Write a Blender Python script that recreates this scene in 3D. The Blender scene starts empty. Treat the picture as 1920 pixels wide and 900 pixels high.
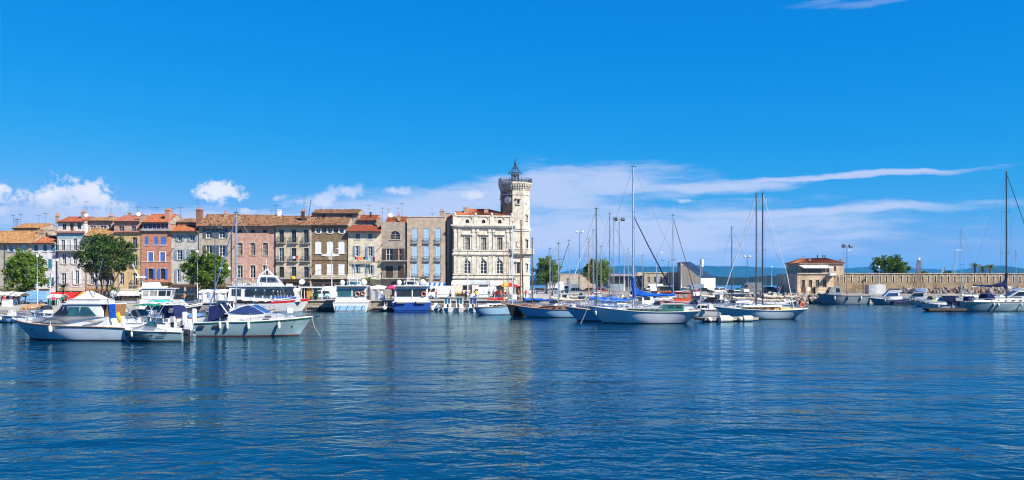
import bpy, math, random
from mathutils import Vector, Matrix
R = math.radians
random.seed(7)
SC = bpy.context.scene
COL = SC.collection

# ------------------------------------------------------------------ camera
F, CX, HY, CAMZ = 1663.0, 960.0, 530.0, 4.5      # focal length in photo pixels, optical centre, horizon row, eye height
cam_d = bpy.data.cameras.new('camera'); cam = bpy.data.objects.new('camera', cam_d); COL.objects.link(cam)
cam.location = (0, 0, CAMZ); cam.rotation_euler = (R(90), 0, 0)
cam_d.sensor_width = 36.0; cam_d.lens = F / 1920 * 36.0; cam_d.shift_y = (HY - 450) / 1920
cam_d.clip_start = 0.5; cam_d.clip_end = 60000
SC.camera = cam

# ------------------------------------------------------------------ sky, sun, exposure
SUN_AZ, SUN_EL = 55.0, 43.0                      # azimuth from the camera's back towards the right, elevation
S = Vector((math.cos(R(SUN_EL)) * math.sin(R(SUN_AZ)), -math.cos(R(SUN_EL)) * math.cos(R(SUN_AZ)), math.sin(R(SUN_EL))))
sun_d = bpy.data.lights.new('sun', 'SUN'); sun_d.energy = 5.0; sun_d.angle = R(0.5); sun_d.color = (1.0, 0.93, 0.82)
sun = bpy.data.objects.new('sun', sun_d); COL.objects.link(sun)
sun.rotation_euler = S.to_track_quat('Z', 'Y').to_euler(); sun.location = (60, -60, 90)

W = bpy.data.worlds.new('World'); SC.world = W; W.use_nodes = True
nt = W.node_tree; nt.nodes.clear()
class NT:
    def __init__(s, t): s.t = t
    def n(s, ty, **kw):
        nd = s.t.nodes.new(ty)
        for k, v in kw.items():
            if k == 'ins':
                for i, val in v.items():
                    if isinstance(val, bpy.types.NodeSocket): s.t.links.new(val, nd.inputs[i])
                    else: nd.inputs[i].default_value = val
            else: setattr(nd, k, v)
        return nd
    def math(s, op, a, b=None, c=None, clamp=False):
        ins = {0: a}
        if b is not None: ins[1] = b
        if c is not None: ins[2] = c
        return s.n('ShaderNodeMath', operation=op, use_clamp=clamp, ins=ins).outputs[0]
    def vmath(s, op, a, b=None):
        ins = {0: a}
        if b is not None: ins[1] = b
        return s.n('ShaderNodeVectorMath', operation=op, ins=ins)
    def smooth(s, v, lo, hi, a=0.0, b=1.0):
        return s.n('ShaderNodeMapRange', interpolation_type='SMOOTHSTEP', ins={0: v, 1: lo, 2: hi, 3: a, 4: b}).outputs[0]
    def noise(s, vec, scale, detail=4.0, rough=0.55):
        return s.n('ShaderNodeTexNoise', ins={'Vector': vec, 'Scale': scale, 'Detail': detail, 'Roughness': rough})
    def mixc(s, f, a, b, blend='MIX'):
        m = s.n('ShaderNodeMix', data_type='RGBA', blend_type=blend)
        for i, val in ((0, f), (6, a), (7, b)):
            if isinstance(val, bpy.types.NodeSocket): s.t.links.new(val, m.inputs[i])
            elif i and len(val) == 3: m.inputs[i].default_value = (*val, 1)
            else: m.inputs[i].default_value = val
        return m.outputs[2]
N = NT(nt)
sky = N.n('ShaderNodeTexSky', sky_type='NISHITA', sun_disc=False, sun_elevation=R(SUN_EL), sun_rotation=math.atan2(S.x, S.y),
          altitude=0.0, air_density=1.0, dust_density=0.15, ozone_density=3.0)
SKY_STRENGTH, GREF = 0.055, 0.122
_s = N.n('ShaderNodeSeparateColor', ins={0: N.mixc(1.0, sky.outputs[0], (GREF,) * 3, 'MULTIPLY')})   # the photograph's deep polarised blue: a grade per channel
_r = N.math('MULTIPLY', N.math('POWER', _s.outputs[0], 4.0), 1.25); _g = N.math('MULTIPLY', N.math('POWER', _s.outputs[1], 0.68), 0.53); _b = N.math('MULTIPLY', N.math('POWER', _s.outputs[2], 0.3), 0.93)
_r = N.math('MINIMUM', _r, N.math('MULTIPLY', _g, 0.55))
skyc = N.n('ShaderNodeCombineColor', ins={0: N.math('DIVIDE', _r, GREF), 1: N.math('DIVIDE', _g, GREF), 2: N.math('DIVIDE', _b, GREF)}).outputs[0]
tc = N.n('ShaderNodeTexCoord')
dirv = N.vmath('NORMALIZE', tc.outputs['Generated']).outputs[0]
sep = N.n('ShaderNodeSeparateXYZ', ins={0: dirv})
az = N.math('ARCTAN2', sep.outputs[0], sep.outputs[1]); el = N.math('ARCSINE', sep.outputs[2])
def azel(px, py):
    a = math.atan((px - CX) / F); return a, math.atan((HY - py) / F * math.cos(a))
# cumulus heaps low over the roofs: soft ellipses broken up by fractal noise
nz = N.noise(dirv, 52.0, 9.0, 0.62)
nz2 = N.noise(dirv, 11.0, 6.0, 0.55)
dv = N.vmath('SCALE', N.vmath('SUBTRACT', nz2.outputs['Color'], (0.5, 0.5, 0.5)).outputs[0]); dv.inputs['Scale'].default_value = 0.02
ae = N.n('ShaderNodeCombineXYZ', ins={0: az, 1: el}).outputs[0]
aed = N.vmath('ADD', ae, dv.outputs[0]).outputs[0]
def blobs(vec, lst):
    acc = None
    for px, py, rx, ry in lst:
        a, e = azel(px, py)
        d = N.vmath('SUBTRACT', vec, (a, e, 0)).outputs[0]
        d = N.vmath('MULTIPLY', d, (F / rx, F / ry, 0)).outputs[0]
        v = N.math('SUBTRACT', 1.0, N.vmath('LENGTH', d).outputs['Value'])
        acc = v if acc is None else N.math('MAXIMUM', acc, v)
    return acc
cum = blobs(aed, [(-8, 362, 24, 18), (80, 378, 50, 20), (120, 366, 38, 22), (150, 366, 46, 30), (172, 352, 26, 20), (212, 388, 30, 13), (110, 398, 100, 13),
                  (408, 361, 38, 19), (466, 396, 22, 7)])
soft = blobs(aed, [(520, 373, 28, 8), (570, 386, 40, 16), (610, 378, 40, 18), (650, 366, 46, 18), (742, 360, 32, 10), (893, 364, 32, 9), (1290, 372, 26, 6)])
bil = N.math('SUBTRACT', 1.0, N.math('ABSOLUTE', N.math('SUBTRACT', N.math('MULTIPLY', N.noise(dirv, 85.0, 5.0, 0.55).outputs[0], 2.0), 1.0)))
cum = N.math('ADD', cum, N.math('MULTIPLY', N.math('SUBTRACT', bil, 0.72), 1.5))
cumv = N.math('ADD', cum, N.math('MULTIPLY', N.math('SUBTRACT', nz.outputs[0], 0.5), 2.2))
cum_a = N.smooth(cumv, 0.0, 0.8)
soft_a = N.smooth(N.math('ADD', soft, N.math('MULTIPLY', N.math('SUBTRACT', nz.outputs[0], 0.5), 3.0)), 0.0, 0.9)
e_lo, e_hi = azel(150, 408)[1], azel(150, 352)[1]
cum_h = N.math('ADD', N.smooth(el, e_lo, e_hi), N.math('MULTIPLY', N.math('SUBTRACT', nz.outputs[0], 0.5), 1.6), clamp=True)
cum_c = N.mixc(cum_h, (4.4, 5.3, 7.4), (8.2, 8.0, 8.7))
# the lavender veil spreading right behind the tower
st_v = N.vmath('MULTIPLY', aed, (6.0, 42.0, 1.0)).outputs[0]
sn = N.noise(st_v, 1.6, 9.0, 0.6)
veil = blobs(aed, [(700, 402, 190, 34), (860, 388, 240, 48), (1010, 366, 210, 56), (1150, 346, 190, 44), (1290, 348, 220, 15), (1540, 332, 270, 6), (1650, 325, 180, 5),
                   (1500, 396, 380, 12), (1180, 440, 560, 70), (400, 420, 500, 30)])
veilv = N.math('ADD', veil, N.math('MULTIPLY', N.math('SUBTRACT', sn.outputs[0], 0.5), 1.7))
veil_a = N.math('MULTIPLY', N.smooth(veilv, -0.1, 0.75), 0.66)
wisp = blobs(aed, [(1640, 6, 130, 12), (1540, 3, 70, 10)])
wisp_a = N.math('MULTIPLY', N.smooth(N.math('ADD', wisp, N.math('MULTIPLY', N.math('SUBTRACT', sn.outputs[0], 0.55), 2.6)), 0.0, 0.9), 0.16)
col = N.mixc(wisp_a, skyc, (6.6, 6.8, 8.2))
col = N.mixc(veil_a, col, (6.4, 6.5, 8.2))
col = N.mixc(N.math('MULTIPLY', soft_a, 0.5), col, cum_c)
col = N.mixc(N.math('MULTIPLY', cum_a, 0.88), col, cum_c)
bg = N.n('ShaderNodeBackground', ins={0: col, 1: SKY_STRENGTH})
wo = N.n('ShaderNodeOutputWorld', ins={0: bg.outputs[0]})
try: W.cycles.sampling_method = 'MANUAL'; W.cycles.sample_map_resolution = 512
except Exception: pass

vs = SC.view_settings
vs.view_transform = 'Standard'; vs.look = 'None'; vs.exposure = 1.1; vs.gamma = 1.0; vs.use_curve_mapping = False
cy = SC.cycles
cy.use_denoising = True; cy.max_bounces = 6; cy.diffuse_bounces = 2; cy.glossy_bounces = 3; cy.transmission_bounces = 4
cy.transparent_max_bounces = 6; cy.volume_bounces = 0; cy.sample_clamp_indirect = 6.0; cy.caustics_reflective = False; cy.caustics_refractive = False
try: cy.denoiser = 'OPENIMAGEDENOISE'; cy.denoising_input_passes = 'RGB_ALBEDO_NORMAL'; cy.denoising_prefilter = 'ACCURATE'
except Exception: pass
cy.use_adaptive_sampling = True; cy.adaptive_threshold = 0.01
SC.render.film_transparent = False; cy.filter_width = 1.2

# ------------------------------------------------------------------ pixel helpers: photo pixel + distance -> metres
def PX(px, Y): return (px - CX) / F * Y
def PZ(py, Y): return CAMZ + (HY - py) / F * Y
def WLY(py): return F * CAMZ / (py - HY)          # distance of a waterline seen at row py
# ------------------------------------------------------------------ materials
MATS = {}
def mat(name, col, rough=0.6, metal=0.0, var=0.12, scale=3.0, bump=0.0, bscale=30.0, streak=0.0, spec=0.5, coat=0.0, col2=None, island=0.0):
    if name in MATS: return MATS[name]
    m = bpy.data.materials.new(name); m.use_nodes = True; MATS[name] = m
    t = NT(m.node_tree); b = m.node_tree.nodes['Principled BSDF']
    b.inputs['Roughness'].default_value = rough; b.inputs['Metallic'].default_value = metal
    b.inputs['Specular IOR Level'].default_value = spec; b.inputs['Coat Weight'].default_value = coat; b.inputs['Coat Roughness'].default_value = 0.08
    c = t.n('ShaderNodeTexCoord').outputs['Object']
    n1 = t.noise(c, scale, 5.0, 0.6).outputs[0]
    d = tuple(max(0, x * (1 - var * 1.6)) for x in col); l = tuple(min(0.95, x * (1 + var)) for x in col)
    cc = t.mixc(t.smooth(n1, 0.3, 0.7), d if col2 is None else col2, l)
    if streak:
        sv = t.vmath('MULTIPLY', c, (2.2, 2.2, 0.22)).outputs[0]
        n2 = t.noise(sv, 1.3, 6.0, 0.65).outputs[0]
        cc = t.mixc(t.math('MULTIPLY', t.smooth(n2, 0.52, 0.75), streak), cc, tuple(x * 0.45 for x in col))
        n3 = t.noise(c, 0.55, 4.0, 0.6).outputs[0]
        cc = t.mixc(t.math('MULTIPLY', t.smooth(n3, 0.5, 0.7), streak * 0.7), cc, tuple(min(0.9, x * 1.25 + 0.03) for x in col))
    if island:
        g = t.n('ShaderNodeNewGeometry').outputs['Random Per Island']
        cc = t.mixc(1.0, cc, t.mixc(g, (1 - island,) * 3, (1 + island,) * 3), 'MULTIPLY')
    m.node_tree.links.new(cc, b.inputs['Base Color'])
    if bump:
        n4 = t.noise(c, bscale, 4.0, 0.6).outputs[0]
        bp = t.n('ShaderNodeBump', ins={'Strength': bump, 'Distance': 0.02, 'Height': n4})
        m.node_tree.links.new(bp.outputs[0], b.inputs['Normal'])
    return m
def plaster(name, col, streak=0.35, var=0.16): return mat(name, tuple(0.76 * x for x in col), 0.9, 0, var, 1.4, 0.5, 9.0, min(0.7, streak * 1.5), spec=0.2)
def paint(name, col, rough=0.35, var=0.06): return mat(name, col, rough, 0, var, 2.0)
def gel(name, col): return mat(name, tuple(0.92 * x for x in col), 0.28, 0, 0.05, 0.8, streak=0.12, coat=0.25)
def cloth(name, col): return mat(name, col, 0.9, 0, 0.15, 1.5, 0.6, 6.0, spec=0.1)
def metal(name, col, rough=0.35): return mat(name, col, rough, 1.0, 0.08, 4.0)

WHITE = paint('white_paint', (0.62, 0.62, 0.61)); GEL = gel('white_gelcoat', (0.62, 0.63, 0.64)); GEL_SHADE = gel('shade_blue_gelcoat', (0.50, 0.60, 0.68))  # the bluer gelcoat is white hull with its shade mixed into the colour
GEL_GREY_SHADE = gel('grey_and_shade_gelcoat', (0.21, 0.32, 0.37)); CREAM = gel('cream_gelcoat', (0.60, 0.55, 0.46)); NAVYH = gel('navy_hull', (0.012, 0.018, 0.05))  # grey gelcoat: painted-in shade on white hulls, own colour on grey ones
BLUEH = gel('blue_hull', (0.015, 0.06, 0.28)); BLACKH = gel('black_hull', (0.012, 0.012, 0.014)); LBLUE = gel('light_blue_hull', (0.28, 0.48, 0.66))
REDH = gel('red_paint', (0.50, 0.03, 0.025)); ORANGEH = gel('orange_paint', (0.62, 0.09, 0.02)); BOOT = mat('antifoul', (0.03, 0.03, 0.035), 0.7)
BOOTR = mat('red_antifoul', (0.10, 0.025, 0.02), 0.7); GREENH = gel('green_paint', (0.015, 0.13, 0.10)); GREYBOAT = gel('patrol_grey', (0.22, 0.26, 0.29))
GLASS = mat('window_glass', (0.02, 0.024, 0.03), 0.06, 0, 0.3, 0.5, spec=0.6); BGLASS = mat('blue_tinted_glass', (0.03, 0.05, 0.16), 0.05, 0, 0.2, 0.5, spec=0.8)
TGLASS = mat('teal_tinted_glass', (0.03, 0.11, 0.13), 0.05, 0, 0.3, 0.5, spec=0.7); CURTAIN = mat('curtain_behind_glass', (0.30, 0.29, 0.26), 0.35, 0, 0.3, 2.0)
TEAK = mat('teak', (0.26, 0.13, 0.05), 0.5, 0, 0.25, 6.0); TEAKY = mat('varnished_wood', (0.52, 0.28, 0.06), 0.35, 0, 0.2, 4.0); OLDWOOD = mat('weathered_wood', (0.30, 0.27, 0.23), 0.85, 0, 0.25, 5.0, 0.4, 20)
DARKWOOD = mat('dark_wood', (0.08, 0.045, 0.025), 0.6, 0, 0.25, 5.0); ALU = metal('aluminium', (0.60, 0.62, 0.64), 0.4); STEEL = metal('stainless', (0.62, 0.63, 0.65), 0.22)
DALU = metal('dark_anodised', (0.10, 0.11, 0.13), 0.45); BLACK = mat('black_rubber', (0.015, 0.015, 0.016), 0.7); IRON = mat('wrought_iron', (0.03, 0.032, 0.035), 0.6, 0.3)
NAVYC = cloth('navy_canvas', (0.012, 0.018, 0.07)); BLUEC = cloth('bright_blue_canvas', (0.01, 0.09, 0.45)); BEIGEC = cloth('beige_canvas', (0.52, 0.44, 0.33)); GREENC = cloth('green_canvas', (0.01, 0.14, 0.09))
TEALC = cloth('teal_canvas', (0.03, 0.42, 0.38)); WHITEC = cloth('white_canvas', (0.58, 0.58, 0.57)); BLACKC = cloth('black_canvas', (0.02, 0.02, 0.022)); REDC = cloth('red_canvas', (0.55, 0.02, 0.02)); GREYC = cloth('grey_canvas', (0.32, 0.34, 0.37))
MAROON = cloth('maroon_canvas', (0.12, 0.015, 0.02)); PINKC = cloth('pink_canvas', (0.60, 0.05, 0.13)); YELLOWC = cloth('yellow_canvas', (0.75, 0.50, 0.03)); ORANGEC = cloth('orange_canvas', (0.75, 0.20, 0.03)); FADEDB = cloth('faded_blue_canvas', (0.08, 0.18, 0.42))
ROPE = cloth('rope', (0.45, 0.42, 0.36)); FENDER = mat('fender_vinyl', (0.55, 0.54, 0.50), 0.45, 0, 0.12, 4.0); ORANGE = paint('lifebuoy_orange', (0.70, 0.12, 0.02)); YELLOW = paint('yellow_paint', (0.75, 0.5, 0.03))
STONE = mat('quay_stone', (0.34, 0.29, 0.25), 0.9, 0, 0.3, 1.6, 0.7, 8.0, 0.3, island=0.25); CONC = mat('concrete', (0.36, 0.35, 0.33), 0.9, 0, 0.2, 1.0, 0.5, 12, 0.35); ROCK = mat('riprap_rock', (0.19, 0.17, 0.15), 0.95, 0, 0.35, 2.0, 0.9, 6)
TERRA = mat('terracotta', (0.45, 0.17, 0.08), 0.85, 0, 0.2, 4.0); TRUNK = mat('bark', (0.10, 0.075, 0.055), 0.95, 0, 0.35, 3.0, 0.9, 12)

# ------------------------------------------------------------------ mesh builder
ORG = Vector((0, 0, 0))
def set_org(v):
    global ORG; ORG = Vector(v)
class MB:
    def __init__(s): s.v = []; s.f = []; s.m = []; s.cm = 0
    def add(s, vs, fs):
        o = len(s.v); s.v += [tuple(v) for v in vs]; s.f += [tuple(i + o for i in f) for f in fs]; s.m += [s.cm] * len(fs); return s
    def box(s, x0, x1, y0, y1, z0, z1):
        return s.add([(x0, y0, z0), (x1, y0, z0), (x1, y1, z0), (x0, y1, z0), (x0, y0, z1), (x1, y0, z1), (x1, y1, z1), (x0, y1, z1)],
                     [(0, 3, 2, 1), (4, 5, 6, 7), (0, 1, 5, 4), (1, 2, 6, 5), (2, 3, 7, 6), (3, 0, 4, 7)])
    def obox(s, c, size, rz=0.0, ry=0.0, rx=0.0):
        M_ = Matrix.Translation(c) @ Matrix.Rotation(rz, 4, 'Z') @ Matrix.Rotation(ry, 4, 'Y') @ Matrix.Rotation(rx, 4, 'X')
        a, b, c_ = [k / 2 for k in size]; t = MB().box(-a, a, -b, b, -c_, c_)
        return s.add([M_ @ Vector(v) for v in t.v], t.f)
    def poly(s, pts): return s.add(pts, [tuple(range(len(pts)))])
    def tube(s, pts, r, n=6, r2=None, cap=True):
        pts = [Vector(p) for p in pts]; k = len(pts); r2 = r if r2 is None else r2; rings = []
        for i, p in enumerate(pts):
            d = (pts[min(i + 1, k - 1)] - pts[max(i - 1, 0)])
            if d.length < 1e-9: d = Vector((0, 0, 1))
            d.normalize(); u = d.cross(Vector((0, 0, 1)) if abs(d.z) < 0.9 else Vector((1, 0, 0))).normalized(); w = d.cross(u)
            rr = r + (r2 - r) * i / max(1, k - 1)
            rings.append([p + (u * math.cos(2 * math.pi * j / n) + w * math.sin(2 * math.pi * j / n)) * rr for j in range(n)])
        return s.loft(rings, True, cap)
    def loft(s, rings, closed=True, caps=True):
        n = len(rings[0]); vs = [v for r in rings for v in r]; fs = []
        for i in range(len(rings) - 1):
            for j in range(n if closed else n - 1):
                a = i * n + j; b = i * n + (j + 1) % n; fs.append((a, b, b + n, a + n))
        if caps and closed: fs.append(tuple(range(n))[::-1]); fs.append(tuple((len(rings) - 1) * n + j for j in range(n)))
        return s.add(vs, fs)
    def lathe(s, prof, c=(0, 0, 0), n=12):
        return s.loft([[(c[0] + r * math.cos(2 * math.pi * j / n), c[1] + r * math.sin(2 * math.pi * j / n), c[2] + z) for j in range(n)] for r, z in prof], True, True)
    def ell(s, c, r, n=8, k=5, noise=0.0):
        rings = []
        for i in range(k + 1):
            a = -math.pi / 2 + math.pi * i / k; q = max(0.02, math.cos(a))
            rings.append([(c[0] + r[0] * q * math.cos(2 * math.pi * j / n) * (1 + random.uniform(-noise, noise)), c[1] + r[1] * q * math.sin(2 * math.pi * j / n) * (1 + random.uniform(-noise, noise)), c[2] + r[2] * math.sin(a)) for j in range(n)])
        return s.loft(rings)
    def prism_y(s, poly, y0, y1): return s.loft([[(x, y0, z) for x, z in poly], [(x, y1, z) for x, z in poly]])
    def prism_x(s, poly, x0, x1): return s.loft([[(x0, y, z) for y, z in poly], [(x1, y, z) for y, z in poly]])
    def prism_z(s, poly, z0, z1): return s.loft([[(x, y, z0) for x, y in poly], [(x, y, z1) for x, y in poly]])
    def mesh(s, name, mats, smooth=False):
        me = bpy.data.meshes.new(name); o = ORG
        me.from_pydata([(v[0] - o.x, v[1] - o.y, v[2] - o.z) for v in s.v], [], s.f)
        for m_ in (mats if isinstance(mats, (list, tuple)) else [mats]): me.materials.append(m_)
        if any(s.m): me.polygons.foreach_set('material_index', s.m)
        if smooth:
            me.polygons.foreach_set('use_smooth', [True] * len(me.polygons)); me.set_sharp_from_angle(angle=R(38))
        me.update(); return me
    def build(s, name, mats, parent=None, smooth=False, label=None, kind=None):
        return put(name, s.mesh(name, mats, smooth), parent, label, kind)
def put(name, me, parent=None, label=None, kind=None, loc=None):
    o = bpy.data.objects.new(name, me); COL.objects.link(o)
    if parent is not None: o.parent = parent
    if loc is not None: o.location = loc
    if label: o['label'] = label
    if kind: o['kind'] = kind
    return o
def tag(o, label, cat, group=None):
    o['label'] = label; o['category'] = cat
    if group: o['group'] = group
    return o
def thing(name, label, cat, loc=(0, 0, 0), rz=0.0, group=None, world=True):
    """An Empty at the base of a thing; world=True: its parts are written in world metres."""
    o = bpy.data.objects.new(name, None); COL.objects.link(o); o.empty_display_size = 0.3
    o.location = loc; o.rotation_euler = (0, 0, rz); tag(o, label, cat, group)
    set_org(loc if world else (0, 0, 0)); return o
def kids(o): return [c for c in bpy.data.objects if c.parent == o]
def copy_tree(root, loc, rz=None, label=None, scale=None):
    r = root.copy(); COL.objects.link(r); r.location = loc
    if rz is not None: r.rotation_euler = (0, 0, rz)
    if scale is not None: r.scale = (scale,) * 3 if not isinstance(scale, tuple) else scale
    if label: r['label'] = label
    for ch in kids(root):
        c = ch.copy(); COL.objects.link(c); c.parent = r
        for g in kids(ch):
            d = g.copy(); COL.objects.link(d); d.parent = c
    return r
def recolor(root, names, m_):
    for c in kids(root):
        if c.name.split('.')[0] in names:
            for sl in c.material_slots: sl.link = 'OBJECT'; sl.material = m_
# ------------------------------------------------------------------ water, hills, haze
def water_mat():
    m = bpy.data.materials.new('harbour_water'); m.use_nodes = True; m.node_tree.nodes.clear(); t = NT(m.node_tree)
    c = t.n('ShaderNodeTexCoord').outputs['Object']
    def layer(sx, sy, scale, det, amp, w=0.0):
        v = t.vmath('MULTIPLY', c, (sx, sy, 1.0)).outputs[0]
        n = t.n('ShaderNodeTexNoise', ins={'Vector': v, 'Scale': scale, 'Detail': det, 'Roughness': 0.55, 'Distortion': w})
        return t.math('MULTIPLY', n.outputs[0], amp)
    h = t.math('ADD', layer(0.45, 1.0, 0.30, 1.0, 0.22), t.math('ADD', layer(0.75, 1.0, 1.15, 1.6, 0.095, 0.6), layer(0.9, 1.0, 4.2, 1.6, 0.022, 0.4)))
    dist = t.vmath('LENGTH', c).outputs['Value']
    rough = t.smooth(dist, 15.0, 140.0, 0.08, 0.22)      # ripples too small to resolve far out
    gust = t.smooth(t.noise(t.vmath('MULTIPLY', c, (0.6, 1.0, 1.0)).outputs[0], 0.05, 3.0).outputs[0], 0.36, 0.64, 0.6, 1.3)
    h = t.math('MULTIPLY', h, gust)
    bp = t.n('ShaderNodeBump', ins={'Strength': 1.0, 'Distance': 1.0, 'Height': h})
    dif = t.n('ShaderNodeBsdfDiffuse', ins={'Color': (0.0008, 0.020, 0.043, 1), 'Normal': bp.outputs[0]})
    glo = t.n('ShaderNodeBsdfAnisotropic', distribution='BECKMANN', ins={'Color': (0.55, 0.82, 0.93, 1), 'Roughness': rough, 'Normal': bp.outputs[0]})
    fr = t.n('ShaderNodeFresnel', ins={'IOR': 1.34, 'Normal': bp.outputs[0]})
    mx = t.n('ShaderNodeMixShader', ins={0: fr.outputs[0], 1: dif.outputs[0], 2: glo.outputs[0]}); t.n('ShaderNodeOutputMaterial', ins={0: mx.outputs[0]}); return m
mb = MB()
rows = [-60, 0, 20, 60, 120, 240, 500, 1200, 4000, 12000, 40000]
for a, b in zip(rows, rows[1:]):
    wa, wb = 400 + abs(a) * 1.2, 400 + abs(b) * 1.2
    mb.poly([(-wa, a, 0), (wa, a, 0), (wb, b, 0), (-wb, b, 0)])
set_org((0, 0, 0)); mb.build('water', water_mat(), kind='structure')

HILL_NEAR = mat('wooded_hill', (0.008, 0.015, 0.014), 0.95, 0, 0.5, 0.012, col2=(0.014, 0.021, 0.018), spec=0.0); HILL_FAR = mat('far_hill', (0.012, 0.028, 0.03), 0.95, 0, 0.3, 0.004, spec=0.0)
def hill(name, Y, prof, depth, m_, rough):
    """prof: (px, py) skyline as seen from the quay, turned into a ridge of real height with a foot and a back slope."""
    mb = MB(); pts = []
    for (a, pa), (b, pb) in zip(prof, prof[1:]):
        k = max(1, int(abs(b - a) / 8))
        for i in range(k): pts.append((a + (b - a) * i / k, pa + (pb - pa) * i / k))
    pts.append(prof[-1]); rings = [[], [], [], [], []]; random.seed(len(prof) + int(Y)); w = 0
    for px, py in pts:
        w = w * 0.7 + random.uniform(-rough, rough) * 0.3; x = PX(px, Y); z = max(1.0, PZ(py + w, Y))
        for i, (q, d) in enumerate(((-0.02, -depth), (0.45, -depth * 0.6), (0.78, -depth * 0.3), (1.0, 0.0), (-0.02, depth))):
            j = 0 if i in (3,) else random.uniform(-0.05, 0.05) * z
            rings[i].append((x * (1 + d / Y), Y + d, -2 if q < 0 else z * q + j))
    mb.loft(rings, False, False); return mb.build(name, m_, kind='structure', smooth=True)
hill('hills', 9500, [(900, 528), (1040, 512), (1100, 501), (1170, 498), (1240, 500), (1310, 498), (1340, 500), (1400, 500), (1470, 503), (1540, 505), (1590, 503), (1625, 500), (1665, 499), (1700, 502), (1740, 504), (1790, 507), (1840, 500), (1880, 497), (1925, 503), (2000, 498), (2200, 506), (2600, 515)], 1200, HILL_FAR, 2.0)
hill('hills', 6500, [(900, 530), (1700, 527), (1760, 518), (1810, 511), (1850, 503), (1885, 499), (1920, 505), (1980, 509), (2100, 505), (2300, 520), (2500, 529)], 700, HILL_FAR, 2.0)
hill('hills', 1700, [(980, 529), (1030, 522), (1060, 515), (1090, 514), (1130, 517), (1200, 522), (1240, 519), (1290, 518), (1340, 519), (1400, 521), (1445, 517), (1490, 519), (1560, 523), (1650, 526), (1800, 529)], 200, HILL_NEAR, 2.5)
HZ = bpy.data.materials.new('haze_air'); HZ.use_nodes = True; HZ.node_tree.nodes.clear()
_t = NT(HZ.node_tree); _v = _t.n('ShaderNodeVolumePrincipled', ins={'Color': (0.07, 0.48, 1.0, 1), 'Density': 6.0e-5, 'Anisotropy': 0.0})
_t.n('ShaderNodeOutputMaterial', ins={'Volume': _v.outputs[0]})
mb = MB(); mb.box(-16000, 16000, -300, 13000, -4, 215); mb.build('haze', HZ, kind='stuff')

# ------------------------------------------------------------------ quay
def gz(x): return 0.9 + 0.7 * min(1, max(0, (x + 62) / 27))
QUAY = [(-230, 118), (-110, 118), (-78, 118), (-64, 118), (-58, 141), (-40, 141), (-30, 141), (-10, 141), (5, 141), (14, 232), (52, 232), (57, 190), (120, 190), (330, 190)]
PAVE = mat('quay_paving', (0.30, 0.28, 0.25), 0.9, 0, 0.18, 0.7, 0.4, 10, 0.2)
mb = MB(); back = 345
for (x0, y0), (x1, y1) in zip(QUAY, QUAY[1:]):
    if x1 <= x0: continue
    k = max(1, int((x1 - x0) / 8))
    for i in range(k):
        a, b = x0 + (x1 - x0) * i / k, x0 + (x1 - x0) * (i + 1) / k
        ya, yb = y0 + (y1 - y0) * i / k, y0 + (y1 - y0) * (i + 1) / k
        za, zb = gz(a) + (0.4 if a > 54 else 0), gz(b) + (0.4 if b > 54 else 0)
        mb.poly([(a, ya, za), (b, yb, zb), (b, back, zb), (a, back, za)])
        mb.poly([(a, ya, -2), (b, yb, -2), (b, yb, zb), (a, ya, za)])
quay = mb.build('quay', PAVE, kind='structure')
# coping stones and courses of the wall, one block each
stone_me = []
for k in range(6):
    b = MB(); L = 1.0; c = 0.04
    j = lambda: random.uniform(-0.02, 0.02)
    b.loft([[(0.01, 0.10, 0.01), (0.99, 0.10, 0.01), (0.99, 0.10, 0.99), (0.01, 0.10, 0.99)], [(0.015, -0.06 + j(), 0.02), (0.985, -0.06 + j(), 0.02), (0.985, -0.06 + j(), 0.98), (0.015, -0.06 + j(), 0.98)], [(0.05, -0.10 + j(), 0.07), (0.95, -0.10 + j(), 0.07), (0.95, -0.10 + j(), 0.93), (0.05, -0.10 + j(), 0.93)]])
    stone_me.append(b.mesh('stone_block', mat('quay_stone_%d' % k, (0.30 + 0.05 * math.sin(k * 2.1), 0.25 + 0.04 * math.sin(k * 2.3), 0.215 + 0.04 * math.cos(k)), 0.9, 0, 0.3, 2.0, 0.7, 8.0, 0.3)))
def stone_run(x0, x1, Y, n_rows=3):
    for r in range(n_rows):
        x = x0 - random.uniform(0, 0.8)
        while x < x1:
            w = random.uniform(0.9, 1.7); h = (gz(x) - 0.05) / n_rows; xm = min(x + w, x1)
            if xm - max(x, x0) > 0.2:
                o = put('stone_block', random.choice(stone_me), quay, loc=(max(x, x0), Y, 0.0 + r * h)); o.scale = (xm - max(x, x0), 1, h)
            x += w
stone_run(-57.5, 4.6, 141.0)
stone_run(-86, -64.5, 118.0, 2)
for i in range(38):
    x = -57 + i * 1.62
    b = MB().box(x, x + 1.58, 140.72, 141.5, gz(x) - 0.02, gz(x) + 0.13); b.build('coping_stone', CONC, quay)
# road strip with kerb behind the moorings
ROAD = mat('asphalt', (0.055, 0.055, 0.058), 0.85, 0, 0.2, 1.2, 0.5, 25)
mb = MB()
for i in range(24):
    a, b = -100 + i * 4.4, -95.6 + i * 4.4; mb.poly([(a, 157.5, gz(a) + 0.012), (b, 157.5, gz(b) + 0.012), (b, 164.5, gz(b) + 0.012), (a, 164.5, gz(a) + 0.012)])
mb.build('road', ROAD, kind='structure')
mb = MB()
for i in range(24):
    a, b = -100 + i * 4.4, -95.6 + i * 4.4; za, zb = gz(a), gz(b)
    mb.loft([[(a, 164.5, za - 0.1), (a, 164.5, za + 0.13), (a, 171.5, za + 0.15), (a, 171.5, za - 0.1)], [(b, 164.5, zb - 0.1), (b, 164.5, zb + 0.13), (b, 171.5, zb + 0.15), (b, 171.5, zb - 0.1)]])
mb.build('pavement', CONC, kind='structure')

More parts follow.
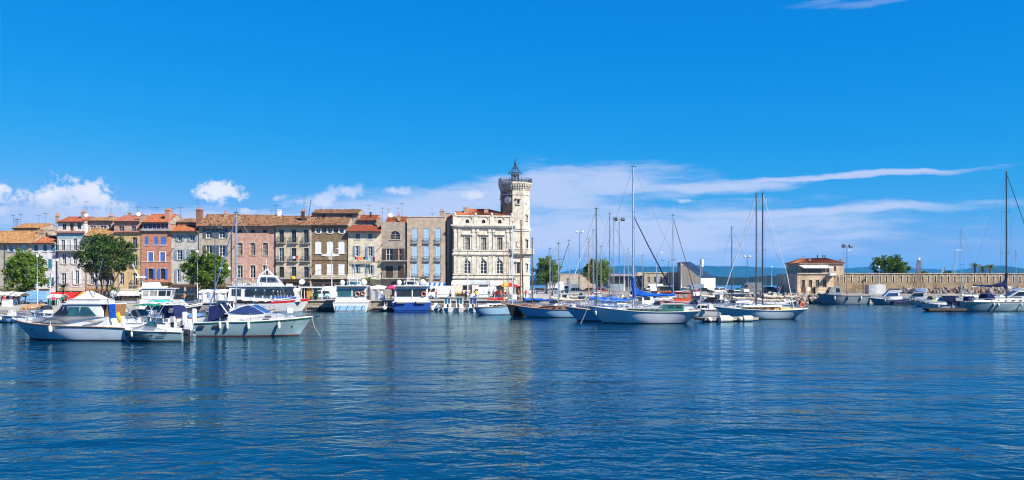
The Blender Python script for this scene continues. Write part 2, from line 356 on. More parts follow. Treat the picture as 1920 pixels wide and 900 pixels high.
WEED = mat('weed_line', (0.018, 0.022, 0.012), 0.8, 0, 0.4, 1.5, 0.8, 8)
b = MB()
for i in range(80):
    x = -57.6 + i * .778; b.box(x, x + .776, 140.80, 141.0, -.4, .16 + .10 * math.sin(i * 1.7) + .05 * math.sin(i * 4.1))
b.build('weed_band', WEED, quay, kind='stuff')
b = MB()
for i in range(120):
    x = 66 + i * 1.5; b.box(x, x + 1.49, 189.92, 190.02, -.4, .3 + .12 * math.sin(i * 1.7) + .06 * math.sin(i * 4.1))
b.build('weed_band', WEED, quay, kind='stuff')
# ------------------------------------------------------------------ houses
def facade(mb, x0, x1, z0, z1, y, holes, reveal=0.24):
    """A wall front at depth y with real openings; holes: (hx0, hx1, hz0, hz1, rise of the arch)."""
    xs = sorted({x0, x1, *[h[0] for h in holes], *[h[1] for h in holes]}); zs = sorted({z0, z1, *[h[2] for h in holes], *[h[3] for h in holes]})
    for xa, xb in zip(xs, xs[1:]):
        for za, zb in zip(zs, zs[1:]):
            xm, zm = (xa + xb) / 2, (za + zb) / 2
            if any(h[0] < xm < h[1] and h[2] < zm < h[3] for h in holes): continue
            mb.poly([(xa, y, za), (xb, y, za), (xb, y, zb), (xa, y, zb)])
    for hx0, hx1, hz0, hz1, ar in holes:
        yb = y + reveal; zt = hz1 - ar
        mb.poly([(hx0, y, hz0), (hx0, yb, hz0), (hx0, yb, zt), (hx0, y, zt)]); mb.poly([(hx1, y, hz0), (hx1, yb, hz0), (hx1, yb, zt), (hx1, y, zt)])
        mb.poly([(hx0, y, hz0), (hx1, y, hz0), (hx1, yb, hz0), (hx0, yb, hz0)])
        arc = arch_pts(hx0, hx1, zt, ar) if ar else [(hx0, zt), (hx1, zt)]
        for (ax, az_), (bx, bz) in zip(arc, arc[1:]):
            mb.poly([(ax, y, az_), (bx, y, bz), (bx, yb, bz), (ax, yb, az_)])
            if ar: mb.poly([(ax, y, az_), (bx, y, bz), (bx, y, hz1), (ax, y, hz1)])
def arch_pts(x0, x1, zt, ar, n=10):
    w = (x1 - x0) / 2; cx = (x0 + x1) / 2
    if ar >= w * 0.98: return [(cx - w * math.cos(math.pi * i / n), zt + ar * math.sin(math.pi * i / n)) for i in range(n + 1)]
    rr = (w * w + ar * ar) / (2 * ar); a0 = math.asin(min(1, w / rr))
    return [(cx + rr * math.sin(-a0 + 2 * a0 * i / n), zt + ar - rr + rr * math.cos(-a0 + 2 * a0 * i / n)) for i in range(n + 1)]
SHUT = {}
def shutter_mesh(w, h, m_):
    key = (round(w, 2), round(h, 2), m_.name)
    if key not in SHUT:
        o = ORG.copy(); set_org((0, 0, 0)); b = MB(); e = 0.07
        b.box(0, e, -0.02, 0.02, 0, h).box(w - e, w, -0.02, 0.02, 0, h).box(e, w - e, -0.02, 0.02, 0, e).box(e, w - e, -0.02, 0.02, h - e, h).box(e, w - e, -0.02, 0.02, h / 2 - e / 2, h / 2 + e / 2)
        n = max(4, int(h / 0.16))
        for i in range(n):
            z = e + (h - 2 * e) * (i + 0.5) / n; q = (h - 2 * e) / n * 0.62
            b.add([(e, -0.012, z - q), (w - e, -0.012, z - q), (w - e, 0.012, z + q), (e, 0.012, z + q)], [(0, 1, 2, 3)])
        SHUT[key] = b.mesh('shutter', m_); set_org(o)
    return SHUT[key]
def window(par, x0, x1, z0, z1, y, ar=0.0, frame=None, glass=None, shut=None, state='open', sill=None, sur=None, balc=None, bars=2, name='window'):
    frame = frame or WHITE; glass = glass or GLASS; yd = y + 0.15; e = min(0.07, (x1 - x0) * 0.09); zt = z1 - ar; b = MB()
    b.box(x0, x0 + e, yd, yd + 0.06, z0, zt).box(x1 - e, x1, yd, yd + 0.06, z0, zt).box(x0 + e, x1 - e, yd, yd + 0.06, z0, z0 + e)
    xm = (x0 + x1) / 2
    if x1 - x0 > 0.55: b.box(xm - e * 0.7, xm + e * 0.7, yd - 0.004, yd + 0.05, z0 + e, z1 - (0.02 if ar else e))
    for i in range(1, bars + 1):
        z = z0 + (zt - z0) * i / (bars + 1); b.box(x0 + e, x1 - e, yd + 0.006, yd + 0.045, z - e * 0.35, z + e * 0.35)
    if ar:
        arc = arch_pts(x0, x1, zt, ar)
        b.box(x0 + e, x1 - e, yd + 0.003, yd + 0.05, zt - e * 0.5, zt + e * 0.5)
        for (ax, az_), (bx, bz) in zip(arc, arc[1:]): b.loft([[(ax, yd, az_), (ax, yd + 0.06, az_), (ax + (xm - ax) * 0.12, yd + 0.06, az_ - e), (ax + (xm - ax) * 0.12, yd, az_ - e)], [(bx, yd, bz), (bx, yd + 0.06, bz), (bx + (xm - bx) * 0.12, yd + 0.06, bz - e), (bx + (xm - bx) * 0.12, yd, bz - e)]])
    else: b.box(x0 + e, x1 - e, yd, yd + 0.06, z1 - e, z1)
    win = b.build(name, frame, par)
    pts = [(x0, z0), (x1, z0)] + (arch_pts(x0, x1, zt, ar)[::-1] if ar else [(x1, z1), (x0, z1)])
    MB().prism_y(pts, yd + 0.065, yd + 0.085).build('pane', glass, win)
    if sill: MB().box(x0 - 0.14, x1 + 0.14, y - 0.11, y + 0.10, z0 - 0.12, z0 - 0.004).build('sill', sill, win)
    if sur:
        s_ = 0.17; b = MB(); b.box(x0 - s_, x0 - 0.003, y - 0.05, y + 0.03, z0, zt).box(x1 + 0.003, x1 + s_, y - 0.05, y + 0.03, z0, zt)
        if ar:
            arc = arch_pts(x0, x1, zt, ar); cz = zt - (0 if ar > (x1 - x0) * 0.45 else (x1 - x0) * 0.8)
            for (ax, az_), (bx, bz) in zip(arc, arc[1:]):
                da, db = Vector((ax - xm, az_ - cz)).normalized() * s_, Vector((bx - xm, bz - cz)).normalized() * s_
                b.loft([[(ax, y - 0.05, az_), (ax, y + 0.03, az_), (ax + da.x, y + 0.03, az_ + da.y), (ax + da.x, y - 0.05, az_ + da.y)], [(bx, y - 0.05, bz), (bx, y + 0.03, bz), (bx + db.x, y + 0.03, bz + db.y), (bx + db.x, y - 0.05, bz + db.y)]])
        else: b.box(x0 - s_, x1 + s_, y - 0.053, y + 0.03, z1 + 0.003, z1 + s_)
        b.build('surround', sur, win)
    if shut:
        w = (x1 - x0) / 2; h = z1 - z0 - (ar if state == 'closed' and ar > 0.3 else ar * 0.3)
        me = shutter_mesh(w - 0.02, h - 0.02, shut); o_ = ORG; L = lambda x, yy, z: (x - o_.x, yy - o_.y, z - o_.z)
        if state in ('open', 'half', 'ajar'):
            a = put('shutter', me, win, loc=L(x0 - w - 0.02 + (0.04 if sur else 0), y - 0.085, z0 + 0.01))
            if state == 'ajar': a.rotation_euler = (0, 0, R(28)); a.location = L(x0 - w * 0.9, y - 0.34, z0 + 0.01)
            if state != 'half': put('shutter', me, win, loc=L(x1 + 0.04, y - 0.085, z0 + 0.01))
        if state == 'closed': put('shutter', me, win, loc=L(x0 + 0.01, y + 0.06, z0 + 0.01))
        if state in ('closed', 'half'): put('shutter', me, win, loc=L(xm + 0.01, y + 0.06, z0 + 0.01))
    if balc:
        kind, wd, dp, hh = balc; b = MB(); zb = z0 - 0.02
        b.box(xm - wd / 2, xm + wd / 2, y - dp, y + 0.05, zb - 0.14, zb)
        for q in (-0.3, 0.3): b.prism_x([(y, zb - 0.14), (y - dp * 0.7, zb - 0.14), (y, zb - 0.5)], xm + wd * q - 0.06, xm + wd * q + 0.06)
        sl = b.build('balcony', CONC if kind == 'c' else STONE, par); railing(sl, xm - wd / 2 + 0.03, xm + wd / 2 - 0.03, y - dp + 0.03, y, zb, hh, IRON if kind != 'w' else WHITE)
    return win
def railing(par, x0, x1, yf, yb, z, h, m_, step=0.14):
    b = MB(); b.box(x0, x1, yf - 0.02, yf + 0.02, z + h - 0.04, z + h).box(x0, x1, yf - 0.015, yf + 0.015, z + 0.06, z + 0.09)
    n = max(2, int((x1 - x0) / step))
    for i in range(n + 1): x = x0 + (x1 - x0) * i / n; b.box(x - 0.012, x + 0.012, yf - 0.012, yf + 0.012, z, z + h - 0.04)
    if yb - yf > 0.15:
        for x in (x0, x1):
            b.box(x - 0.018, x + 0.018, yf + 0.02, yb, z + h - 0.04, z + h)
            for i in range(1, int((yb - yf) / step) + 1): b.box(x - 0.011, x + 0.011, yf + i * step - 0.011, yf + i * step + 0.011, z, z + h - 0.04)
    return b.build('railing', m_, par)
def tile_mat(name, a, b_, c):
    m = bpy.data.materials.new(name); m.use_nodes = True; t = NT(m.node_tree); bs = m.node_tree.nodes['Principled BSDF']; bs.inputs['Roughness'].default_value = 0.85; bs.inputs['Specular IOR Level'].default_value = 0.03
    co = t.n('ShaderNodeTexCoord').outputs['Object']
    q = t.vmath('FLOOR', t.vmath('MULTIPLY', co, (1 / 0.26, 1 / 0.42, 0.0)).outputs[0]).outputs[0]
    wn = t.n('ShaderNodeTexWhiteNoise', ins={'Vector': q}).outputs[0]
    cc = t.mixc(t.smooth(wn, 0.15, 0.95), b_, a); n1 = t.noise(co, 0.8, 5.0).outputs[0]
    cc = t.mixc(t.smooth(n1, 0.5, 0.75), cc, c); m.node_tree.links.new(cc, bs.inputs['Base Color']); return m
T_ORANGE = tile_mat('tiles_orange', (0.42, 0.15, 0.07), (0.26, 0.085, 0.04), (0.30, 0.13, 0.07)); T_RED = tile_mat('tiles_red', (0.34, 0.10, 0.06), (0.22, 0.06, 0.035), (0.27, 0.095, 0.06))
T_OLD = tile_mat('tiles_old', (0.34, 0.19, 0.11), (0.10, 0.055, 0.035), (0.24, 0.14, 0.09)); T_BUFF = tile_mat('tiles_buff', (0.37, 0.215, 0.10), (0.22, 0.11, 0.05), (0.27, 0.17, 0.09)); T_PINK = tile_mat('tiles_pink', (0.36, 0.14, 0.105), (0.25, 0.085, 0.06), (0.29, 0.14, 0.11))
def tiles(mb, A, B, C, D, pitch=0.26):
    """Canal tiles between eave A->B and ridge D->C: ribs running up the slope, each course stepped over the one below."""
    A, B, C, D = map(Vector, (A, B, C, D)); w = (B - A).length; n = max(4, int(w / pitch)); sl = ((D - A).length + (C - B).length) / 2; rows = max(3, int(sl / 0.42))
    nrm = (B - A).cross(D - A).normalized()
    if nrm.z < 0: nrm = -nrm
    for r in range(rows):
        rings = []
        for v, lift in ((r / rows, 0.05), ((r + 1) / rows, 0.0)):
            ring = []
            for i in range(n * 4 + 1):
                u = i / (n * 4); p = (A.lerp(B, u)).lerp(D.lerp(C, u), v); ring.append(p + nrm * (lift + 0.055 * max(-0.6, math.cos(2 * math.pi * i / 4))))
            rings.append(ring)
        mb.loft(rings, False, False)
def antenna(par, x, y, z, h=2.0, k=5, w=0.9):
    b = MB(); b.tube([(x, y, z - 0.4), (x, y, z + h)], 0.022, 5); b.tube([(x - w / 2, y, z + h * 0.9), (x + w / 2, y, z + h * 0.93)], 0.014, 4)
    for i in range(k):
        q = -w / 2 + w * i / (k - 1); b.tube([(x + q, y - 0.32, z + h * 0.92), (x + q, y + 0.32, z + h * 0.92)], 0.012, 4); b.tube([(x + q, y, z + h * 0.92 - 0.13), (x + q, y, z + h * 0.92 + 0.13)], 0.012, 4)
    if h > 1.6: b.tube([(x - w * 0.35, y, z + h * 0.6), (x + w * 0.35, y, z + h * 0.6)], 0.012, 4)
    b.build('antenna', IRON, par)
def chimney(par, x, y, z0, z1, w=0.7, d=0.7, m_=None, pots=2):
    b = MB(); b.box(x - w / 2, x + w / 2, y - d / 2, y + d / 2, z0, z1 - 0.12).box(x - w / 2 - 0.06, x + w / 2 + 0.06, y - d / 2 - 0.06, y + d / 2 + 0.06, z1 - 0.12, z1)
    c = b.build('chimney', m_ or plaster('chimney_render', (0.40, 0.30, 0.22)), par)
    for i in range(pots): MB().lathe([(0.11, 0), (0.09, 0.4), (0.13, 0.44)], (x + (i - (pots - 1) / 2) * 0.34, y, z1), 8).build('chimney_pot', TERRA, par)
def dish(par, x, y, z, r=0.4):
    b = MB(); b.lathe([(0.02, 0), (r * 0.6, 0.05), (r, 0.16), (r * 0.98, 0.18), (r * 0.55, 0.08)], (0, 0, 0), 12); Mx = Matrix.Translation((x, y, z)) @ Matrix.Rotation(R(65), 4, 'X'); b.v = [tuple(Mx @ Vector(v)) for v in b.v]
    b.tube([(x, y + 0.1, z - 0.6), (x, y, z)], 0.025, 5); b.build('satellite_dish', WHITE, par)
HY0 = 171.0
class House:
    def __init__(s, label, p0, p1, eave, wallm, Y=HY0, depth=10.0, ridge=None, roof=None, base=None, flat=False, over=0.65, nside=True, cat='house', name='town_house', zb=None, eave_m=None):
        s.Y = Y; s.x0, s.x1 = PX(p0, Y), PX(p1, Y); s.zg = gz((s.x0 + s.x1) / 2) - 0.05 if zb is None else zb; s.ze = PZ(eave, Y); s.depth = depth; s.wallm = wallm
        s.t = thing(name, label, cat, ((s.x0 + s.x1) / 2, Y, s.zg)); s.holes = []; s.wins = []; s.eave = eave; s.flat = flat
        s.zr = PZ(ridge, Y + depth * 0.5) if ridge else s.ze; s.roofm = roof or T_OLD; s.over = over; s.eave_m = eave_m or plaster('eave_plaster', (0.42, 0.36, 0.29))
    def px(s, p): return PX(p, s.Y)
    def pz(s, p): return PZ(p, s.Y)
    def win(s, p0, p1, top, bot, ar=0.0, **kw):
        x0, x1, z0, z1 = s.px(p0), s.px(p1), s.pz(bot), s.pz(top); arm = ar * (x1 - x0)
        s.holes.append((x0, x1, z0, z1, arm)); s.wins.append((x0, x1, z0, z1, arm, kw)); return s
    def finish(s):
        b = MB(); facade(b, s.x0, s.x1, s.zg, s.ze, s.Y, s.holes); y1 = s.Y + s.depth; ym = s.Y + s.depth / 2
        for x in (s.x0, s.x1): b.poly([(x, s.Y, s.zg), (x, y1, s.zg), (x, y1, s.ze)] + ([] if s.flat else [(x, ym, s.zr)]) + [(x, s.Y, s.ze)])
        b.poly([(s.x0, y1, s.zg), (s.x1, y1, s.zg), (s.x1, y1, s.ze), (s.x0, y1, s.ze)])
        b.poly([(s.x0, s.Y + 0.3, s.zg), (s.x1, s.Y + 0.3, s.zg), (s.x1, s.Y + 0.3, s.ze), (s.x0, s.Y + 0.3, s.ze)])
        if s.flat: b.poly([(s.x0, s.Y, s.ze), (s.x1, s.Y, s.ze), (s.x1, y1, s.ze), (s.x0, y1, s.ze)])
        s.wall = b.build('wall', s.wallm, s.t)
        for x0, x1, z0, z1, ar, kw in s.wins: window(s.t, x0, x1, z0, z1, s.Y, ar, **kw)
        s.roof = s.t
        if not s.flat: s.roof = roof_on(s.t, s.x0 - 0.12, s.x1 + 0.12, s.Y - s.over, s.Y + s.depth + 0.3, s.ze, s.zr, s.roofm, s.eave_m)
        return s
    def band(s, p0, p1, top, bot, m_, proud=0.08, name='string_course'):
        MB().box(s.px(p0), s.px(p1), s.Y - proud, s.Y + 0.02, s.pz(bot), s.pz(top)).build(name, m_, s.t); return s
    def pipe(s, p, top=None, m_=None):
        x = s.px(p); MB().tube([(x, s.Y - 0.09, s.zg), (x, s.Y - 0.09, s.ze if top is None else s.pz(top))], 0.06, 6).build('downpipe', m_ or IRON, s.t); return s
    def long_balcony(s, p0, p1, py, dp=0.9, h=1.0, m_=None, slab=None):
        z = s.pz(py); x0, x1 = s.px(p0), s.px(p1); o = MB().box(x0, x1, s.Y - dp, s.Y + 0.02, z - 0.16, z).build('balcony', slab or CONC, s.t); railing(o, x0 + 0.03, x1 - 0.03, s.Y - dp + 0.04, s.Y, z, h, m_ or IRON); return s
    def upper(s, p0, p1, top, bot, ridge, back, wallm, roofm, wins=(), over=0.35, frame=None):
        """A storey set back from the street front, with its own openings and roof."""
        Y = s.Y + back; x0, x1 = PX(p0, Y), PX(p1, Y); z0, z1 = PZ(bot, s.Y), PZ(top, Y); d = s.depth - back; b = MB(); hs = [(PX(a, Y), PX(c, Y), PZ(e, Y), PZ(t_, Y), 0) for a, c, t_, e in wins]
        facade(b, x0, x1, z0 - 1.0, z1, Y, hs, 0.2); zr = PZ(ridge, Y + d / 2)
        for x in (x0, x1): b.poly([(x, Y, z0 - 1.0), (x, Y + d, z0 - 1.0), (x, Y + d, z1), (x, Y + d / 2, zr), (x, Y, z1)])
        b.poly([(x0, Y + 0.28, z0 - 1), (x1, Y + 0.28, z0 - 1), (x1, Y + 0.28, z1), (x0, Y + 0.28, z1)])
        st = b.build('upper_storey', wallm, s.t)
        for h in hs: window(s.t, h[0], h[1], h[2], h[3], Y, frame=frame, bars=1)
        return roof_on(s.t, x0 - 0.1, x1 + 0.1, Y - over, Y + d + 0.2, z1, zr, roofm, s.eave_m)
def roof_on(par, x0, x1, y0, y1, ze, zr, m_, em):
    ym = (y0 + y1) / 2; k = (zr - ze) / max(0.1, (ym - y0)); b = MB()
    tiles(b, (x0, y0, ze), (x1, y0, ze), (x1, ym, zr), (x0, ym, zr)); tiles(b, (x0, y1, ze), (x1, y1, ze), (x1, ym, zr), (x0, ym, zr), 0.5)
    for i in range(max(3, int((x1 - x0) / 0.45))):
        x = x0 + i * 0.45; b.tube([(x, ym, zr + 0.03), (min(x + 0.47, x1), ym, zr + 0.05)], 0.13, 6)
    rf = b.build('roof', m_, par, kind='stuff', smooth=False)
    MB().loft([[(x0 + 0.02, y0 + 0.02, ze - 0.22), (x0 + 0.02, y0 + 0.02, ze - 0.05), (x0 + 0.02, ym, zr - 0.06), (x0 + 0.02, y1, ze - 0.05), (x0 + 0.02, y1, ze - 0.22)], [(x1 - 0.02, y0 + 0.02, ze - 0.22), (x1 - 0.02, y0 + 0.02, ze - 0.05), (x1 - 0.02, ym, zr - 0.06), (x1 - 0.02, y1, ze - 0.05), (x1 - 0.02, y1, ze - 0.22)]]).build('eaves', em, rf)
    MB().tube([(x0 + 0.03, y0 - 0.05, ze - 0.1), (x1 - 0.03, y0 - 0.05, ze - 0.1)], 0.07, 6).build('gutter', IRON, rf)
    return rf
def shopfront(h, p0, p1, top, m_, open_m=None):
    """Ground floor: fascia board and dark glazed bays between piers."""
    x0, x1, zt = h.px(p0), h.px(p1), h.pz(top); n = max(1, round((x1 - x0) / 2.6)); y = h.Y
    MB().box(x0, x1, y - 0.10, y - 0.004, zt - 0.45, zt).build('fascia_board', m_, h.t)
    for i in range(n):
        a, b = x0 + (x1 - x0) * (i + 0.08) / n, x0 + (x1 - x0) * (i + 0.92) / n; zb = h.zg + 0.15
        f = MB().box(a, a + 0.08, y - 0.07, y - 0.004, zb, zt - 0.5).box(b - 0.08, b, y - 0.07, y - 0.004, zb, zt - 0.5).box(a + 0.08, b - 0.08, y - 0.07, y - 0.004, zt - 0.58, zt - 0.5).box(a + 0.08, b - 0.08, y - 0.07, y - 0.004, zb, zb + 0.35).box((a + b) / 2 - 0.04, (a + b) / 2 + 0.04, y - 0.065, y - 0.004, zb + 0.35, zt - 0.58).build('shop_window', open_m or DARKWOOD, h.t)
        MB().box(a + 0.08, b - 0.08, y - 0.035, y - 0.008, zb + 0.35, zt - 0.58).build('pane', GLASS, f)
def awning(name, label, p0, p1, top, bot, Y, drop_y, m_, group=None, stripes=None, val=0.25, arms=True):
    """A sloping cloth awning fixed at depth Y and reaching drop_y metres towards the water."""
    x0, x1 = PX(p0, Y), PX(p1, Y); zt, zb = PZ(top, Y), PZ(bot, Y - drop_y); t = thing(name, label, 'awning', ((x0 + x1) / 2, Y - drop_y / 2, zb), group=group)
    n = max(4, int((x1 - x0) / 0.45)); cols = [MB(), MB()]
    for i in range(n):
        a, b = x0 + (x1 - x0) * i / n, x0 + (x1 - x0) * (i + 1) / n; c = cols[i % 2 if stripes else 0]; sg = 0.05
        prof = [(Y, zt), (Y - drop_y / 2, (zt + zb) / 2 - sg), (Y - drop_y, zb), (Y - drop_y, zb - val - 0.06 * (i % 2)), (Y - drop_y + 0.02, zb - val), (Y - drop_y + 0.03, zb - 0.03), (Y - drop_y / 2, (zt + zb) / 2 - sg - 0.03), (Y, zt - 0.03)]
        c.prism_x(prof, a, b)
    cols[0].build('canvas', m_, t)
    if stripes: cols[1].build('canvas', stripes, t)
    if arms:
        for x in (x0 + 0.1, x1 - 0.1): MB().tube([(x, Y - 0.02, zb - 0.3), (x, Y - drop_y + 0.06, zb - 0.05)], 0.025, 5).build('arm', ALU, t)
    return t
def masonry(name, col, mort, sx=.9, sy=.42):
    m = bpy.data.materials.new(name); m.use_nodes = True; t = NT(m.node_tree); bs = m.node_tree.nodes['Principled BSDF']; bs.inputs['Roughness'].default_value = .95; bs.inputs['Specular IOR Level'].default_value = .15
    co = t.n('ShaderNodeTexCoord').outputs['Object']; s3 = t.n('ShaderNodeSeparateXYZ', ins={0: co}); uv = t.n('ShaderNodeCombineXYZ', ins={0: t.math('ADD', s3.outputs[0], s3.outputs[1]), 1: s3.outputs[2]}).outputs[0]; uvn = t.vmath('ADD', uv, t.vmath('MULTIPLY', t.noise(co, .7, 2.0).outputs['Color'], (.25, .12, 0)).outputs[0]).outputs[0]
    br = t.n('ShaderNodeTexBrick', ins={'Vector': uvn, 'Scale': 1.0, 'Color1': (*col, 1), 'Color2': (*[x * .62 for x in col], 1), 'Mortar': (*mort, 1), 'Mortar Size': .03, 'Brick Width': sx, 'Row Height': sy, 'Bias': -.1})
    n1 = t.noise(co, .35, 5.0).outputs[0]; n2 = t.noise(co, 3.0, 5.0).outputs[0]; c = t.mixc(t.smooth(n1, .45, .7), br.outputs[0], tuple(x * .42 for x in col)); c = t.mixc(t.smooth(n2, .4, .8, 0, .5), c, tuple(x * 1.35 for x in col)); m.node_tree.links.new(c, bs.inputs['Base Color'])
    bp = t.n('ShaderNodeBump', ins={'Strength': .8, 'Distance': .05, 'Height': t.math('ADD', br.outputs['Fac'], t.math('MULTIPLY', n2, -1.2))}); bp.invert = True; m.node_tree.links.new(bp.outputs[0], bs.inputs['Normal']); return m
BLUESH = paint('blue_shutter', (0.045, 0.13, 0.42), 0.6, 0.12); GREYSH = paint('grey_blue_shutter', (0.17, 0.24, 0.33), 0.6, 0.12); LILSH = paint('lilac_shutter', (0.48, 0.49, 0.55), 0.6, 0.1); WHSH = paint('white_shutter', (0.62, 0.64, 0.66), 0.6, 0.1)
DKSH = paint('slate_shutter', (0.06, 0.085, 0.13), 0.6, 0.12); SKYSH = paint('pale_blue_shutter', (0.30, 0.47, 0.62), 0.6, 0.1); TEALSH = paint('teal_shutter', (0.03, 0.16, 0.22), 0.6, 0.12); BRSH = paint('brown_shutter', (0.055, 0.03, 0.02), 0.6, 0.15)
CREAMT = plaster('cream_trim', (0.58, 0.50, 0.38)); YELT = plaster('yellow_trim', (0.60, 0.42, 0.16)); GREYT = plaster('grey_trim', (0.36, 0.36, 0.36)); PINKT = plaster('pink_trim', (0.45, 0.20, 0.15))
# 1 grey-beige house cut by the left edge
h = House('grey beige house with buff tiled roof, cut by the left edge', -45, 59.6, 456, plaster('wall_greybeige', (0.43, 0.39, 0.33)), ridge=434, roof=T_BUFF, Y=171.0)
h.win(18, 25, 460, 472, shut=SKYSH, sill=GREYT).win(40, 48, 459, 475, shut=SKYSH, state='closed', sill=GREYT).win(17, 27, 519, 537, bars=3).win(-12, -4, 460, 474, shut=SKYSH).win(-14, -4, 519, 537, bars=3).win(42, 52, 519, 537)
h.win(17, 26, 487, 503, shut=SKYSH).finish().pipe(9); chimney(h.roof, h.px(57), h.Y + 4, PZ(442, 175), PZ(430, 175), 1.2, 0.8); antenna(h.roof, h.px(3), h.Y + 5, PZ(436, 176), 2.9); shopfront(h, -44, 59, 541, DARKWOOD)
for p, hh in ((25, 3.4), (30, 2.2), (39, 3.6), (33, 2.6)): antenna(h.roof, PX(p, 176), 176, PZ(434, 176), hh, 6, 0.8)
# 1b gabled house standing behind the first two
h = House('pale gabled house rising behind the leftmost rooftops', 26, 79, 428, plaster('wall_back', (0.45, 0.36, 0.28)), Y=184, depth=8, ridge=420, roof=T_BUFF)
h.win(58, 64, 430, 436).win(34, 40, 431, 437).finish(); antenna(h.roof, PX(73, 186), 186, PZ(424, 186), 2.4); antenna(h.roof, PX(80, 186), 187, PZ(424, 187), 2.9, 6, 1.1)
# 2 white narrow house
h = House('narrow white house with orange roof and teal blue shutters', 60, 104.6, 456, plaster('wall_white', (0.66, 0.66, 0.66), 0.2), Y=171.2, ridge=443, roof=T_ORANGE)
for a, b in ((64, 71), (81, 88), (96, 103)): h.win(a, b, 459, 471, shut=TEALSH, state='closed', sill=WHITE)
h.win(90, 97, 486, 504, shut=TEALSH, state='closed', sill=WHITE).win(93, 98.5, 520, 537, shut=TEALSH, sill=WHITE, bars=2).win(68, 75, 486, 504, shut=TEALSH, state='closed').finish()
chimney(h.roof, h.px(62), h.Y + 3.4, PZ(452, 174), PZ(436, 174), 0.8, 0.7); h.band(74, 92, 541.5, 546, DARKWOOD, 0.10, 'sign_board')
MB().tube([(h.px(102), h.Y - 0.1, h.pz(487)), (h.px(97), h.Y - 0.12, h.pz(512)), (h.px(94), h.Y - 0.1, h.zg)], 0.05, 6).build('downpipe', WHITE, h.t)
# 3 white tall house
h = House('tall white house with red tiled attic storey and white shutters', 106, 159.8, 436, plaster('wall_cream_white', (0.62, 0.58, 0.52), 0.25), Y=171.1, flat=True)
h.win(115, 122, 450, 469, shut=WHSH, bars=1).win(137.5, 145, 448, 469, shut=WHSH, bars=1).win(117, 124, 476, 495, shut=LILSH, sill=CREAMT).win(137, 144, 476, 495, shut=LILSH, sill=CREAMT)
h.win(115, 124, 512, 533, shut=LILSH, sill=CREAMT).win(141, 148.5, 507, 533, shut=WHSH, sill=CREAMT).finish()
h.band(105.5, 160, 433.5, 436.5, PINKT, 0.45, 'cornice').band(106.3, 159.5, 437, 447, plaster('pale_blue_band', (0.34, 0.48, 0.60)), 0.03, 'wall_band').long_balcony(109, 158, 469.5, 0.8, 1.0)  # pale blue band across the wall just below the cornice
r = h.upper(109, 158, 416, 434, 407.5, 1.6, plaster('wall_white_top', (0.6, 0.6, 0.6)), T_RED, [(117, 124, 419, 431), (131, 138, 418, 433), (145, 152, 417, 430)], frame=TEAK)
chimney(r, PX(108, 174), 174, PZ(420, 174), PZ(404, 174), 0.6, 0.6); chimney(r, PX(157, 176), 176, PZ(414, 176), PZ(398, 176), 0.8, 0.6); antenna(r, PX(163, 176), 176, PZ(408, 176), 3.4); dish(r, PX(165, 173), 172.6, PZ(404, 173))
h.pipe(107.5, 440); shopfront(h, 107, 159, 541, CREAMT)
# 4 beige house behind the pine
h = House('ochre beige house half hidden behind the dark round-crowned tree', 160.2, 212.8, 443, plaster('wall_ochre', (0.50, 0.38, 0.24)), Y=171.0, ridge=430, roof=T_BUFF, depth=6)
for a in (168, 188, 201):
    for t_, b_ in ((455, 471), (483, 501), (512, 533)): h.win(a, a + 8, t_, b_, shut=LILSH, sill=CREAMT)
h.finish(); h.depth = 11; r = h.upper(165, 212, 414, 433, 408.5, 3.2, plaster('wall_mauve', (0.42, 0.33, 0.29)), T_BUFF, [(169, 179, 423, 430.5), (188, 199, 423, 430.5), (203, 208, 422, 431)])
chimney(r, PX(209, 176), 176, PZ(425, 176), PZ(405, 176), 0.8, 0.8); antenna(r, PX(208, 177), 177, PZ(410, 177), 3.4); shopfront(h, 161, 212, 541, TEAK)
# 5 yellow house
h = House('yellow ochre house with pink cornice and yellow window trim', 213.2, 264.4, 435, plaster('wall_yellow', (0.56, 0.41, 0.23)), Y=171.15, flat=True)
h.win(224, 232, 446, 459, sur=YELT, frame=GREYSH).win(248.5, 257, 445, 465, sur=YELT, frame=GREYSH, balc=('c', 1.5, 0.35, 0.9)).win(224, 232, 478, 498, sur=YELT).win(249, 257, 477, 498, sur=YELT, balc=('c', 1.5, 0.35, 0.9))
h.win(224.5, 232.5, 512, 534, sur=YELT, frame=LILSH).win(249, 257, 512, 534, sur=YELT, frame=LILSH, balc=('c', 1.5, 0.4, 0.9)).finish().band(212.9, 264.6, 433, 435.5, PINKT, 0.45, 'cornice').band(213.4, 264.2, 464.5, 466.5, YELT).band(213.4, 264.2, 502, 504, YELT)
r = h.upper(214, 262, 415, 434, 405, 1.3, plaster('wall_rose', (0.50, 0.31, 0.25)), T_PINK, [(223, 233, 424, 433), (246.5, 255, 424, 433)], frame=GREYSH)
chimney(r, PX(243, 177), 177, PZ(408, 177), PZ(399, 177), 0.5, 0.5, pots=1); dish(r, PX(261, 173), 173, PZ(402, 173), 0.45); chimney(r, PX(264.8, 173), 173.5, PZ(418, 173), PZ(402, 173), 0.9, 0.8); antenna(r, PX(258, 176), 176, PZ(406, 176), 2.0, 4, 1.6); shopfront(h, 214, 264, 541, CREAMT)
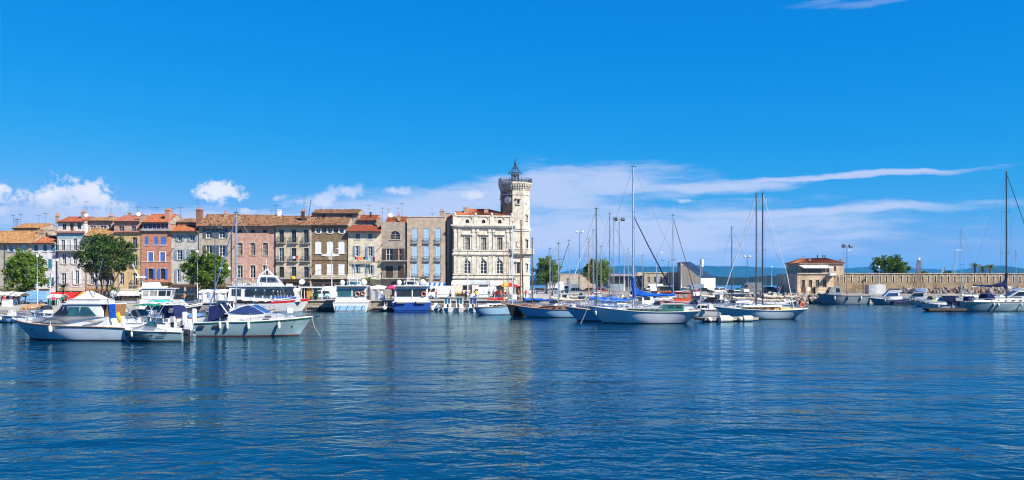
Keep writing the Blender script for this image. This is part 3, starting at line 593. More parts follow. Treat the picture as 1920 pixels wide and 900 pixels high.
# 6 salmon house
h = House('salmon pink house with bright blue shutters and glazed loggia', 264.8, 321.2, 430, plaster('wall_salmon', (0.50, 0.235, 0.16)), Y=171.0, flat=True)
for a, b in ((271, 278), (289, 296), (301, 311)): h.win(a, b, 444, 459, shut=BLUESH, state='closed', sill=WHITE)
for a, b in ((278, 287), (300.5, 309.5)): h.win(a, b, 473, 491, shut=BLUESH, state='closed', sur=WHITE)
for a, b in ((278, 287), (301, 310)): h.win(a, b, 503, 523, ar=0.18, shut=BLUESH, sur=CREAMT, frame=BRSH, bars=1)
h.finish().band(264.9, 321.0, 429, 433, GREYT, 0.4, 'cornice').band(265, 321, 490, 491.5, CREAMT, 0.08)
r = h.upper(267, 316, 417, 430, 402.5, 0.9, plaster('wall_salmon_top', (0.50, 0.27, 0.20)), T_ORANGE, [(268.5, 276, 418.5, 429), (277, 285, 418.5, 429), (286, 292.5, 418.5, 429), (293.5, 301, 418.5, 429), (302, 308, 418.5, 429), (309, 315, 418.5, 429)], frame=BLUESH)
chimney(r, PX(316, 174), 174, PZ(425, 174), PZ(394, 174), 0.9, 1.6, plaster('chimney_salmon', (0.48, 0.26, 0.19)), 3); antenna(r, PX(287, 177), 177, PZ(403, 177), 1.6, 5, 1.6); antenna(r, PX(293, 177), 177.4, PZ(403, 177), 1.7, 4, 0.8); antenna(r, PX(324, 178), 178, PZ(410, 178), 2.2, 4, 0.9); shopfront(h, 266, 320, 529, DARKWOOD)
# 7 pale grey house
h = House('pale grey house with grey blue shutters right of salmon house', 321.6, 372.4, 434, plaster('wall_palegrey', (0.52, 0.50, 0.46), 0.3), Y=171.2, ridge=423, roof=T_ORANGE, depth=7)
h.win(334, 341, 441, 452, shut=GREYSH, sill=GREYT).win(357, 365, 440, 452, shut=GREYSH, sill=GREYT).win(332, 341.5, 469, 487, shut=GREYSH, sill=GREYT).win(356, 365, 469, 487, shut=GREYSH, sill=GREYT).win(332, 339, 505, 528, shut=GREYSH, state='half').win(356, 364, 505, 528, shut=GREYSH).finish()
h.depth = 12; r = h.upper(332, 372, 417, 434, 411, 4.5, plaster('wall_back_grey', (0.45, 0.38, 0.30)), T_OLD); chimney(r, PX(338, 178), 178, PZ(420, 178), PZ(406, 178), 0.6, 0.6); antenna(r, PX(336, 178), 178.6, PZ(410, 178), 2.5, 5, 1.2); shopfront(h, 323, 372, 533, DARKWOOD)
# 8 beige house
h = House('beige house with slate shutters behind the quayside plane tree', 372.8, 436.8, 424, plaster('wall_beige', (0.49, 0.41, 0.31)), Y=171.0, ridge=403, roof=T_OLD)
for t_, b_ in ((428, 446), (460, 480), (498, 520)):
    for a in (386.5, 411): h.win(a, a + 10.5, t_, b_, shut=DKSH, sill=WHITE, bars=2)
h.finish().pipe(434.5); chimney(h.roof, PX(374, 173), 173, PZ(428, 173), PZ(393, 173), 0.9, 1.4, plaster('chimney_brick', (0.25, 0.12, 0.08)), 2); antenna(h.roof, PX(371, 174), 174, PZ(396, 174), 2.4); chimney(h.roof, PX(423, 175), 175, PZ(412, 175), PZ(400, 175), 0.6, 0.6); shopfront(h, 374, 436, 533, TEAK)
# 9 pink house
h = House('wide pink house with oval attic windows and arched casements', 437.2, 516.6, 424, plaster('wall_pink', (0.56, 0.335, 0.27), 0.45), Y=171.15, ridge=404, roof=T_OLD)
for c in (450, 474, 497): h.win(c - 4, c + 4, 430, 436.4, ar=0.36, frame=IRON, bars=0)
for c in (450, 474, 497.5): h.win(c - 5, c + 5, 455, 478, ar=0.16, sur=CREAMT, sill=CREAMT, glass=CURTAIN, bars=2, frame=TEAK)
for c in (450, 474, 497.5): h.win(c - 5, c + 5, 497, 521, ar=0.16, sur=CREAMT, sill=CREAMT, bars=2)
h.finish().band(437.4, 516.4, 525, 530, CREAMT, 0.18, 'cornice').pipe(516); chimney(h.roof, PX(441, 176), 176, PZ(410, 176), PZ(401, 176), 0.5, 0.5, pots=1); shopfront(h, 438, 516, 531, CREAMT)
MB().box(PX(428, 177), PX(470, 177), 176.6, 177.4, PZ(410, 177), PZ(402, 177)).build('parapet', CREAMT, h.roof)
# 10 cream house with iron balconies
h = House('cream house with three rows of iron balconies and brown roof', 517, 583.6, 423, plaster('wall_cream', (0.60, 0.51, 0.38), 0.35), Y=171.0, ridge=406, roof=T_OLD)
for c in (528, 551, 574.5):
    h.win(c - 4.5, c + 4.5, 431, 455, balc=('s', 1.65, 0.45, 1.0), bars=2, frame=DKSH, sur=CREAMT).win(c - 4.5, c + 4.5, 465, 489.5, balc=('s', 1.65, 0.45, 1.0), bars=2, frame=SKYSH if c == 528 else DKSH, sur=CREAMT).win(c - 4.5, c + 4.5, 500, 520, bars=2, frame=DKSH, sur=CREAMT)
h.finish().band(517.2, 583.4, 456, 457.5, CREAMT).band(517.2, 583.4, 490, 491.5, CREAMT).long_balcony(518, 583, 521, 0.8, 1.0).pipe(582.5, None, plaster('pipe_white', (0.6, 0.58, 0.55)))
for p, hh in ((509, 1.6), (516, 2.6)): antenna(h.roof, PX(p, 176), 176, PZ(408, 176), hh)
chimney(h.roof, PX(524, 176), 176, PZ(412, 176), PZ(393, 176), 0.6, 0.9, WHITE, 0); chimney(h.roof, PX(568, 173.5), 173.5, PZ(424, 173), PZ(396, 173), 0.5, 1.0, BRSH, 3); chimney(h.roof, PX(578, 173), 173.5, PZ(424, 173), PZ(406, 173), 0.6, 1.0); antenna(h.roof, PX(570, 175), 175, PZ(400, 175), 3.6); shopfront(h, 518, 583, 525, TEAK)
MB().tube([(PX(578, 174), 174, PZ(408, 174)), (PX(583, 174), 174, PZ(375, 174))], 0.06, 5).build('flue_pipe', IRON, h.roof)
# 11 brown house
h = House('brown rendered house with white shutters and oval wall sign', 584, 652.2, 422, plaster('wall_brown', (0.235, 0.165, 0.10), 0.4), Y=171.15, ridge=408.5, roof=T_OLD, depth=7)
for c in (597, 619, 641): h.win(c - 3.2, c + 3.2, 428, 437, shut=WHSH, sill=WHITE, bars=0)
for c in (597, 619, 640.5): h.win(c - 6, c + 6, 452, 475, ar=0.14, shut=WHSH, state='closed', sill=WHITE)
for c in (597, 619, 640.5): h.win(c - 6, c + 6, 494.5, 514.5, shut=WHSH, state='closed', sill=WHITE)
h.finish().band(584.2, 652, 516.5, 523, CREAMT, 0.5, 'ledge').band(584.2, 652, 487.5, 488.6, BRSH, 0.05); shopfront(h, 585, 651, 526, DARKWOOD)
b = MB(); b.prism_y([(h.px(619.5) + 1.8 * math.cos(a / 8 * math.pi), h.pz(478.3) + 0.27 * math.sin(a / 8 * math.pi)) for a in range(16)], h.Y - 0.09, h.Y - 0.01); b.build('wall_sign', WHITE, h.t); MB().box(h.px(616), h.px(623), h.Y - 0.05, h.Y - 0.01, h.pz(487), h.pz(481.4)).build('wall_plaque', CREAMT, h.t)
h.depth = 12; r = h.upper(585, 672, 400, 416, 393.5, 4.2, plaster('wall_mauve_back', (0.36, 0.28, 0.24)), T_OLD, [(604, 611, 400.5, 409), (648, 661, 401, 415)], frame=BRSH); antenna(r, PX(574, 178), 178, PZ(398, 178), 2.0)
# 12 cream house with laundry
h = House('cream house with orange roof and washing line under window', 652.6, 714.2, 434, plaster('wall_butter', (0.68, 0.60, 0.46), 0.2), Y=171.0, ridge=423.5, roof=T_RED, depth=7)
h.win(667, 675, 438, 448, sill=WHITE, frame=GREYSH).win(690, 698, 438, 448, sill=WHITE, frame=GREYSH).win(667, 675.5, 461, 480, shut=GREYSH, state='half').win(690, 698, 462, 480, shut=GREYSH, sill=CREAMT).win(667, 675.5, 496, 513, shut=GREYSH, state='half').win(690, 698, 497, 515, shut=GREYSH).win(683, 702, 533, 556, ar=0.5, frame=DARKWOOD, name='window')
h.finish().long_balcony(653.5, 713.5, 523, 1.1, 1.0, WHITE).band(653, 714, 489.6, 490.8, CREAMT); h.depth = 12
r = h.upper(671, 706, 413, 428, 404, 4.4, plaster('wall_back_mauve', (0.38, 0.29, 0.25)), T_RED, [(673, 679, 416, 423), (697, 704, 416, 423)]); antenna(r, PX(692, 178), 178, PZ(404, 178), 2.2); chimney(r, PX(695, 177), 177, PZ(407, 177), PZ(398, 177), 0.3, 0.3, IRON, 0)
chimney(h.roof, PX(711, 174), 174, PZ(432, 174), PZ(408, 174), 0.7, 0.8)
# 13 greige house with arched loggia
h = House('greige flat topped house with arched attic window and loggia balcony', 714.6, 762.8, 416.5, plaster('wall_greige', (0.42, 0.35, 0.285), 0.45), Y=171.3, flat=True)
h.win(731.5, 750, 433, 449, ar=0.36, frame=OLDWOOD, bars=2, sill=CREAMT).win(724, 736.5, 466, 488, frame=WHITE, shut=BRSH, bars=1).win(747.5, 758.5, 466, 488, frame=WHITE, shut=BRSH, state='half', bars=1).win(723, 737, 499, 521, shut=BRSH, state='closed').win(746, 758.5, 499, 521, shut=BRSH, state='closed').win(733, 746, 527, 556, ar=0.5, frame=DARKWOOD).win(750, 759, 530, 556, ar=0.5, frame=DARKWOOD)
h.finish().long_balcony(718, 764, 488.5, 1.1, 1.0).long_balcony(716, 763, 521.5, 1.0, 1.0).pipe(762)
b = MB(); tiles(b, (PX(724, 176), 175, PZ(414, 176)), (PX(763, 176), 175, PZ(414, 176)), (PX(763, 178), 179, PZ(405, 178)), (PX(724, 178), 179, PZ(405, 178))); b.prism_x([(175.02, PZ(414, 176) - .3), (175.02, PZ(414, 176) - .03), (179, PZ(405, 178) - .03), (181.2, PZ(414, 176) - .3)], PX(724, 176) + .03, PX(763, 176) - .03); r = b.build('roof', T_ORANGE, h.t, kind='stuff'); dish(r, PX(733, 174), 174, PZ(404, 174), 0.5); chimney(r, PX(748, 175), 175, PZ(414, 175), PZ(404, 175), 0.5, 0.5)
for p, hh in ((717, 2.6), (729, 2.4), (746, 2.6), (754, 3.6)): antenna(r, PX(p, 175), 175, PZ(413, 175), hh, 5, 0.7)
# 14 beige block with pale blue shutters
h = House('plain beige block with nine tall pale blue shuttered windows', 763.2, 834.5, 407, plaster('wall_sand', (0.51, 0.40, 0.30), 0.2), Y=171.0, flat=True, depth=5)
for c in (778, 800, 821.5):
    for t_, b_ in ((428, 455), (461.5, 488.5), (493, 521.5)): h.win(c - 4.5, c + 4.5, t_, b_, shut=SKYSH, state='closed', balc=('c', 1.25, 0.28, 0.85))
h.win(772, 784, 530, 556, frame=DARKWOOD).win(790, 802, 530, 556, frame=DARKWOOD).win(810, 826, 530, 556, frame=DARKWOOD).finish().band(763, 834.7, 405.6, 407.2, CREAMT, 0.08, 'coping')
antenna(h.t, PX(811, 174), 174, h.ze, 1.0, 4, 0.8); chimney(h.t, PX(829, 174.5), 174.5, h.ze - 1, PZ(396, 174.5), 0.9, 0.9)
# washing on the line and cloths on the balconies
Y = 170.2
for k, (p0, p1, hh, c) in enumerate(((665, 668, 5, BLACKC), (668.5, 672.5, 7, PINKC), (675, 679.5, 6, ORANGEC), (681, 685.5, 5, BLACKC), (686, 690, 6, FADEDB), (690.5, 694, 7, GREYC), (695, 698.5, 9, cloth('turquoise_cloth', (0.03, 0.35, 0.45))), (699, 703, 9, cloth('plum_cloth', (0.20, 0.01, 0.06))))):
    nm = ['black', 'pink', 'orange', 'second black', 'faded blue', 'grey', 'turquoise', 'dark plum'][k]; x0, x1 = PX(p0, Y), PX(p1, Y); zt = PZ(481.5, Y); b = MB(); n = 6
    set_org(((x0 + x1) / 2, Y, zt)); rg = lambda dy: [[(x0 + (x1 - x0) * i / n, Y + dy + 0.03 * math.sin(i * 1.9 + k), zt - hh * 0.103 * q) for i in range(n + 1)] for q in (0, 0.5, 1.0)]
    b.loft(rg(-0.015), False).loft(rg(0.015), False); o = b.build('garment', c); o.location = ((x0 + x1) / 2, Y, zt); tag(o, '%s garment drying on the washing line of the cream house' % nm, 'laundry', 'washing on the line')
t = thing('washing_line', 'thin washing line strung under the cream house window', 'washing line', (PX(684, Y), Y, PZ(481, Y))); b = MB(); b.tube([(PX(664, Y), Y, PZ(481.2, Y)), (PX(684, Y), Y, PZ(481.6, Y)), (PX(704, Y), Y, PZ(481.2, Y))], 0.015, 4); b.build('cord', ROPE, t)
for p in (664, 704): MB().tube([(PX(p, 171), 171, PZ(481, 171)), (PX(p, Y), Y, PZ(481.2, Y))], 0.02, 4).build('bracket', IRON, t)
Y = 170.42; zt = PZ(480.5, Y); t = thing('balcony_cloth', 'blue white and red cloth hung over a cream house balcony', 'flag', (PX(551, Y), Y, zt))
for i, c in enumerate((FADEDB, WHITEC, REDC)): MB().box(PX(545 + i * 4.3, Y), PX(549.2 + i * 4.3, Y), Y - 0.03, Y, zt - 0.45, zt).build('stripe', c, t)
set_org((0, 0, 0)); o = MB().box(PX(548, 170), PX(553.5, 170), 170.02, 170.06, PZ(523, 170), PZ(517.5, 170)).build('balcony_cloth', YELLOWC); tag(o, 'yellow cloth hanging on the long first floor balcony', 'cloth')
# awnings on the fronts
awning('shop_awning', 'bright red shop awning at the foot of the white house', 93, 149, 548, 556, 170.9, 2.6, REDC); awning('shop_awning', 'small orange shop awning left of the ochre house door', 154, 166, 547, 554, 170.8, 2.2, ORANGEC)
awning('shop_awning', 'beige shop awning under the pink house', 438, 475, 531, 539, 170.9, 2.4, BEIGEC); awning('shop_awning', 'white shop awning in front of the yellow house', 218, 262, 546, 552, 170.9, 2.4, WHITEC); awning('shop_awning', 'pale awning under the salmon house', 268, 318, 536, 541, 170.7, 1.8, BEIGEC)
awning('shop_awning', 'blue and white striped awning under the plain beige block', 768, 836, 530, 539, 170.7, 3.2, BLUEC, stripes=WHITEC)
# town hall with clock tower (built square, then turned to face slightly right)
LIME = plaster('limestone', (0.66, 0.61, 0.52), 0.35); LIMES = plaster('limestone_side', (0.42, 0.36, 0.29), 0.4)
SC_ = F / 172.0; TH_RZ = R(10)
TX, TY = PX(906.5, 171.5), 171.5
th = thing('town_hall', 'ornate cream stone town hall with hipped tile roof', 'town hall', (TX, TY, 1.55), TH_RZ, world=False)
TWd = 11.7; hx = TWd / 2; zz = lambda py: (556.5 - py) / 9.7           # rows of the photograph -> height above the quay
H0 = zz(402); D = 12.0; b = MB(); holes = []; hw = []
cols = [(876.5 - 906.5) / 9.7 * 1.015, 0.03, (937 - 906.5) / 9.7 * 1.015]
for c in cols:
    holes.append((c - 0.52, c + 0.52, zz(466), zz(443.5), 0)); hw.append((holes[-1], dict(glass=CURTAIN, frame=BRSH, bars=1)))
    holes.append((c - 0.62, c + 0.62, zz(511), zz(485.5), 0.62)); hw.append((holes[-1], dict(frame=WHITE, bars=2, sur=LIME)))
    holes.append((c - 0.9, c + 0.9, 0.1, zz(527), 0)); hw.append((holes[-1], dict(frame=DARKWOOD, bars=1)))
    holes.append((c - 0.36, c + 0.36, zz(416.5), zz(409.5), 0.36)); hw.append((holes[-1], dict(frame=IRON, bars=0)))
facade(b, -hx, hx, 0, H0, 0, holes, 0.3)
b.poly([(hx, 0, 0), (hx, D, 0), (hx, D, H0), (hx, 0, H0)]); b.poly([(-hx, D, 0), (hx, D, 0), (hx, D, H0), (-hx, D, H0)]); b.poly([(-hx, 0.34, 0), (hx, 0.34, 0), (hx, 0.34, H0), (-hx, 0.34, H0)]); b.poly([(-hx, 0, H0 - 0.3), (hx, 0, H0 - 0.3), (hx, D, H0 - 0.3), (-hx, D, H0 - 0.3)])
b.build('wall', LIME, th)
sb = MB(); sb.box(-hx - 0.02, -hx + 0.3, 0.3, D, 0, H0 - 0.2); sb.build('side_wall', LIMES, th)
for h_, kw in hw: window(th, h_[0], h_[1], h_[2], h_[3], 0, h_[4], **kw)
def course(z0, z1, d, name='cornice', m_=None, par=None, x0=None, x1=None):
    a, c_ = (-hx if x0 is None else x0), (hx if x1 is None else x1); MB().box(a - d, c_ + d, -d, 0.004, z0, z1).build(name, m_ or LIME, par or th)
for z0, z1, d, nm in ((zz(520), zz(517), .22, 'plinth_course'), (zz(513.5), zz(511.5), .16, 'sill_course'), (zz(478), zz(475.5), .14, 'string_course'), (zz(475.5), zz(473), .30, 'cornice'), (zz(468.5), zz(466.2), .12, 'sill_course'), (zz(428), zz(424.5), .16, 'architrave'), (zz(422), zz(419.6), .55, 'cornice'), (zz(424.5), zz(422), .36, 'cornice'), (zz(404), zz(401.5), .16, 'coping')): course(z0, z1, d, nm)
b = MB()
for i in range(34): x = -hx + 0.2 + i * (TWd - 0.4) / 33; b.box(x - 0.08, x + 0.08, -0.5, 0, zz(424.4), zz(422.4))
b.build('dentils', LIME, th)
for x in (-hx + 0.35, -hx + 1.15, cols[0] + 1.15, cols[1] - 1.15, cols[1] + 1.15, cols[2] - 1.15, hx - 1.1, hx - 0.3):
    b = MB(); b.box(x - 0.24, x + 0.24, -0.13, 0, zz(466), zz(433)).box(x - 0.30, x + 0.30, -0.2, 0, zz(433), zz(431)).box(x - 0.27, x + 0.27, -0.16, 0, zz(431), zz(428)).box(x - 0.30, x + 0.30, -0.17, 0, zz(466.2), zz(464)); b.build('pilaster', LIME, th)
    b = MB(); b.box(x - 0.24, x + 0.24, -0.10, 0, zz(511.4), zz(478.1)); b.build('pilaster', LIME, th)
for c in cols:
    b = MB(); b.box(c - 1.05, c + 1.05, -0.34, 0, zz(438.5), zz(436)).box(c - 0.9, c + 0.9, -0.2, 0, zz(440.5), zz(438.5)).box(c - 0.72, c - 0.53, -0.09, 0, zz(466), zz(440.5)).box(c + 0.53, c + 0.72, -0.09, 0, zz(466), zz(440.5)); b.build('window_hood', LIME, th)
    b = MB(); b.obox((c, -0.1, zz(481.5)), (0.34, 0.3, 0.5)); b.build('keystone', LIME, th)
    arc = arch_pts(c - 0.95, c + 0.95, zz(410), 0.75); b = MB()
    for (ax, az_), (bx, bz) in zip(arc, arc[1:]): b.loft([[(ax, -0.14, az_), (ax, 0, az_), (ax, 0, az_ + 0.14), (ax, -0.14, az_ + 0.14)], [(bx, -0.14, bz), (bx, 0, bz), (bx, 0, bz + 0.14), (bx, -0.14, bz + 0.14)]])
    b.build('oculus_hood', LIME, th)
for x in (-hx + 0.3, (cols[0] + cols[1]) / 2, (cols[1] + cols[2]) / 2, hx - 0.3): b = MB(); b.box(x - 0.4, x + 0.4, -0.1, 0, zz(419.5), zz(404.1)); b.lathe([(0.3, 0), (0.22, 0.12), (0.26, 0.35), (0.05, 0.5)], (x, 0.0, zz(401.5)), 8); b.build('parapet_pier', LIME, th)
for k in range(9):
    z0, z1 = zz(511) + (zz(478.2) - zz(511)) * k / 9, zz(511) + (zz(478.2) - zz(511)) * (k + 1) / 9
    for a, c_ in ((-hx + 0.62, -hx + 0.88), (-hx + 1.42, cols[0] - 0.85), (cols[0] + 1.42, cols[1] - 1.42), (cols[1] + 1.42, cols[2] - 1.42), (cols[2] + 0.85, hx - 1.36)):
        if c_ - a > 0.2: MB().box(a, c_, -0.05, 0.0, z0 + 0.025, z1 - 0.025).build('stone_block', LIME, th)
rb = MB(); zr = zz(385); e = 0.35
tiles(rb, (-hx - e, -e + 0.6, H0 + 0.05), (hx + e, -e + 0.6, H0 + 0.05), (hx - 4.2, D / 2, zr), (-hx + 4.2, D / 2, zr)); tiles(rb, (-hx - e, D + e, H0 + 0.05), (-hx - e, -e + 0.6, H0 + 0.05), (-hx + 4.2, D / 2, zr), (-hx + 4.2, D / 2, zr)); tiles(rb, (hx + e, -e + 0.6, H0 + 0.05), (hx + e, D + e, H0 + 0.05), (hx - 4.2, D / 2, zr), (hx - 4.2, D / 2, zr)); tiles(rb, (hx + e, D + e, H0 + 0.05), (-hx - e, D + e, H0 + 0.05), (-hx + 4.2, D / 2, zr), (hx - 4.2, D / 2, zr), 0.5)
q_ = [(-hx - e + .05, -e + .65), (hx + e - .05, -e + .65), (hx + e - .05, D + e - .05), (-hx - e + .05, D + e - .05)]; rb.loft([[(x, y, H0 - .1) for x, y in q_], [(x, y, H0) for x, y in q_], [(-hx + 4.2, D / 2 - .05, zr - .08), (hx - 4.2, D / 2 - .05, zr - .08), (hx - 4.2, D / 2 + .05, zr - .08), (-hx + 4.2, D / 2 + .05, zr - .08)]]); rf = rb.build('roof', T_ORANGE, th, kind='stuff')
for x, y, z1 in ((-3.1, 2.6, zz(385)), (0.9, 2.8, zz(387)), (-hx - 0.2, 8, zz(392)), (-4.3, 6, zz(390))): chimney(rf, x, y, H0, z1, 0.8, 0.7, None, 0)
# tower
tx0, ty0 = 6.75, 2.95
tw = thing('clock_tower', 'octagonal stone clock tower with wrought iron belfry', 'clock tower', (TX + math.cos(TH_RZ) * tx0 - math.sin(TH_RZ) * ty0, TY + math.sin(TH_RZ) * tx0 + math.cos(TH_RZ) * ty0, 1.55), R(-10), world=False)
ts = [R(45 * k) for k in range(8)]
def octo(r, z): return [(r * math.cos(a - math.pi / 2), r * math.sin(a - math.pi / 2), z) for a in ts]
TR = 2.95; LIMET = plaster('limestone_tower', (0.60, 0.54, 0.45), 0.5)
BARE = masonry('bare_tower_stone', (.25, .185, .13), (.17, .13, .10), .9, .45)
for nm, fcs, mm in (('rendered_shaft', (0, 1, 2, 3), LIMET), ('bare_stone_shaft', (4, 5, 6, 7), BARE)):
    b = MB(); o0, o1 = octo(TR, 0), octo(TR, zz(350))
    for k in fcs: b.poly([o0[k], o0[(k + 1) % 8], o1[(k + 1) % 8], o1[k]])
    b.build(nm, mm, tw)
for z0, z1, d in ((zz(427), zz(424), .25), (zz(430), zz(427), .15), (zz(477), zz(474), .35), (zz(479), zz(477), .2), (zz(514), zz(511.5), .2), (zz(361.5), zz(359.6), .12)): MB().loft([octo(TR + d, z0), octo(TR + d, z1)]).build('cornice', LIME, tw)
b = MB()
for k in range(8):
    a0, a1 = ts[k] - math.pi / 2, ts[(k + 1) % 8] - math.pi / 2
    for i in range(5):
        q = (i + 0.5) / 5; p = Vector(octo(TR, 0)[k]).lerp(Vector(octo(TR, 0)[(k + 1) % 8]), q); n_ = Vector((p.x, p.y, 0)).normalized(); ang = math.atan2(n_.y, n_.x)
        for dz, ln in ((0.0, 0.38), (-0.38, 0.25), (-0.7, 0.13)): b.obox((p.x + n_.x * ln / 2, p.y + n_.y * ln / 2, zz(341.5) - 0.2 + dz), (ln, 0.26, 0.4), ang)
b.build('corbels', LIMET, tw)
MB().loft([octo(TR - 0.05, zz(350) - 0.05), octo(TR + 0.10, zz(344)), octo(TR + 0.32, zz(339.5))]).build('corbel_table', LIMET, tw); MB().loft([octo(TR + 0.38, zz(341.5)), octo(TR + 0.46, zz(340)), octo(TR + 0.46, zz(337.5))]).build('parapet', LIMET, tw)
def on_face(k, r=TR, off=0.0):
    """Frame of face k: centre, outward angle."""
    a = (ts[k] + R(22.5)) - math.pi / 2; ap = r * math.cos(R(22.5)) + off; return Vector((ap * math.cos(a), ap * math.sin(a), 0)), a
for k in (6, 7, 0, 1):
    pass
def clock(k, z, r=0.62):
    c, a = on_face(k, off=0.02); Mx = Matrix.Translation((c.x, c.y, z)) @ Matrix.Rotation(a, 4, 'Z') @ Matrix.Rotation(R(90), 4, 'Y')
    def disc(mb_, r0, d0, d1, n=24): mb_.v_ = None; t_ = MB().lathe([(r0, d0), (r0, d1)], n=n); mb_.add([Mx @ Vector(v) for v in t_.v], t_.f)
    b = MB(); disc(b, r + 0.14, -0.03, 0.06); ck = b.build('clock', LIME, tw); b = MB(); disc(b, r, 0.055, 0.085); b.build('dial', WHITE, ck)
    b = MB()
    for i in range(12):
        an = R(30 * i); t_ = MB().obox((math.cos(an) * r * 0.84, math.sin(an) * r * 0.84, 0.09), (0.16, 0.05, 0.02), an); b.add([Mx @ Vector(v) for v in t_.v], t_.f)
    b.build('hour_marks', BLACK, ck)
    for an, L, w in ((R(-60), 0.34, 0.09), (R(25), 0.5, 0.06)):
        t_ = MB().obox((math.cos(an) * L / 2, math.sin(an) * L / 2, 0.105), (L, w, 0.02), an); MB().add([Mx @ Vector(v) for v in t_.v], t_.f).build('hand', BLACK, ck)
clock(7, zz(371)); clock(1, zz(371))
def tower_window(k, z0, z1, w, hood=True, off=0.0):
    c, a = on_face(k); Mx = Matrix.Translation((c.x, c.y, 0)) @ Matrix.Rotation(a + math.pi / 2, 4, 'Z')
    def T(mb_): mb_.v = [tuple(Mx @ Vector((v[0] + off, v[1], v[2]))) for v in mb_.v]; return mb_
    T(MB().box(-w / 2, w / 2, -0.02, 0.05, z0, z1)).build('window', GLASS, tw)
    b = MB(); b.box(-w / 2 - 0.16, -w / 2, -0.1, 0.05, z0, z1).box(w / 2, w / 2 + 0.16, -0.1, 0.05, z0, z1).box(-w / 2 - 0.3, w / 2 + 0.3, -0.32, 0.05, z1, z1 + 0.22).box(-w / 2 - 0.22, w / 2 + 0.22, -0.22, 0.05, z0 - 0.14, z0)
    if hood: b.prism_y([(-w / 2 - 0.34, z1 + 0.22), (w / 2 + 0.34, z1 + 0.22), (0, z1 + 0.52)], -0.34, 0.05)
    T(b).build('window_surround', LIME, tw)
tower_window(0, zz(379), zz(370), 0.5); tower_window(1, zz(409), zz(400), 0.4); tower_window(6, zz(380), zz(370), 0.4); tower_window(0, zz(510), zz(489), 0.62, False); tower_window(1, zz(463), zz(446), 0.7); tower_window(0, zz(552), zz(534), 1.1, False); tower_window(1, zz(505), zz(492), 0.5, False)
b = MB(); c, a = on_face(0, off=0.06)
for i in range(14):
    q = random.uniform(-0.45, 0.45); z = random.uniform(zz(466), zz(442)); b.ell((c.x + q * -math.sin(a), c.y + q * math.cos(a), z), (0.16, 0.12, 0.2), 7, 4, 0.2)
b.build('carved_crest', LIME, tw, kind='stuff')
MB().loft([octo(TR + 0.35, zz(476)), octo(TR + 0.85, zz(473)), octo(TR + 0.85, zz(471))]).build('balcony', LIME, tw)
b = MB()
for k in range(8):
    p0, p1 = Vector(octo(TR + 0.75, zz(471))[k]), Vector(octo(TR + 0.75, zz(471))[(k + 1) % 8])
    for i in range(9): p = p0.lerp(p1, i / 9); b.lathe([(0.07, 0), (0.11, 0.25), (0.05, 0.55), (0.09, 0.62)], tuple(p), 6)
    b.tube([p0 + Vector((0, 0, 0.68)), p1 + Vector((0, 0, 0.68))], 0.11, 6)
b.build('balustrade', LIME, tw)
# belfry ironwork
zt = zz(337.5); b = MB()
for k in range(8):
    p0, p1 = Vector(octo(TR + 0.36, zt))[0:3] if False else Vector(octo(TR + 0.36, zt)[k]), Vector(octo(TR + 0.36, zt)[(k + 1) % 8])
    for hgt in (0.2, 0.55): b.tube([p0 + Vector((0, 0, hgt)), p1 + Vector((0, 0, hgt))], 0.04, 4)
    for i in range(4):
        p = p0.lerp(p1, i / 4); b.tube([p, p + Vector((0, 0, 0.8))], 0.035, 4)
        b.tube([p + Vector((0.16 * math.cos(s_), 0.16 * math.sin(s_) * 0.3, 0.38 + 0.16 * math.sin(s_))) for s_ in [R(60 * j) for j in range(7)]], 0.03, 4); b.ell(tuple(p + Vector((0, 0, 0.86))), (0.09, 0.09, 0.12), 6, 4)
b.build('iron_railing', IRON, tw)
b = MB(); zc = zt; r0 = 0.95; z1 = zt + 1.2; z2 = zt + 2.5
MB().loft([octo(1.5, zt), octo(1.5, zt + 0.25)]).build('belfry_base', LIMET, tw)
for k in range(8):
    a = ts[k]; ca, sa = math.cos(a), math.sin(a)
    b.tube([(r0 * ca, r0 * sa, zt), (r0 * ca, r0 * sa, z2)], 0.065, 5)
    b.tube([(2.6 * ca, 2.6 * sa, zt + 0.2), (2.0 * ca, 2.0 * sa, zt + 0.9), (1.4 * ca, 1.4 * sa, zt + 0.75), (r0 * ca, r0 * sa, zt + 1.2)], 0.05, 5)
    b.tube([(1.75 * ca, 1.75 * sa, z2 - 0.25), (1.55 * ca, 1.55 * sa, z2 + 0.05), (1.05 * ca, 1.05 * sa, z2 + 0.45), (0.5 * ca, 0.5 * sa, z2 + 1.2), (0.18 * ca, 0.18 * sa, z2 + 1.9)], 0.06, 5)
    for q in (0.35, 0.7): b.tube([(r0 * ca, r0 * sa, z1 + q * 1.0), (0.55 * ca, 0.55 * sa, z1 + q + 0.35), (0.35 * ca, 0.35 * sa, z1 + q)], 0.035, 4)
for r_, z in ((r0, z1), (r0, z2), (1.7, z2 - 0.2), (0.62, z2 + 1.05), (r0, zt + 0.6), (r0, z1 + 0.6)): b.tube([(r_ * math.cos(R(22.5 * i)), r_ * math.sin(R(22.5 * i)), z) for i in range(17)], 0.05, 5)
b.tube([(0, 0, z2 + 1.2), (0, 0, z2 + 3.1)], 0.06, 5); b.ell((0, 0, z2 + 2.1), (0.3, 0.3, 0.3), 8, 5); b.ell((0, 0, z2 + 2.65), (0.18, 0.18, 0.2), 8, 5); b.tube([(-0.3, 0, z2 + 2.95), (0.3, 0, z2 + 2.95)], 0.045, 4); b.v = [(x * .78, y * .78, zt + (z - zt) * .86) for x, y, z in b.v]; b.build('belfry_cage', IRON, tw)
MB().lathe([(0.36, 0), (0.3, 0.12), (0.24, 0.4), (0.18, 0.58), (0.05, 0.65)], (0, 0, z1 + 0.1), 12).build('bell', metal('bronze', (0.12, 0.09, 0.05), 0.5), tw)
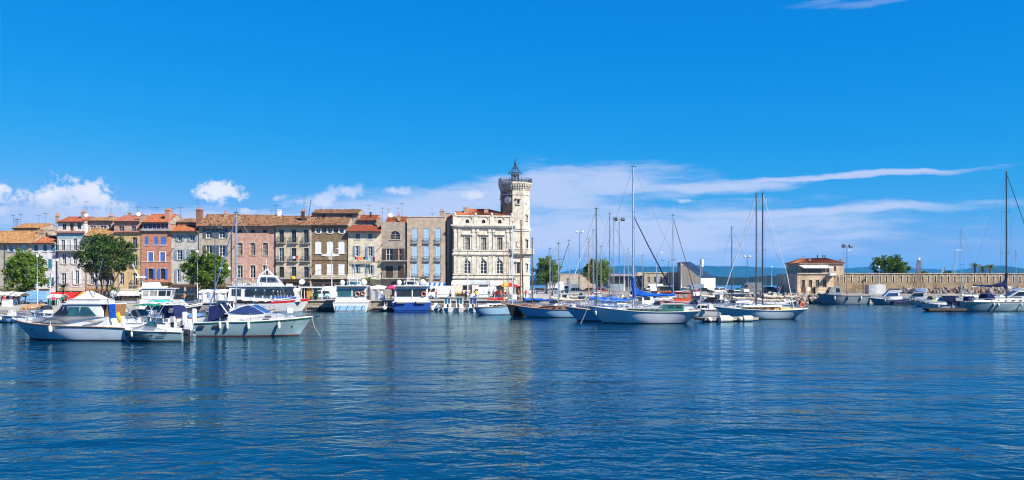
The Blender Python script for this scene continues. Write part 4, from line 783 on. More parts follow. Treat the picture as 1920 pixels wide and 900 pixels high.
# ------------------------------------------------------------------ boats: +x is the bow, z = 0 the waterline
class Hull:
    def __init__(s, L, B, bow, mid, stern, rake=0.9, over=0.0, sail=False, tw=0.9, flare=1.0, depth=0.45):
        s.L, s.B, s.bow, s.mid, s.stern, s.rake, s.over, s.sail, s.tw, s.flare, s.depth = L, B, bow, mid, stern, rake, over, sail, tw, flare, depth
    def zs(s, t):
        return s.mid + (s.bow - s.mid) * max(0, (t - .35) / .65) ** 1.7 + (s.stern - s.mid) * max(0, (.35 - t) / .35) ** 1.5
    def half(s, t, q):
        """half breadth at station t, height fraction q (0 waterline, 1 sheer)"""
        c = .42; pw = (2.3 if s.sail else 2.9) if q >= 1 else (1.7 if s.sail else 2.0) + ((2.3 if s.sail else 2.9) - (1.7 if s.sail else 2.0)) * q
        a = 1 - max(0, (t - c) / (1 - c)) ** pw; tail = 1 - (1 - s.tw * (0.55 + 0.45 * q if s.sail else 1)) * max(0, (c - t) / c) ** 2
        k = (0.80 if s.sail else 0.84) + (0.20 if s.sail else 0.16) * q ** 0.7
        return max(0.012, s.B / 2 * a * tail * k)
    def x(s, t, q):
        x0 = -s.L / 2 + s.over * (1 - q); x1 = s.L / 2 - s.rake * (1 - q); return x0 + (x1 - x0) * t
    def side(s, t, q=1.0, out=0.0, sg=1): return Vector((s.x(t, q), sg * (s.half(t, q) + out), s.zs(t) * q))
    def build(s, par, m_, boot, deckm, rub=None, stripe=None, n=22):
        lv = [(-1, 0), (0, .02), (1, None), (.3, 0), (.65, 0), (.88, 0), (1.0, 0)]; b = MB(); rings = []
        for i in range(n + 1):
            t = i / n; z = s.zs(t); qs = [(-s.depth, 0.0, 0.0), (-0.02, 0.0, None), (0.11, 0.11 / z, None)] + [(z * q, q, None) for q in (.35, .62, .84, 1.0)]
            half = []
            for zz_, q, y in qs: half.append((s.x(t, max(0, q)), 0.0 if y == 0.0 else s.half(t, q), zz_))
            rings.append([(a, -c, d) for a, c, d in half[::-1]] + half[1:])
        k = len(rings[0]); vs = [v for r in rings for v in r]; fs = []; ms = []
        for i in range(n):
            for j in range(k - 1):
                a = i * k + j; fs.append((a, a + 1, a + 1 + k, a + k)); lvl = min(j, k - 2 - j); ms.append(1 if lvl >= 4 else (2 if stripe and lvl == 0 else 0))
        fs.append(tuple(range(k))); ms.append(0); b.add(vs, fs); b.m = ms
        h = b.build('hull', [m_, boot, stripe or m_], par, smooth=True)
        b = MB(); dr = []
        for i in range(n + 1):
            t = i / n; p = s.side(t); dr.append([(p.x, p.y - 0.01, p.z - 0.02), (p.x, p.y * 0.5, p.z + 0.03), (p.x, 0, p.z + 0.05), (p.x, -p.y * 0.5, p.z + 0.03), (p.x, -p.y + 0.01, p.z - 0.02)])
        b.loft(dr, False, False).build('deck', deckm, par, smooth=True)
        if rub:
            b = MB()
            for sg in (1, -1): b.tube([s.side(i / n, 1.0, 0.015, sg) for i in range(n + 1)], 0.05, 6)
            b.build('rub_rail', rub, par)
        return h
    def rail(s, par, t0, t1, h=0.6, n=7, m_=None, r=0.02, inset=0.1, mid=True):
        m_ = m_ or STEEL; b = MB(); tops = {1: [], -1: []}
        for sg in (1, -1):
            for i in range(n + 1):
                t = t0 + (t1 - t0) * i / n; p = s.side(min(t, .985)); p.y = sg * max(0.05, p.y - inset); q = p + Vector((0, 0, h)); tops[sg].append(q); b.tube([p, q], r * 0.85, 5)
            b.tube(tops[sg], r, 5)
            if mid: b.tube([p - Vector((0, 0, h * 0.5)) for p in tops[sg]], r * 0.6, 4)
        if t1 > .9: b.tube([tops[1][-1], tops[-1][-1]], r, 5)
        return b.build('guard_rail', m_, par)
class Cab:
    """A cabin block from a side profile; narrower towards its top and towards its front end."""
    def __init__(s, par, name, prof, wb, wt, m_, x_t=None, tp=0.0, smooth=False):
        s.z0 = min(z for _, z in prof); s.z1 = max(z for _, z in prof); s.x1 = max(x for x, _ in prof); s.wb, s.wt, s.tp = wb, wt, tp; s.xt = min(x for x, _ in prof) if x_t is None else x_t; s.par = par
        b = MB(); b.loft([[(x, -s.w(x, z), z) for x, z in prof], [(x, 0, z + 0.02) for x, z in prof], [(x, s.w(x, z), z) for x, z in prof]]); s.o = b.build(name, m_, par)
    def w(s, x, z):
        w = s.wb + (s.wt - s.wb) * (z - s.z0) / max(1e-6, s.z1 - s.z0); return w * (1 - s.tp * max(0, (x - s.xt) / max(1e-6, s.x1 - s.xt)) ** 1.5)
    def pane(s, poly, m_, name='window', sides=(1, -1)):
        for sg in sides:
            b = MB(); b.loft([[(x, sg * (s.w(x, z) - 0.03), z) for x, z in poly], [(x, sg * (s.w(x, z) + 0.018), z) for x, z in poly]]); b.build(name, m_, s.par)
    def front(s, x0, z0, x1, z1, f0, f1, m_, name='windscreen', frame=None):
        """slanted pane across the boat between (x0,z0) and (x1,z1); f0, f1 = fraction of the width"""
        n = Vector((z1 - z0, 0, -(x1 - x0))).normalized() * (0.02 if (z1 > z0) else -0.02); b = MB(); y0, y1 = s.w(x0, z0) * f0, s.w(x1, z1) * f0; y2, y3 = s.w(x0, z0) * f1, s.w(x1, z1) * f1
        A = [Vector((x0, y0, z0)), Vector((x0, y2, z0)), Vector((x1, y3, z1)), Vector((x1, y1, z1))]; b.loft([[p - n * 0.5 for p in A], [p + n for p in A]]); b.build(name, m_, s.par)
def fender(par, p, r=0.11, h=0.5, m_=None):
    b = MB(); b.lathe([(0.03, 0), (r * 0.8, 0.06), (r, 0.15), (r, h - 0.15), (r * 0.8, h - 0.06), (0.03, h)], (p[0], p[1], p[2] - h), 8); b.tube([(p[0], p[1], p[2]), (p[0], p[1] * 0.96, p[2] + 0.35)], 0.015, 4); b.build('fender', m_ or FENDER, par, smooth=True)
def outboard(par, x, y, z, m_, big=1.0):
    k = big; b = MB(); b.loft([[(x + k * a, y + k * c, z + k * h) for a, c in ((.12, -.14), (.2, 0), (.12, .14), (-.25, .16), (-.32, 0), (-.25, -.16))] for h in (.1, .3)] + [[(x + k * a * .85, y + k * c * .8, z + k * .55) for a, c in ((.12, -.14), (.2, 0), (.12, .14), (-.25, .16), (-.32, 0), (-.25, -.16))]]); o = b.build('outboard_motor', m_, par)
    b = MB(); b.loft([[(x + k * a, y + k * c, z + k * h) for a, c in ((.08, -.05), (.08, .05), (-.16, .05), (-.16, -.05))] for h in (.1, -.7)]); b.ell((x - .05, y, z - .62 * k), (.3 * k, .08, .07), 8, 4); b.obox((x - .34 * k, y, z - .62 * k), (.03, .34 * k, .1)); b.build('motor_leg', BLACK, par)
def boat(label, px, Y, rz, cat='motorboat', name='motorboat', group=None): return thing(name, label, cat, (PX(px, Y), Y, 0), rz, group, world=False)
def lifebuoy(par, c, r=0.3, axis='y'):
    b = MB(); pts = [(c[0] + r * math.cos(R(30 * i)) * (axis == 'y'), c[1] + r * math.cos(R(30 * i)) * (axis != 'y'), c[2] + r * math.sin(R(30 * i))) for i in range(13)]; b.tube(pts, 0.075, 6).build('lifebuoy', ORANGE, par)
def text_on(par, txt, size, loc, rot, m_):
    cu = bpy.data.curves.new('lettering', 'FONT'); cu.body = txt; cu.size = size; cu.extrude = 0.004; cu.align_x = 'CENTER'; cu.align_y = 'CENTER'; cu.shear = 0.2
    tmp = bpy.data.objects.new('tmp', cu); me = bpy.data.meshes.new_from_object(tmp); bpy.data.objects.remove(tmp); me.materials.clear(); me.materials.append(m_)
    o = put('lettering', me, par, loc=loc); o.rotation_euler = rot; return o
PI = math.pi
WIRE = mat('rigging_wire', (0.16, 0.17, 0.19), .6)
# ---- flybridge cruiser, bow to the left
Y = 70.0; t = boat('white flybridge cruiser moored at left with peaked canvas over its bridge', 141, Y, PI - R(5)); H = Hull(9.9, 3.3, 1.50, 1.12, 1.0, 1.5, 0.1, tw=.92); H.build(t, GEL_SHADE, BOOT, GEL, TEAK)
c = Cab(t, 'coachroof', [(-3.4, 1.0), (4.0, 1.2), (2.6, 1.62), (1.3, 1.82), (-0.2, 1.92), (-3.4, 1.85)], 1.42, 1.25, GEL, 0.5, 0.75)
c.pane([(2.15, 1.36), (1.75, 1.62), (0.4, 1.62), (-0.4, 1.33)], BGLASS); c.pane([(2.0, 1.39), (1.66, 1.58), (0.45, 1.58), (-0.2, 1.36)], CURTAIN, 'curtain'); c.pane([(-1.6, 1.44), (-1.6, 1.58), (-3.1, 1.58), (-2.7, 1.42)], CURTAIN, 'vent')
s2 = Cab(t, 'saloon', [(-3.0, 1.84), (1.5, 1.84), (0.35, 2.78), (-2.75, 2.83)], 1.25, 1.08, GEL, 0.2, 0.2)
s2.pane([(-1.05, 1.95), (-0.15, 1.95), (-0.15, 2.62), (-1.05, 2.62)], TGLASS, 'window'); s2.pane([(-2.45, 1.95), (-1.13, 1.95), (-1.13, 2.62), (-1.75, 2.62)], TGLASS, 'window'); s2.pane([(-0.05, 1.95), (0.35, 1.95), (0.2, 2.62), (-0.05, 2.62)], GLASS); s2.pane([(0.42, 1.95), (1.22, 1.95), (0.42, 2.62), (0.3, 2.62)], GLASS)
for f0, f1 in ((-.95, -.34), (-.3, .3), (.34, .95)): s2.front(1.42, 1.92, 0.46, 2.7, f0, f1, GLASS)
b = MB(); b.box(-3.6, 0.5, -1.2, 1.2, 2.82, 2.9); b.build('flybridge_deck', GEL, t)
b = MB(); b.loft([[(0.15, -1.02, 2.9), (0.15, 1.02, 2.9), (-2.7, 1.02, 2.9), (-2.7, -1.02, 2.9)], [(0.0, -1.0, 3.2), (0.0, 1.0, 3.2), (-2.66, 1.0, 3.2), (-2.66, -1.0, 3.2)]]); b.build('flybridge_coaming', GEL, t)
b = MB(); b.loft([[(x0, -w_, z_), (x0, w_, z_), (x1, w_, z_), (x1, -w_, z_)] for x0, x1, w_, z_ in ((-.22, -2.35, .9, 3.19), (-.42, -2.2, .74, 3.32), (-.72, -1.9, .46, 3.52), (-.94, -1.55, .24, 3.72), (-1.05, -1.32, .1, 3.86))]); b.build('bridge_cover', mat('aged_white_canvas', (.5, .5, .5), .9, 0, .2, 2.5, .8, 5), t)
b = MB(); b.tube([(0.02, -1.02, 3.2), (0.02, 1.02, 3.2), (-2.68, 1.02, 3.2), (-2.68, -1.02, 3.2), (0.02, -1.02, 3.2)], .03, 5); b.build('coaming_rail', GREYC, t)
b = MB(); b.loft([[(-3.25, -1.2, 1.1), (-2.9, -1.2, 1.1), (-2.9, 1.2, 1.1), (-3.25, 1.2, 1.1)], [(-3.6, -1.15, 2.8), (-3.3, -1.15, 2.8), (-3.3, 1.15, 2.8), (-3.6, 1.15, 2.8)]]); b.build('aft_bulkhead', TEAK, t)
Cab(t, 'cockpit_coaming', [(-4.8, 0.95), (-3.2, 0.95), (-3.2, 1.25), (-4.75, 1.15)], 1.45, 1.4, GEL); b = MB()
for y in (-1.15, 1.15): b.tube([(-3.4, y, 2.85), (-4.6, y, 1.1)], 0.03, 6)
b.build('ladder', STEEL, t); b = MB(); b.obox((-3.75, 1.2, 2.3), (0.5, 0.05, 1.1), 0, R(6)); b.build('towel', BLUEC, t); b = MB(); b.obox((-4.2, 1.1, 1.8), (0.32, 0.06, 0.8), 0, R(20)); b.build('cloth', YELLOWC, t)
for x0, z0, x1, z1 in ((-1.9, 3.2, -2.8, 6.4), (-3.4, 2.9, -4.5, 5.2), (-3.4, 2.9, -4.2, 4.1)): MB().tube([(x0, 0.7, z0), (x1, 0.9, z1)], 0.028, 5).build('antenna', STEEL, t)
fender(t, (1.0, 1.68, 1.2), .16, .55); H.rail(t, .55, 1.0, .55, 6); MB().tube([(4.6, 0, 1.45), (5.3, 0, 1.5)], 0.09, 6).build('bow_roller', STEEL, t); dish(t, -3.3, 0.4, 3.55, 0.3)
b = MB()
for sg in (1, -1):
    p = H.side(.86, .62, 0.0, sg); b.ell(tuple(p), (0.12, 0.03, 0.07), 8, 4)
b.build('hawse_hole', BLACK, t)
# ---- cruiser behind it
Y = 73.5; t = boat('second white cruiser, its bow poking out behind the flybridge cruiser', 118, Y, PI - R(9)); H = Hull(9.4, 3.2, 1.5, 1.15, 1.0, 1.7, 0.1); H.build(t, GEL_SHADE, BOOT, GEL, WHITE); H.rail(t, .5, 1.0, .6, 6); c = Cab(t, 'coachroof', [(-3.5, 1.0), (3.2, 1.25), (1.2, 1.75), (-3.5, 1.8)], 1.3, 1.1, GEL, 0.5, .6); c.pane([(1.2, 1.4), (.8, 1.62), (-.8, 1.62), (-1.0, 1.4)], GLASS)
# ---- small runabout
Y = 68.4; t = boat('small white runabout with black SMAFT lettering on its hull', 288, Y, PI - R(2), group=None); H = Hull(5.15, 2.0, 0.92, 0.78, 0.72, 0.75, 0.05, tw=.94); H.build(t, GEL_GREY_SHADE, BOOT, GEL, ROPE)
c = Cab(t, 'cuddy', [(-1.2, 0.76), (1.9, 0.86), (0.9, 1.18), (0.3, 1.32), (-0.9, 1.22), (-1.2, 0.9)], 0.78, 0.55, GEL, 0.3, .7); b = MB(); b.loft([[(0.45, -.62, 1.22), (0.05, -.72, 1.22), (-.6, -.78, 1.1)], [(0.2, -.55, 1.5), (-.1, -.66, 1.52), (-.6, -.74, 1.3)]], False); b.loft([[(0.45, .62, 1.22), (0.05, .72, 1.22), (-.6, .78, 1.1)], [(0.2, .55, 1.5), (-.1, .66, 1.52), (-.6, .74, 1.3)]], False); b.loft([[(0.45, -.62, 1.22), (0.2, -.55, 1.5)], [(0.45, .62, 1.22), (0.2, .55, 1.5)]], False); b.build('windscreen', TGLASS, t)
b = MB(); b.tube([(-.6, -.76, 1.3), (-.1, -.67, 1.53), (.2, -.56, 1.51), (.2, .56, 1.51), (-.1, .67, 1.53), (-.6, .76, 1.3)], .022, 5); b.build('screen_frame', STEEL, t); Cab(t, 'cockpit_seat', [(-2.2, .74), (-1.3, .74), (-1.3, 1.0), (-2.2, .95)], .8, .75, WHITEC)
fender(t, (1.25, 1.0, .78), .09, .42); outboard(t, -2.65, 0.0, .75, GEL, 1.25); outboard(t, -2.75, 0.55, .5, BLACK, .8)
text_on(t, 'SMAFT', .34, (0.15, .985, .42), (R(90), 0, PI), BLACK); b = MB(); b.obox((-.95, .99, .40), (.7, .012, .05)); b.obox((1.25, .965, .40), (1.1, .012, .05)); b.build('decal', BLACK, t); text_on(t, 'W120529', .15, (-1.15, 1.0, .62), (R(90), 0, PI), BLACK)
# ---- express cruiser, bow to the right
Y = 75.3; t = boat('express cruiser with blue tinted windscreen and navy cockpit canopy, bow right', 480, Y, R(2)); H = Hull(9.5, 3.2, 1.62, 1.25, 1.15, 1.15, 0.15, tw=.95); H.build(t, GEL_GREY_SHADE, BOOTR, GEL, WHITE)
b = MB()
for sg in (1, -1): b.tube([H.side(i / 16, .93, .018, sg) for i in range(17)], .035, 5)
b.build('green_stripe', GREENC, t); c = Cab(t, 'coachroof', [(-2.0, 1.2), (3.8, 1.45), (2.6, 1.72), (1.4, 1.88), (-2.0, 1.9)], 1.36, 1.12, GEL, 0.2, .72); c.pane([(1.55, 1.56), (1.5, 1.70), (1.0, 1.70), (1.0, 1.54)], GLASS, 'porthole')
b = MB(); 
s2 = Cab(t, 'windscreen_block', [(-2.35, 1.88), (1.15, 1.88), (-0.15, 2.62), (-0.5, 2.66), (-1.2, 2.45)], 1.2, 1.0, GEL, 0.0, .15); s2.pane([(-2.15, 1.95), (-.15, 1.95), (-.15, 2.58), (-.5, 2.6), (-1.15, 2.4)], BGLASS); s2.pane([(-.08, 1.95), (.95, 1.95), (-.08, 2.54)], BGLASS)
for f0, f1 in ((-.94, -.33), (-.29, .29), (.33, .94)): s2.front(1.08, 1.93, -0.1, 2.6, f0, f1, BGLASS)
b = MB(); b.loft([[(-3.7, -1.15, 1.25), (-3.62, -1.05, 2.5), (-3.62, 1.05, 2.5), (-3.7, 1.15, 1.25)], [(-2.3, -1.12, 1.7), (-2.75, -1.0, 2.68), (-2.75, 1.0, 2.68), (-2.3, 1.12, 1.7)]]); b.build('cockpit_canopy', NAVYC, t)
for y in (-1.2, 1.2): MB().tube([(-1.6, y, 1.3), (-2.65, y * .92, 2.72)], .045, 6).build('arch', WHITE, t)
for x in (-3.5, -1.95): fender(t, (x if x > -3 else -2.55, -1.66, 1.25), .11, .62)
for x in (-.2, 2.25): fender(t, (x, -1.68 if x < 1 else -1.42, 1.25), .12, .65)
H.rail(t, .42, 1.0, .55, 8); b = MB(); 
for x in (-4.1, -2.9): b.box(x - .25, x + .25, -1.615, -1.56, .78, .95)
b.build('side_vent', BLACK, t); b = MB(); b.ell(tuple(H.side(.88, .55, 0, -1)), (.1, .03, .1), 10, 5); b.build('porthole', BLACK, t); MB().tube([(4.75, 0, 1.6), (5.4, 0, 1.66)], .07, 6).build('bow_roller', STEEL, t); MB().box(-5.3, -4.7, -1.3, 1.3, .25, .35).build('swim_platform', TEAK, t)
b = MB(); b.tube([(4.7, 0, 1.55), (5.1, -.8, .7), (5.9, -1.6, -.2)], .018, 4); b.build('mooring_rope', ROPE, t); MB().obox((2.9, -.3, 2.15), (.5, .3, .45), .5).build('deck_locker', GEL, t); MB().tube([(.3, .2, 2.2), (-.5, .2, 3.1), (-.6, .2, 3.2)], .03, 5).build('antenna', STEEL, t)
# ---- work boat with wheelhouse on a navy hull
Y = 112.0; t = boat('navy hulled fishing boat with white wheelhouse and flying bridge', 316, Y, R(10), 'fishing boat', 'fishing_boat'); H = Hull(8.4, 3.0, 1.9, 1.25, 1.15, 1.0, .1); H.build(t, NAVYH, BOOT, GEL, WHITE, stripe=WHITE)
c = Cab(t, 'foredeck_cabin', [(-3.2, 1.2), (2.5, 1.5), (1.5, 2.35), (-3.2, 2.4)], 1.2, 1.05, GEL, .5, .4); c.pane([(-.1, 1.85), (.3, 1.85), (.3, 1.92), (-.1, 1.92)], GLASS); c.pane([(-1.1, 1.85), (-.7, 1.85), (-.7, 1.92), (-1.1, 1.92)], GLASS)
w = Cab(t, 'wheelhouse', [(-3.0, 2.4), (.35, 2.4), (.75, 3.75), (-3.0, 3.75)], 1.05, 1.05, GEL); 
for a in ((-2.8, -2.2), (-2.0, -1.2), (-1.0, -.15), (-.02, .42)): w.pane([(a[0], 2.85), (a[1], 2.85), (a[1] + .08, 3.5), (a[0] + .05, 3.5)], CURTAIN if a[0] < -1.1 else GLASS)
MB().box(-3.3, 1.1, -1.2, 1.2, 3.75, 3.84).build('wheelhouse_roof', GEL, t); Cab(t, 'flying_bridge', [(-3.0, 3.84), (-.9, 3.84), (-1.2, 4.55), (-2.9, 4.5)], .95, .8, GEL); MB().tube([(-3.0, 0, 4.4), (-3.7, 0, 5.5), (-4.3, 0, 6.8)], .04, 5).build('antenna', WHITE, t); MB().obox((-3.3, 0, 5.2), (1.0, .8, .2)).build('radar', WHITE, t); MB().tube([(-3.1, .5, 3.8), (-3.3, .5, 5.2)], .05, 5).build('mast', WHITE, t); H.rail(t, .6, 1, .5, 5)
# ---- sailing boats
def sailboat(label, px, top, Y, L, rz, hullm=None, cover=None, mastm=None, furl=None, mx=.06, deckm=None, cabm=None, spread=1, coach=True, B=None, boot=None, rub=None, boom=True, lean=0.0, fb=(1.25, .85, .95), over=.7, rake=1.2, rig=True, r=.075, cat='sailing boat', ports=True, group=None, stripe=None, collar=False, boomz=None, backstay=True, rails=True):
    """px, top: photo column of the mast and row of its head; the mast stands mx*L ahead of midships."""
    off = mx * L * math.cos(rz); t = thing('sailing_boat', label, cat, (PX(px, Y) - off, Y - mx * L * math.sin(rz), 0), rz, group, world=False)
    B = B or L * .29; H = Hull(L, B, fb[0], fb[1], fb[2], rake, over, True, .72); H.build(t, hullm or GEL_SHADE, boot or BOOT, deckm or GEL, rub or TEAK, stripe); zt = PZ(top, Y); zd = fb[1] + .02; x0 = mx * L; mastm = mastm or ALU; zc = zd
    if coach:
        zc = zd + .42; c = Cab(t, 'coachroof', [(-L * .20, zd - .1), (L * .22, zd), (L * .17, zc - .1), (L * .08, zc), (-L * .20, zc + .05)], B * .31, B * .25, cabm or GEL, L * .05, .5)
        if ports:
            for k in range(4): xx = -L * .15 + k * L * .085; c.pane([(xx, zd + .12), (xx + .42, zd + .12), (xx + .42, zd + .3), (xx, zd + .3)], GLASS, 'porthole')
        MB().loft([[(-L * .22, -B * .3, zd), (-L * .40, -B * .27, zd), (-L * .40, B * .27, zd), (-L * .22, B * .3, zd)], [(-L * .21, -B * .26, zd + .3), (-L * .40, -B * .22, zd + .28), (-L * .40, B * .22, zd + .28), (-L * .21, B * .26, zd + .3)]]).build('cockpit_coaming', cabm or GEL, t)
    xl = x0 + lean * (zt - zc); m = MB(); m.tube([(x0, 0, zc - .1), ((x0 + xl) / 2, 0, (zc + zt) / 2), (xl, 0, zt)], r, 8, r * .7); ms = m.build('mast', mastm, t, smooth=True)
    MB().tube([(xl, 0, zt), (xl - .05, .05, zt + .45)], .015, 4).tube([(xl - .3, 0, zt + .05), (xl + .25, 0, zt + .06)], .025, 4).ell((xl, 0, zt + .03), (.12, .1, .08), 6, 4).build('mast_head', DALU, ms)
    if boom:
        bz = boomz or zc + .75; bl = L * .36; b = MB(); rings = []; n = 12
        for i in range(n + 1):
            u = i / n; q = (.26 if collar else .20) * (1 - .55 * u) * (1 + .12 * math.sin(i * 2.3)); zz_ = bz + .05 - .08 * math.sin(u * 3.1) + .04 * math.sin(i * 1.7)
            rings.append([(x0 - .12 - bl * u, q * .8 * math.cos(R(45 * j)), zz_ + q * (1.15 if math.sin(R(45 * j)) > 0 else .8) * math.sin(R(45 * j))) for j in range(8)])
        b.loft(rings)
        if collar:
            b.loft([[(x0 + .22 * math.cos(R(45 * j)) - s_, .2 * math.sin(R(45 * j)) , z_) for j in range(8)] for z_, s_ in ((bz - .35, .15), (bz + .4, .12), (bz + 1.3, .02), (bz + 2.0, 0))]); b.loft([[(x0 - .1, .12, bz + 1.2), (x0 - .1, -.12, bz + 1.2), (x0 - .1, -.2, bz), (x0 - .1, .2, bz)], [(x0 - .6, .1, bz + .6), (x0 - .6, -.1, bz + .6), (x0 - .6, -.2, bz), (x0 - .6, .2, bz)], [(x0 - bl * .4, .08, bz + .25), (x0 - bl * .4, -.08, bz + .25), (x0 - bl * .4, -.18, bz - .05), (x0 - bl * .4, .18, bz - .05)]])
        b.build('sail_cover', cover or BEIGEC, t, smooth=True); MB().tube([(x0, 0, bz - .12), (x0 - bl * 1.06, 0, bz - .16)], .06, 6).build('boom', mastm, t)
    if rig:
        rg = MB(); xb = L / 2 - .1; rr = .014; rg.tube([(xl, 0, zt), (xb, 0, fb[0] + .1)], rr if not furl else rr, 4)
        if backstay: rg.tube([(xl, 0, zt), (-L / 2 + .15, 0, fb[2])], rr, 4)
        for sg in (1, -1):
            last = None
            for k in range(spread):
                z = zc + (zt - zc) * (.5 if spread == 1 else (.36, .68)[k]); w = B * (.34 if k == 0 else .26); xm = x0 + (xl - x0) * (z - zc) / (zt - zc); rg.tube([(xm, 0, z), (xm - .1, sg * w, z + .06)], .025, 5)
                base = Vector((x0 - .1, sg * B * .44, zd)) if last is None else last; tip = Vector((xm - .1, sg * w, z + .06)); rg.tube([base, tip], rr, 4); rg.tube([Vector((x0 - .3, sg * B * .43, zd)), Vector((xm, 0, z - .05))], rr * .8, 4); last = tip
            rg.tube([last, (xl, 0, zt - .1)], rr, 4)
        rg.build('rigging', WIRE, t)
        if furl: f = MB(); A, Bv = Vector((xl, 0, zt - .4)), Vector((xb, 0, fb[0] + .5)); f.tube([A, A.lerp(Bv, .3), A.lerp(Bv, .75), Bv], .035, 6, .058); f.build('furled_sail', furl, t)
    if rails:
        H.rail(t, .86, 1.0, .6, 2, r=.022); H.rail(t, .04, .84, .55, 8, r=.013)
    return t, H
t, H = sailboat('large ketch with blue sail cover and green cabin trim, bow left', 1187, 313, 98.5, 12.4, PI - R(4), mat('silver_white_hull', (0.60, 0.62, 0.68), .3, 0, .06, .7, streak=.15, coat=.2), BLUEC, ALU, None, mx=.085, spread=2, fb=(1.95, 1.28, 1.42), over=1.7, rake=1.9, r=.12, collar=True, cabm=CREAM, rub=CREAM, boomz=3.1, ports=False)
c = Cab(t, 'deck_cabin', [(-4.4, 1.25), (1.6, 1.3), (1.4, 1.62), (-2.0, 1.64), (-2.3, 2.1), (-4.3, 2.12)], 1.28, 1.2, GREENH, 0, .2)
for x in (-2.7, -3.5): c.pane([(x, 1.72), (x - .65, 1.72), (x - .65, 2.02), (x, 2.02)], GLASS)
for k in range(5): c.pane([(1.0 - k * .6, 1.42), (.78 - k * .6, 1.42), (.78 - k * .6, 1.56), (1.0 - k * .6, 1.56)], GLASS, 'porthole')
MB().box(-4.5, -2.1, -1.25, 1.25, 2.12, 2.2).box(-2.2, 1.6, -1.2, 1.2, 1.64, 1.7).build('cabin_roof', CREAM, t)
MB().tube([(1.0, 0, PZ(405, 98.5)), (-.6, 0, PZ(460, 98.5)), (-3.3, 0, PZ(548, 98.5))], .05, 6, .085).build('furled_staysail', NAVYC, t)
for sg in (1,): fender(t, (5.2, 1.0, 1.4), .1, .5)
b = MB(); b.tube([(6.0, .2, 1.9), (6.6, .8, .5), (7.0, 1.2, -.3)], .02, 4); b.build('anchor_rope', ROPE, t)
t, H = sailboat('classic sloop with varnished cabin and orange lifebuoy at the stern', 1430, 363, 110, 11.2, PI - R(3), GEL_SHADE, BEIGEC, DALU, None, mx=-.04, spread=1, fb=(1.55, 1.1, 1.3), over=1.6, rake=1.8, r=.10, cabm=TEAKY, boomz=2.75, deckm=GEL, backstay=False, rub=WHITE)
b = MB(); A = Vector((-.45, 0, PZ(363, 110))); J = Vector((-3.4, 0, PZ(512, 110))); b.tube([A, J], .03, 5); b.tube([J, (-4.0, .9, 1.4)], .05, 5).tube([J, (-2.0, -.6, 1.6)], .04, 5); b.build('backstay', WHITE, t); lifebuoy(t, (-5.25, .2, 1.75), .28); Cab(t, 'cabin_top', [(-2.6, 1.55), (2.2, 1.5), (1.9, 1.66), (-2.6, 1.75)], 1.0, .9, WHITE)
sailboat('sloop with dark mast standing just left of the classic sloop', 1418, 364, 119, 10.0, PI - R(6), GEL_SHADE, BEIGEC, DALU, WHITEC, mx=.02, spread=1, r=.10, fb=(1.3, .95, 1.0))
t, H = sailboat('grey blue hulled yacht with navy boom cover at the right edge', 1887, 321, 141, 14.6, R(2), GEL_GREY_SHADE, NAVYC, DALU, BLACKC, mx=.0, spread=2, fb=(1.7, 1.45, 1.5), over=-.2, rake=.7, r=.14, collar=True, boomz=4.0, stripe=GEL, B=4.2)
for x in (-3.2, -2.5, 1.2): fender(t, (x, -2.06, 1.3), .13, .55)
b = MB(); b.loft([[(-3.9, -1.2, 1.9), (-3.7, -1.1, 2.7), (-3.7, 1.1, 2.7), (-3.9, 1.2, 1.9)], [(-2.4, -1.2, 1.9), (-2.9, -1.1, 2.75), (-2.9, 1.1, 2.75), (-2.4, 1.2, 1.9)]]); b.build('sprayhood', NAVYC, t); MB().ell((.4, 0, PZ(540, 141)), (.35, .3, .28), 8, 5).build('radar', WHITE, t); MB().box(-6.6, -6.0, -.7, .7, 1.6, 2.3).build('bimini', NAVYC, t); b = MB(); b.tube([(-6.2, 1.2, 1.6), (-6.2, 1.2, 3.0), (-6.9, 1.2, 3.2), (-6.9, -1.2, 3.2), (-6.2, -1.2, 3.0), (-6.2, -1.2, 1.6)], .03, 5); b.build('stern_arch', STEEL, t)
sailboat('sailing boat with blue furled jib and black boom cover, bow left', 443, 400, 90, 9.6, PI - R(2), GEL, BLACKC, ALU, FADEDB, mx=.19, fb=(1.15, .9, .95), r=.09, boomz=2.5)
sailboat('pale blue sloop with beige boom cover lying beside the black hull', 1047, 457, 115, 9.2, PI - R(5), LBLUE, BEIGEC, ALU, None, mx=-.1, fb=(1.5, 1.05, 1.05), rake=1.5, deckm=OLDWOOD, cabm=TEAK, r=.06)
sailboat('blue grey sloop moored just left of the large ketch', 1118, 392, 104, 10.2, PI - R(7), LBLUE, FADEDB, DALU, WHITEC, mx=.13, fb=(1.7, 1.15, 1.1), rake=1.6, r=.085)
t, H = sailboat('black hulled wooden cutter with leaning brown mast', 976, 414, 118, 8.6, PI + R(62), BLACKH, BEIGEC, TEAK, None, mx=.05, fb=(1.75, 1.2, 1.2), deckm=TEAK, cabm=TEAK, boom=False, lean=-.01, r=.10, rig=False, rub=TEAK)
MB().tube([(4.2, 0, 1.7), (6.0, 0, 2.1)], .08, 6).build('bowsprit', TEAK, t)
t, H = sailboat('pale blue wooden boat with bare silver mast, bow right', 961, 417, 124, 6.2, R(6), LBLUE, REDC, mat('silver_paint', (.55, .58, .62), .4), None, mx=.38, fb=(1.5, 1.1, 1.1), deckm=TEAK, cabm=WHITE, boom=False, B=2.0, r=.08, rig=False)
sailboat('dark masted gaffer behind the black wooden cutter', 981, 421, 127, 8.5, PI + R(40), BLACKH, BLUEC, DALU, None, mx=.02, cabm=TEAK, boom=True, lean=.03, r=.09, rig=False)
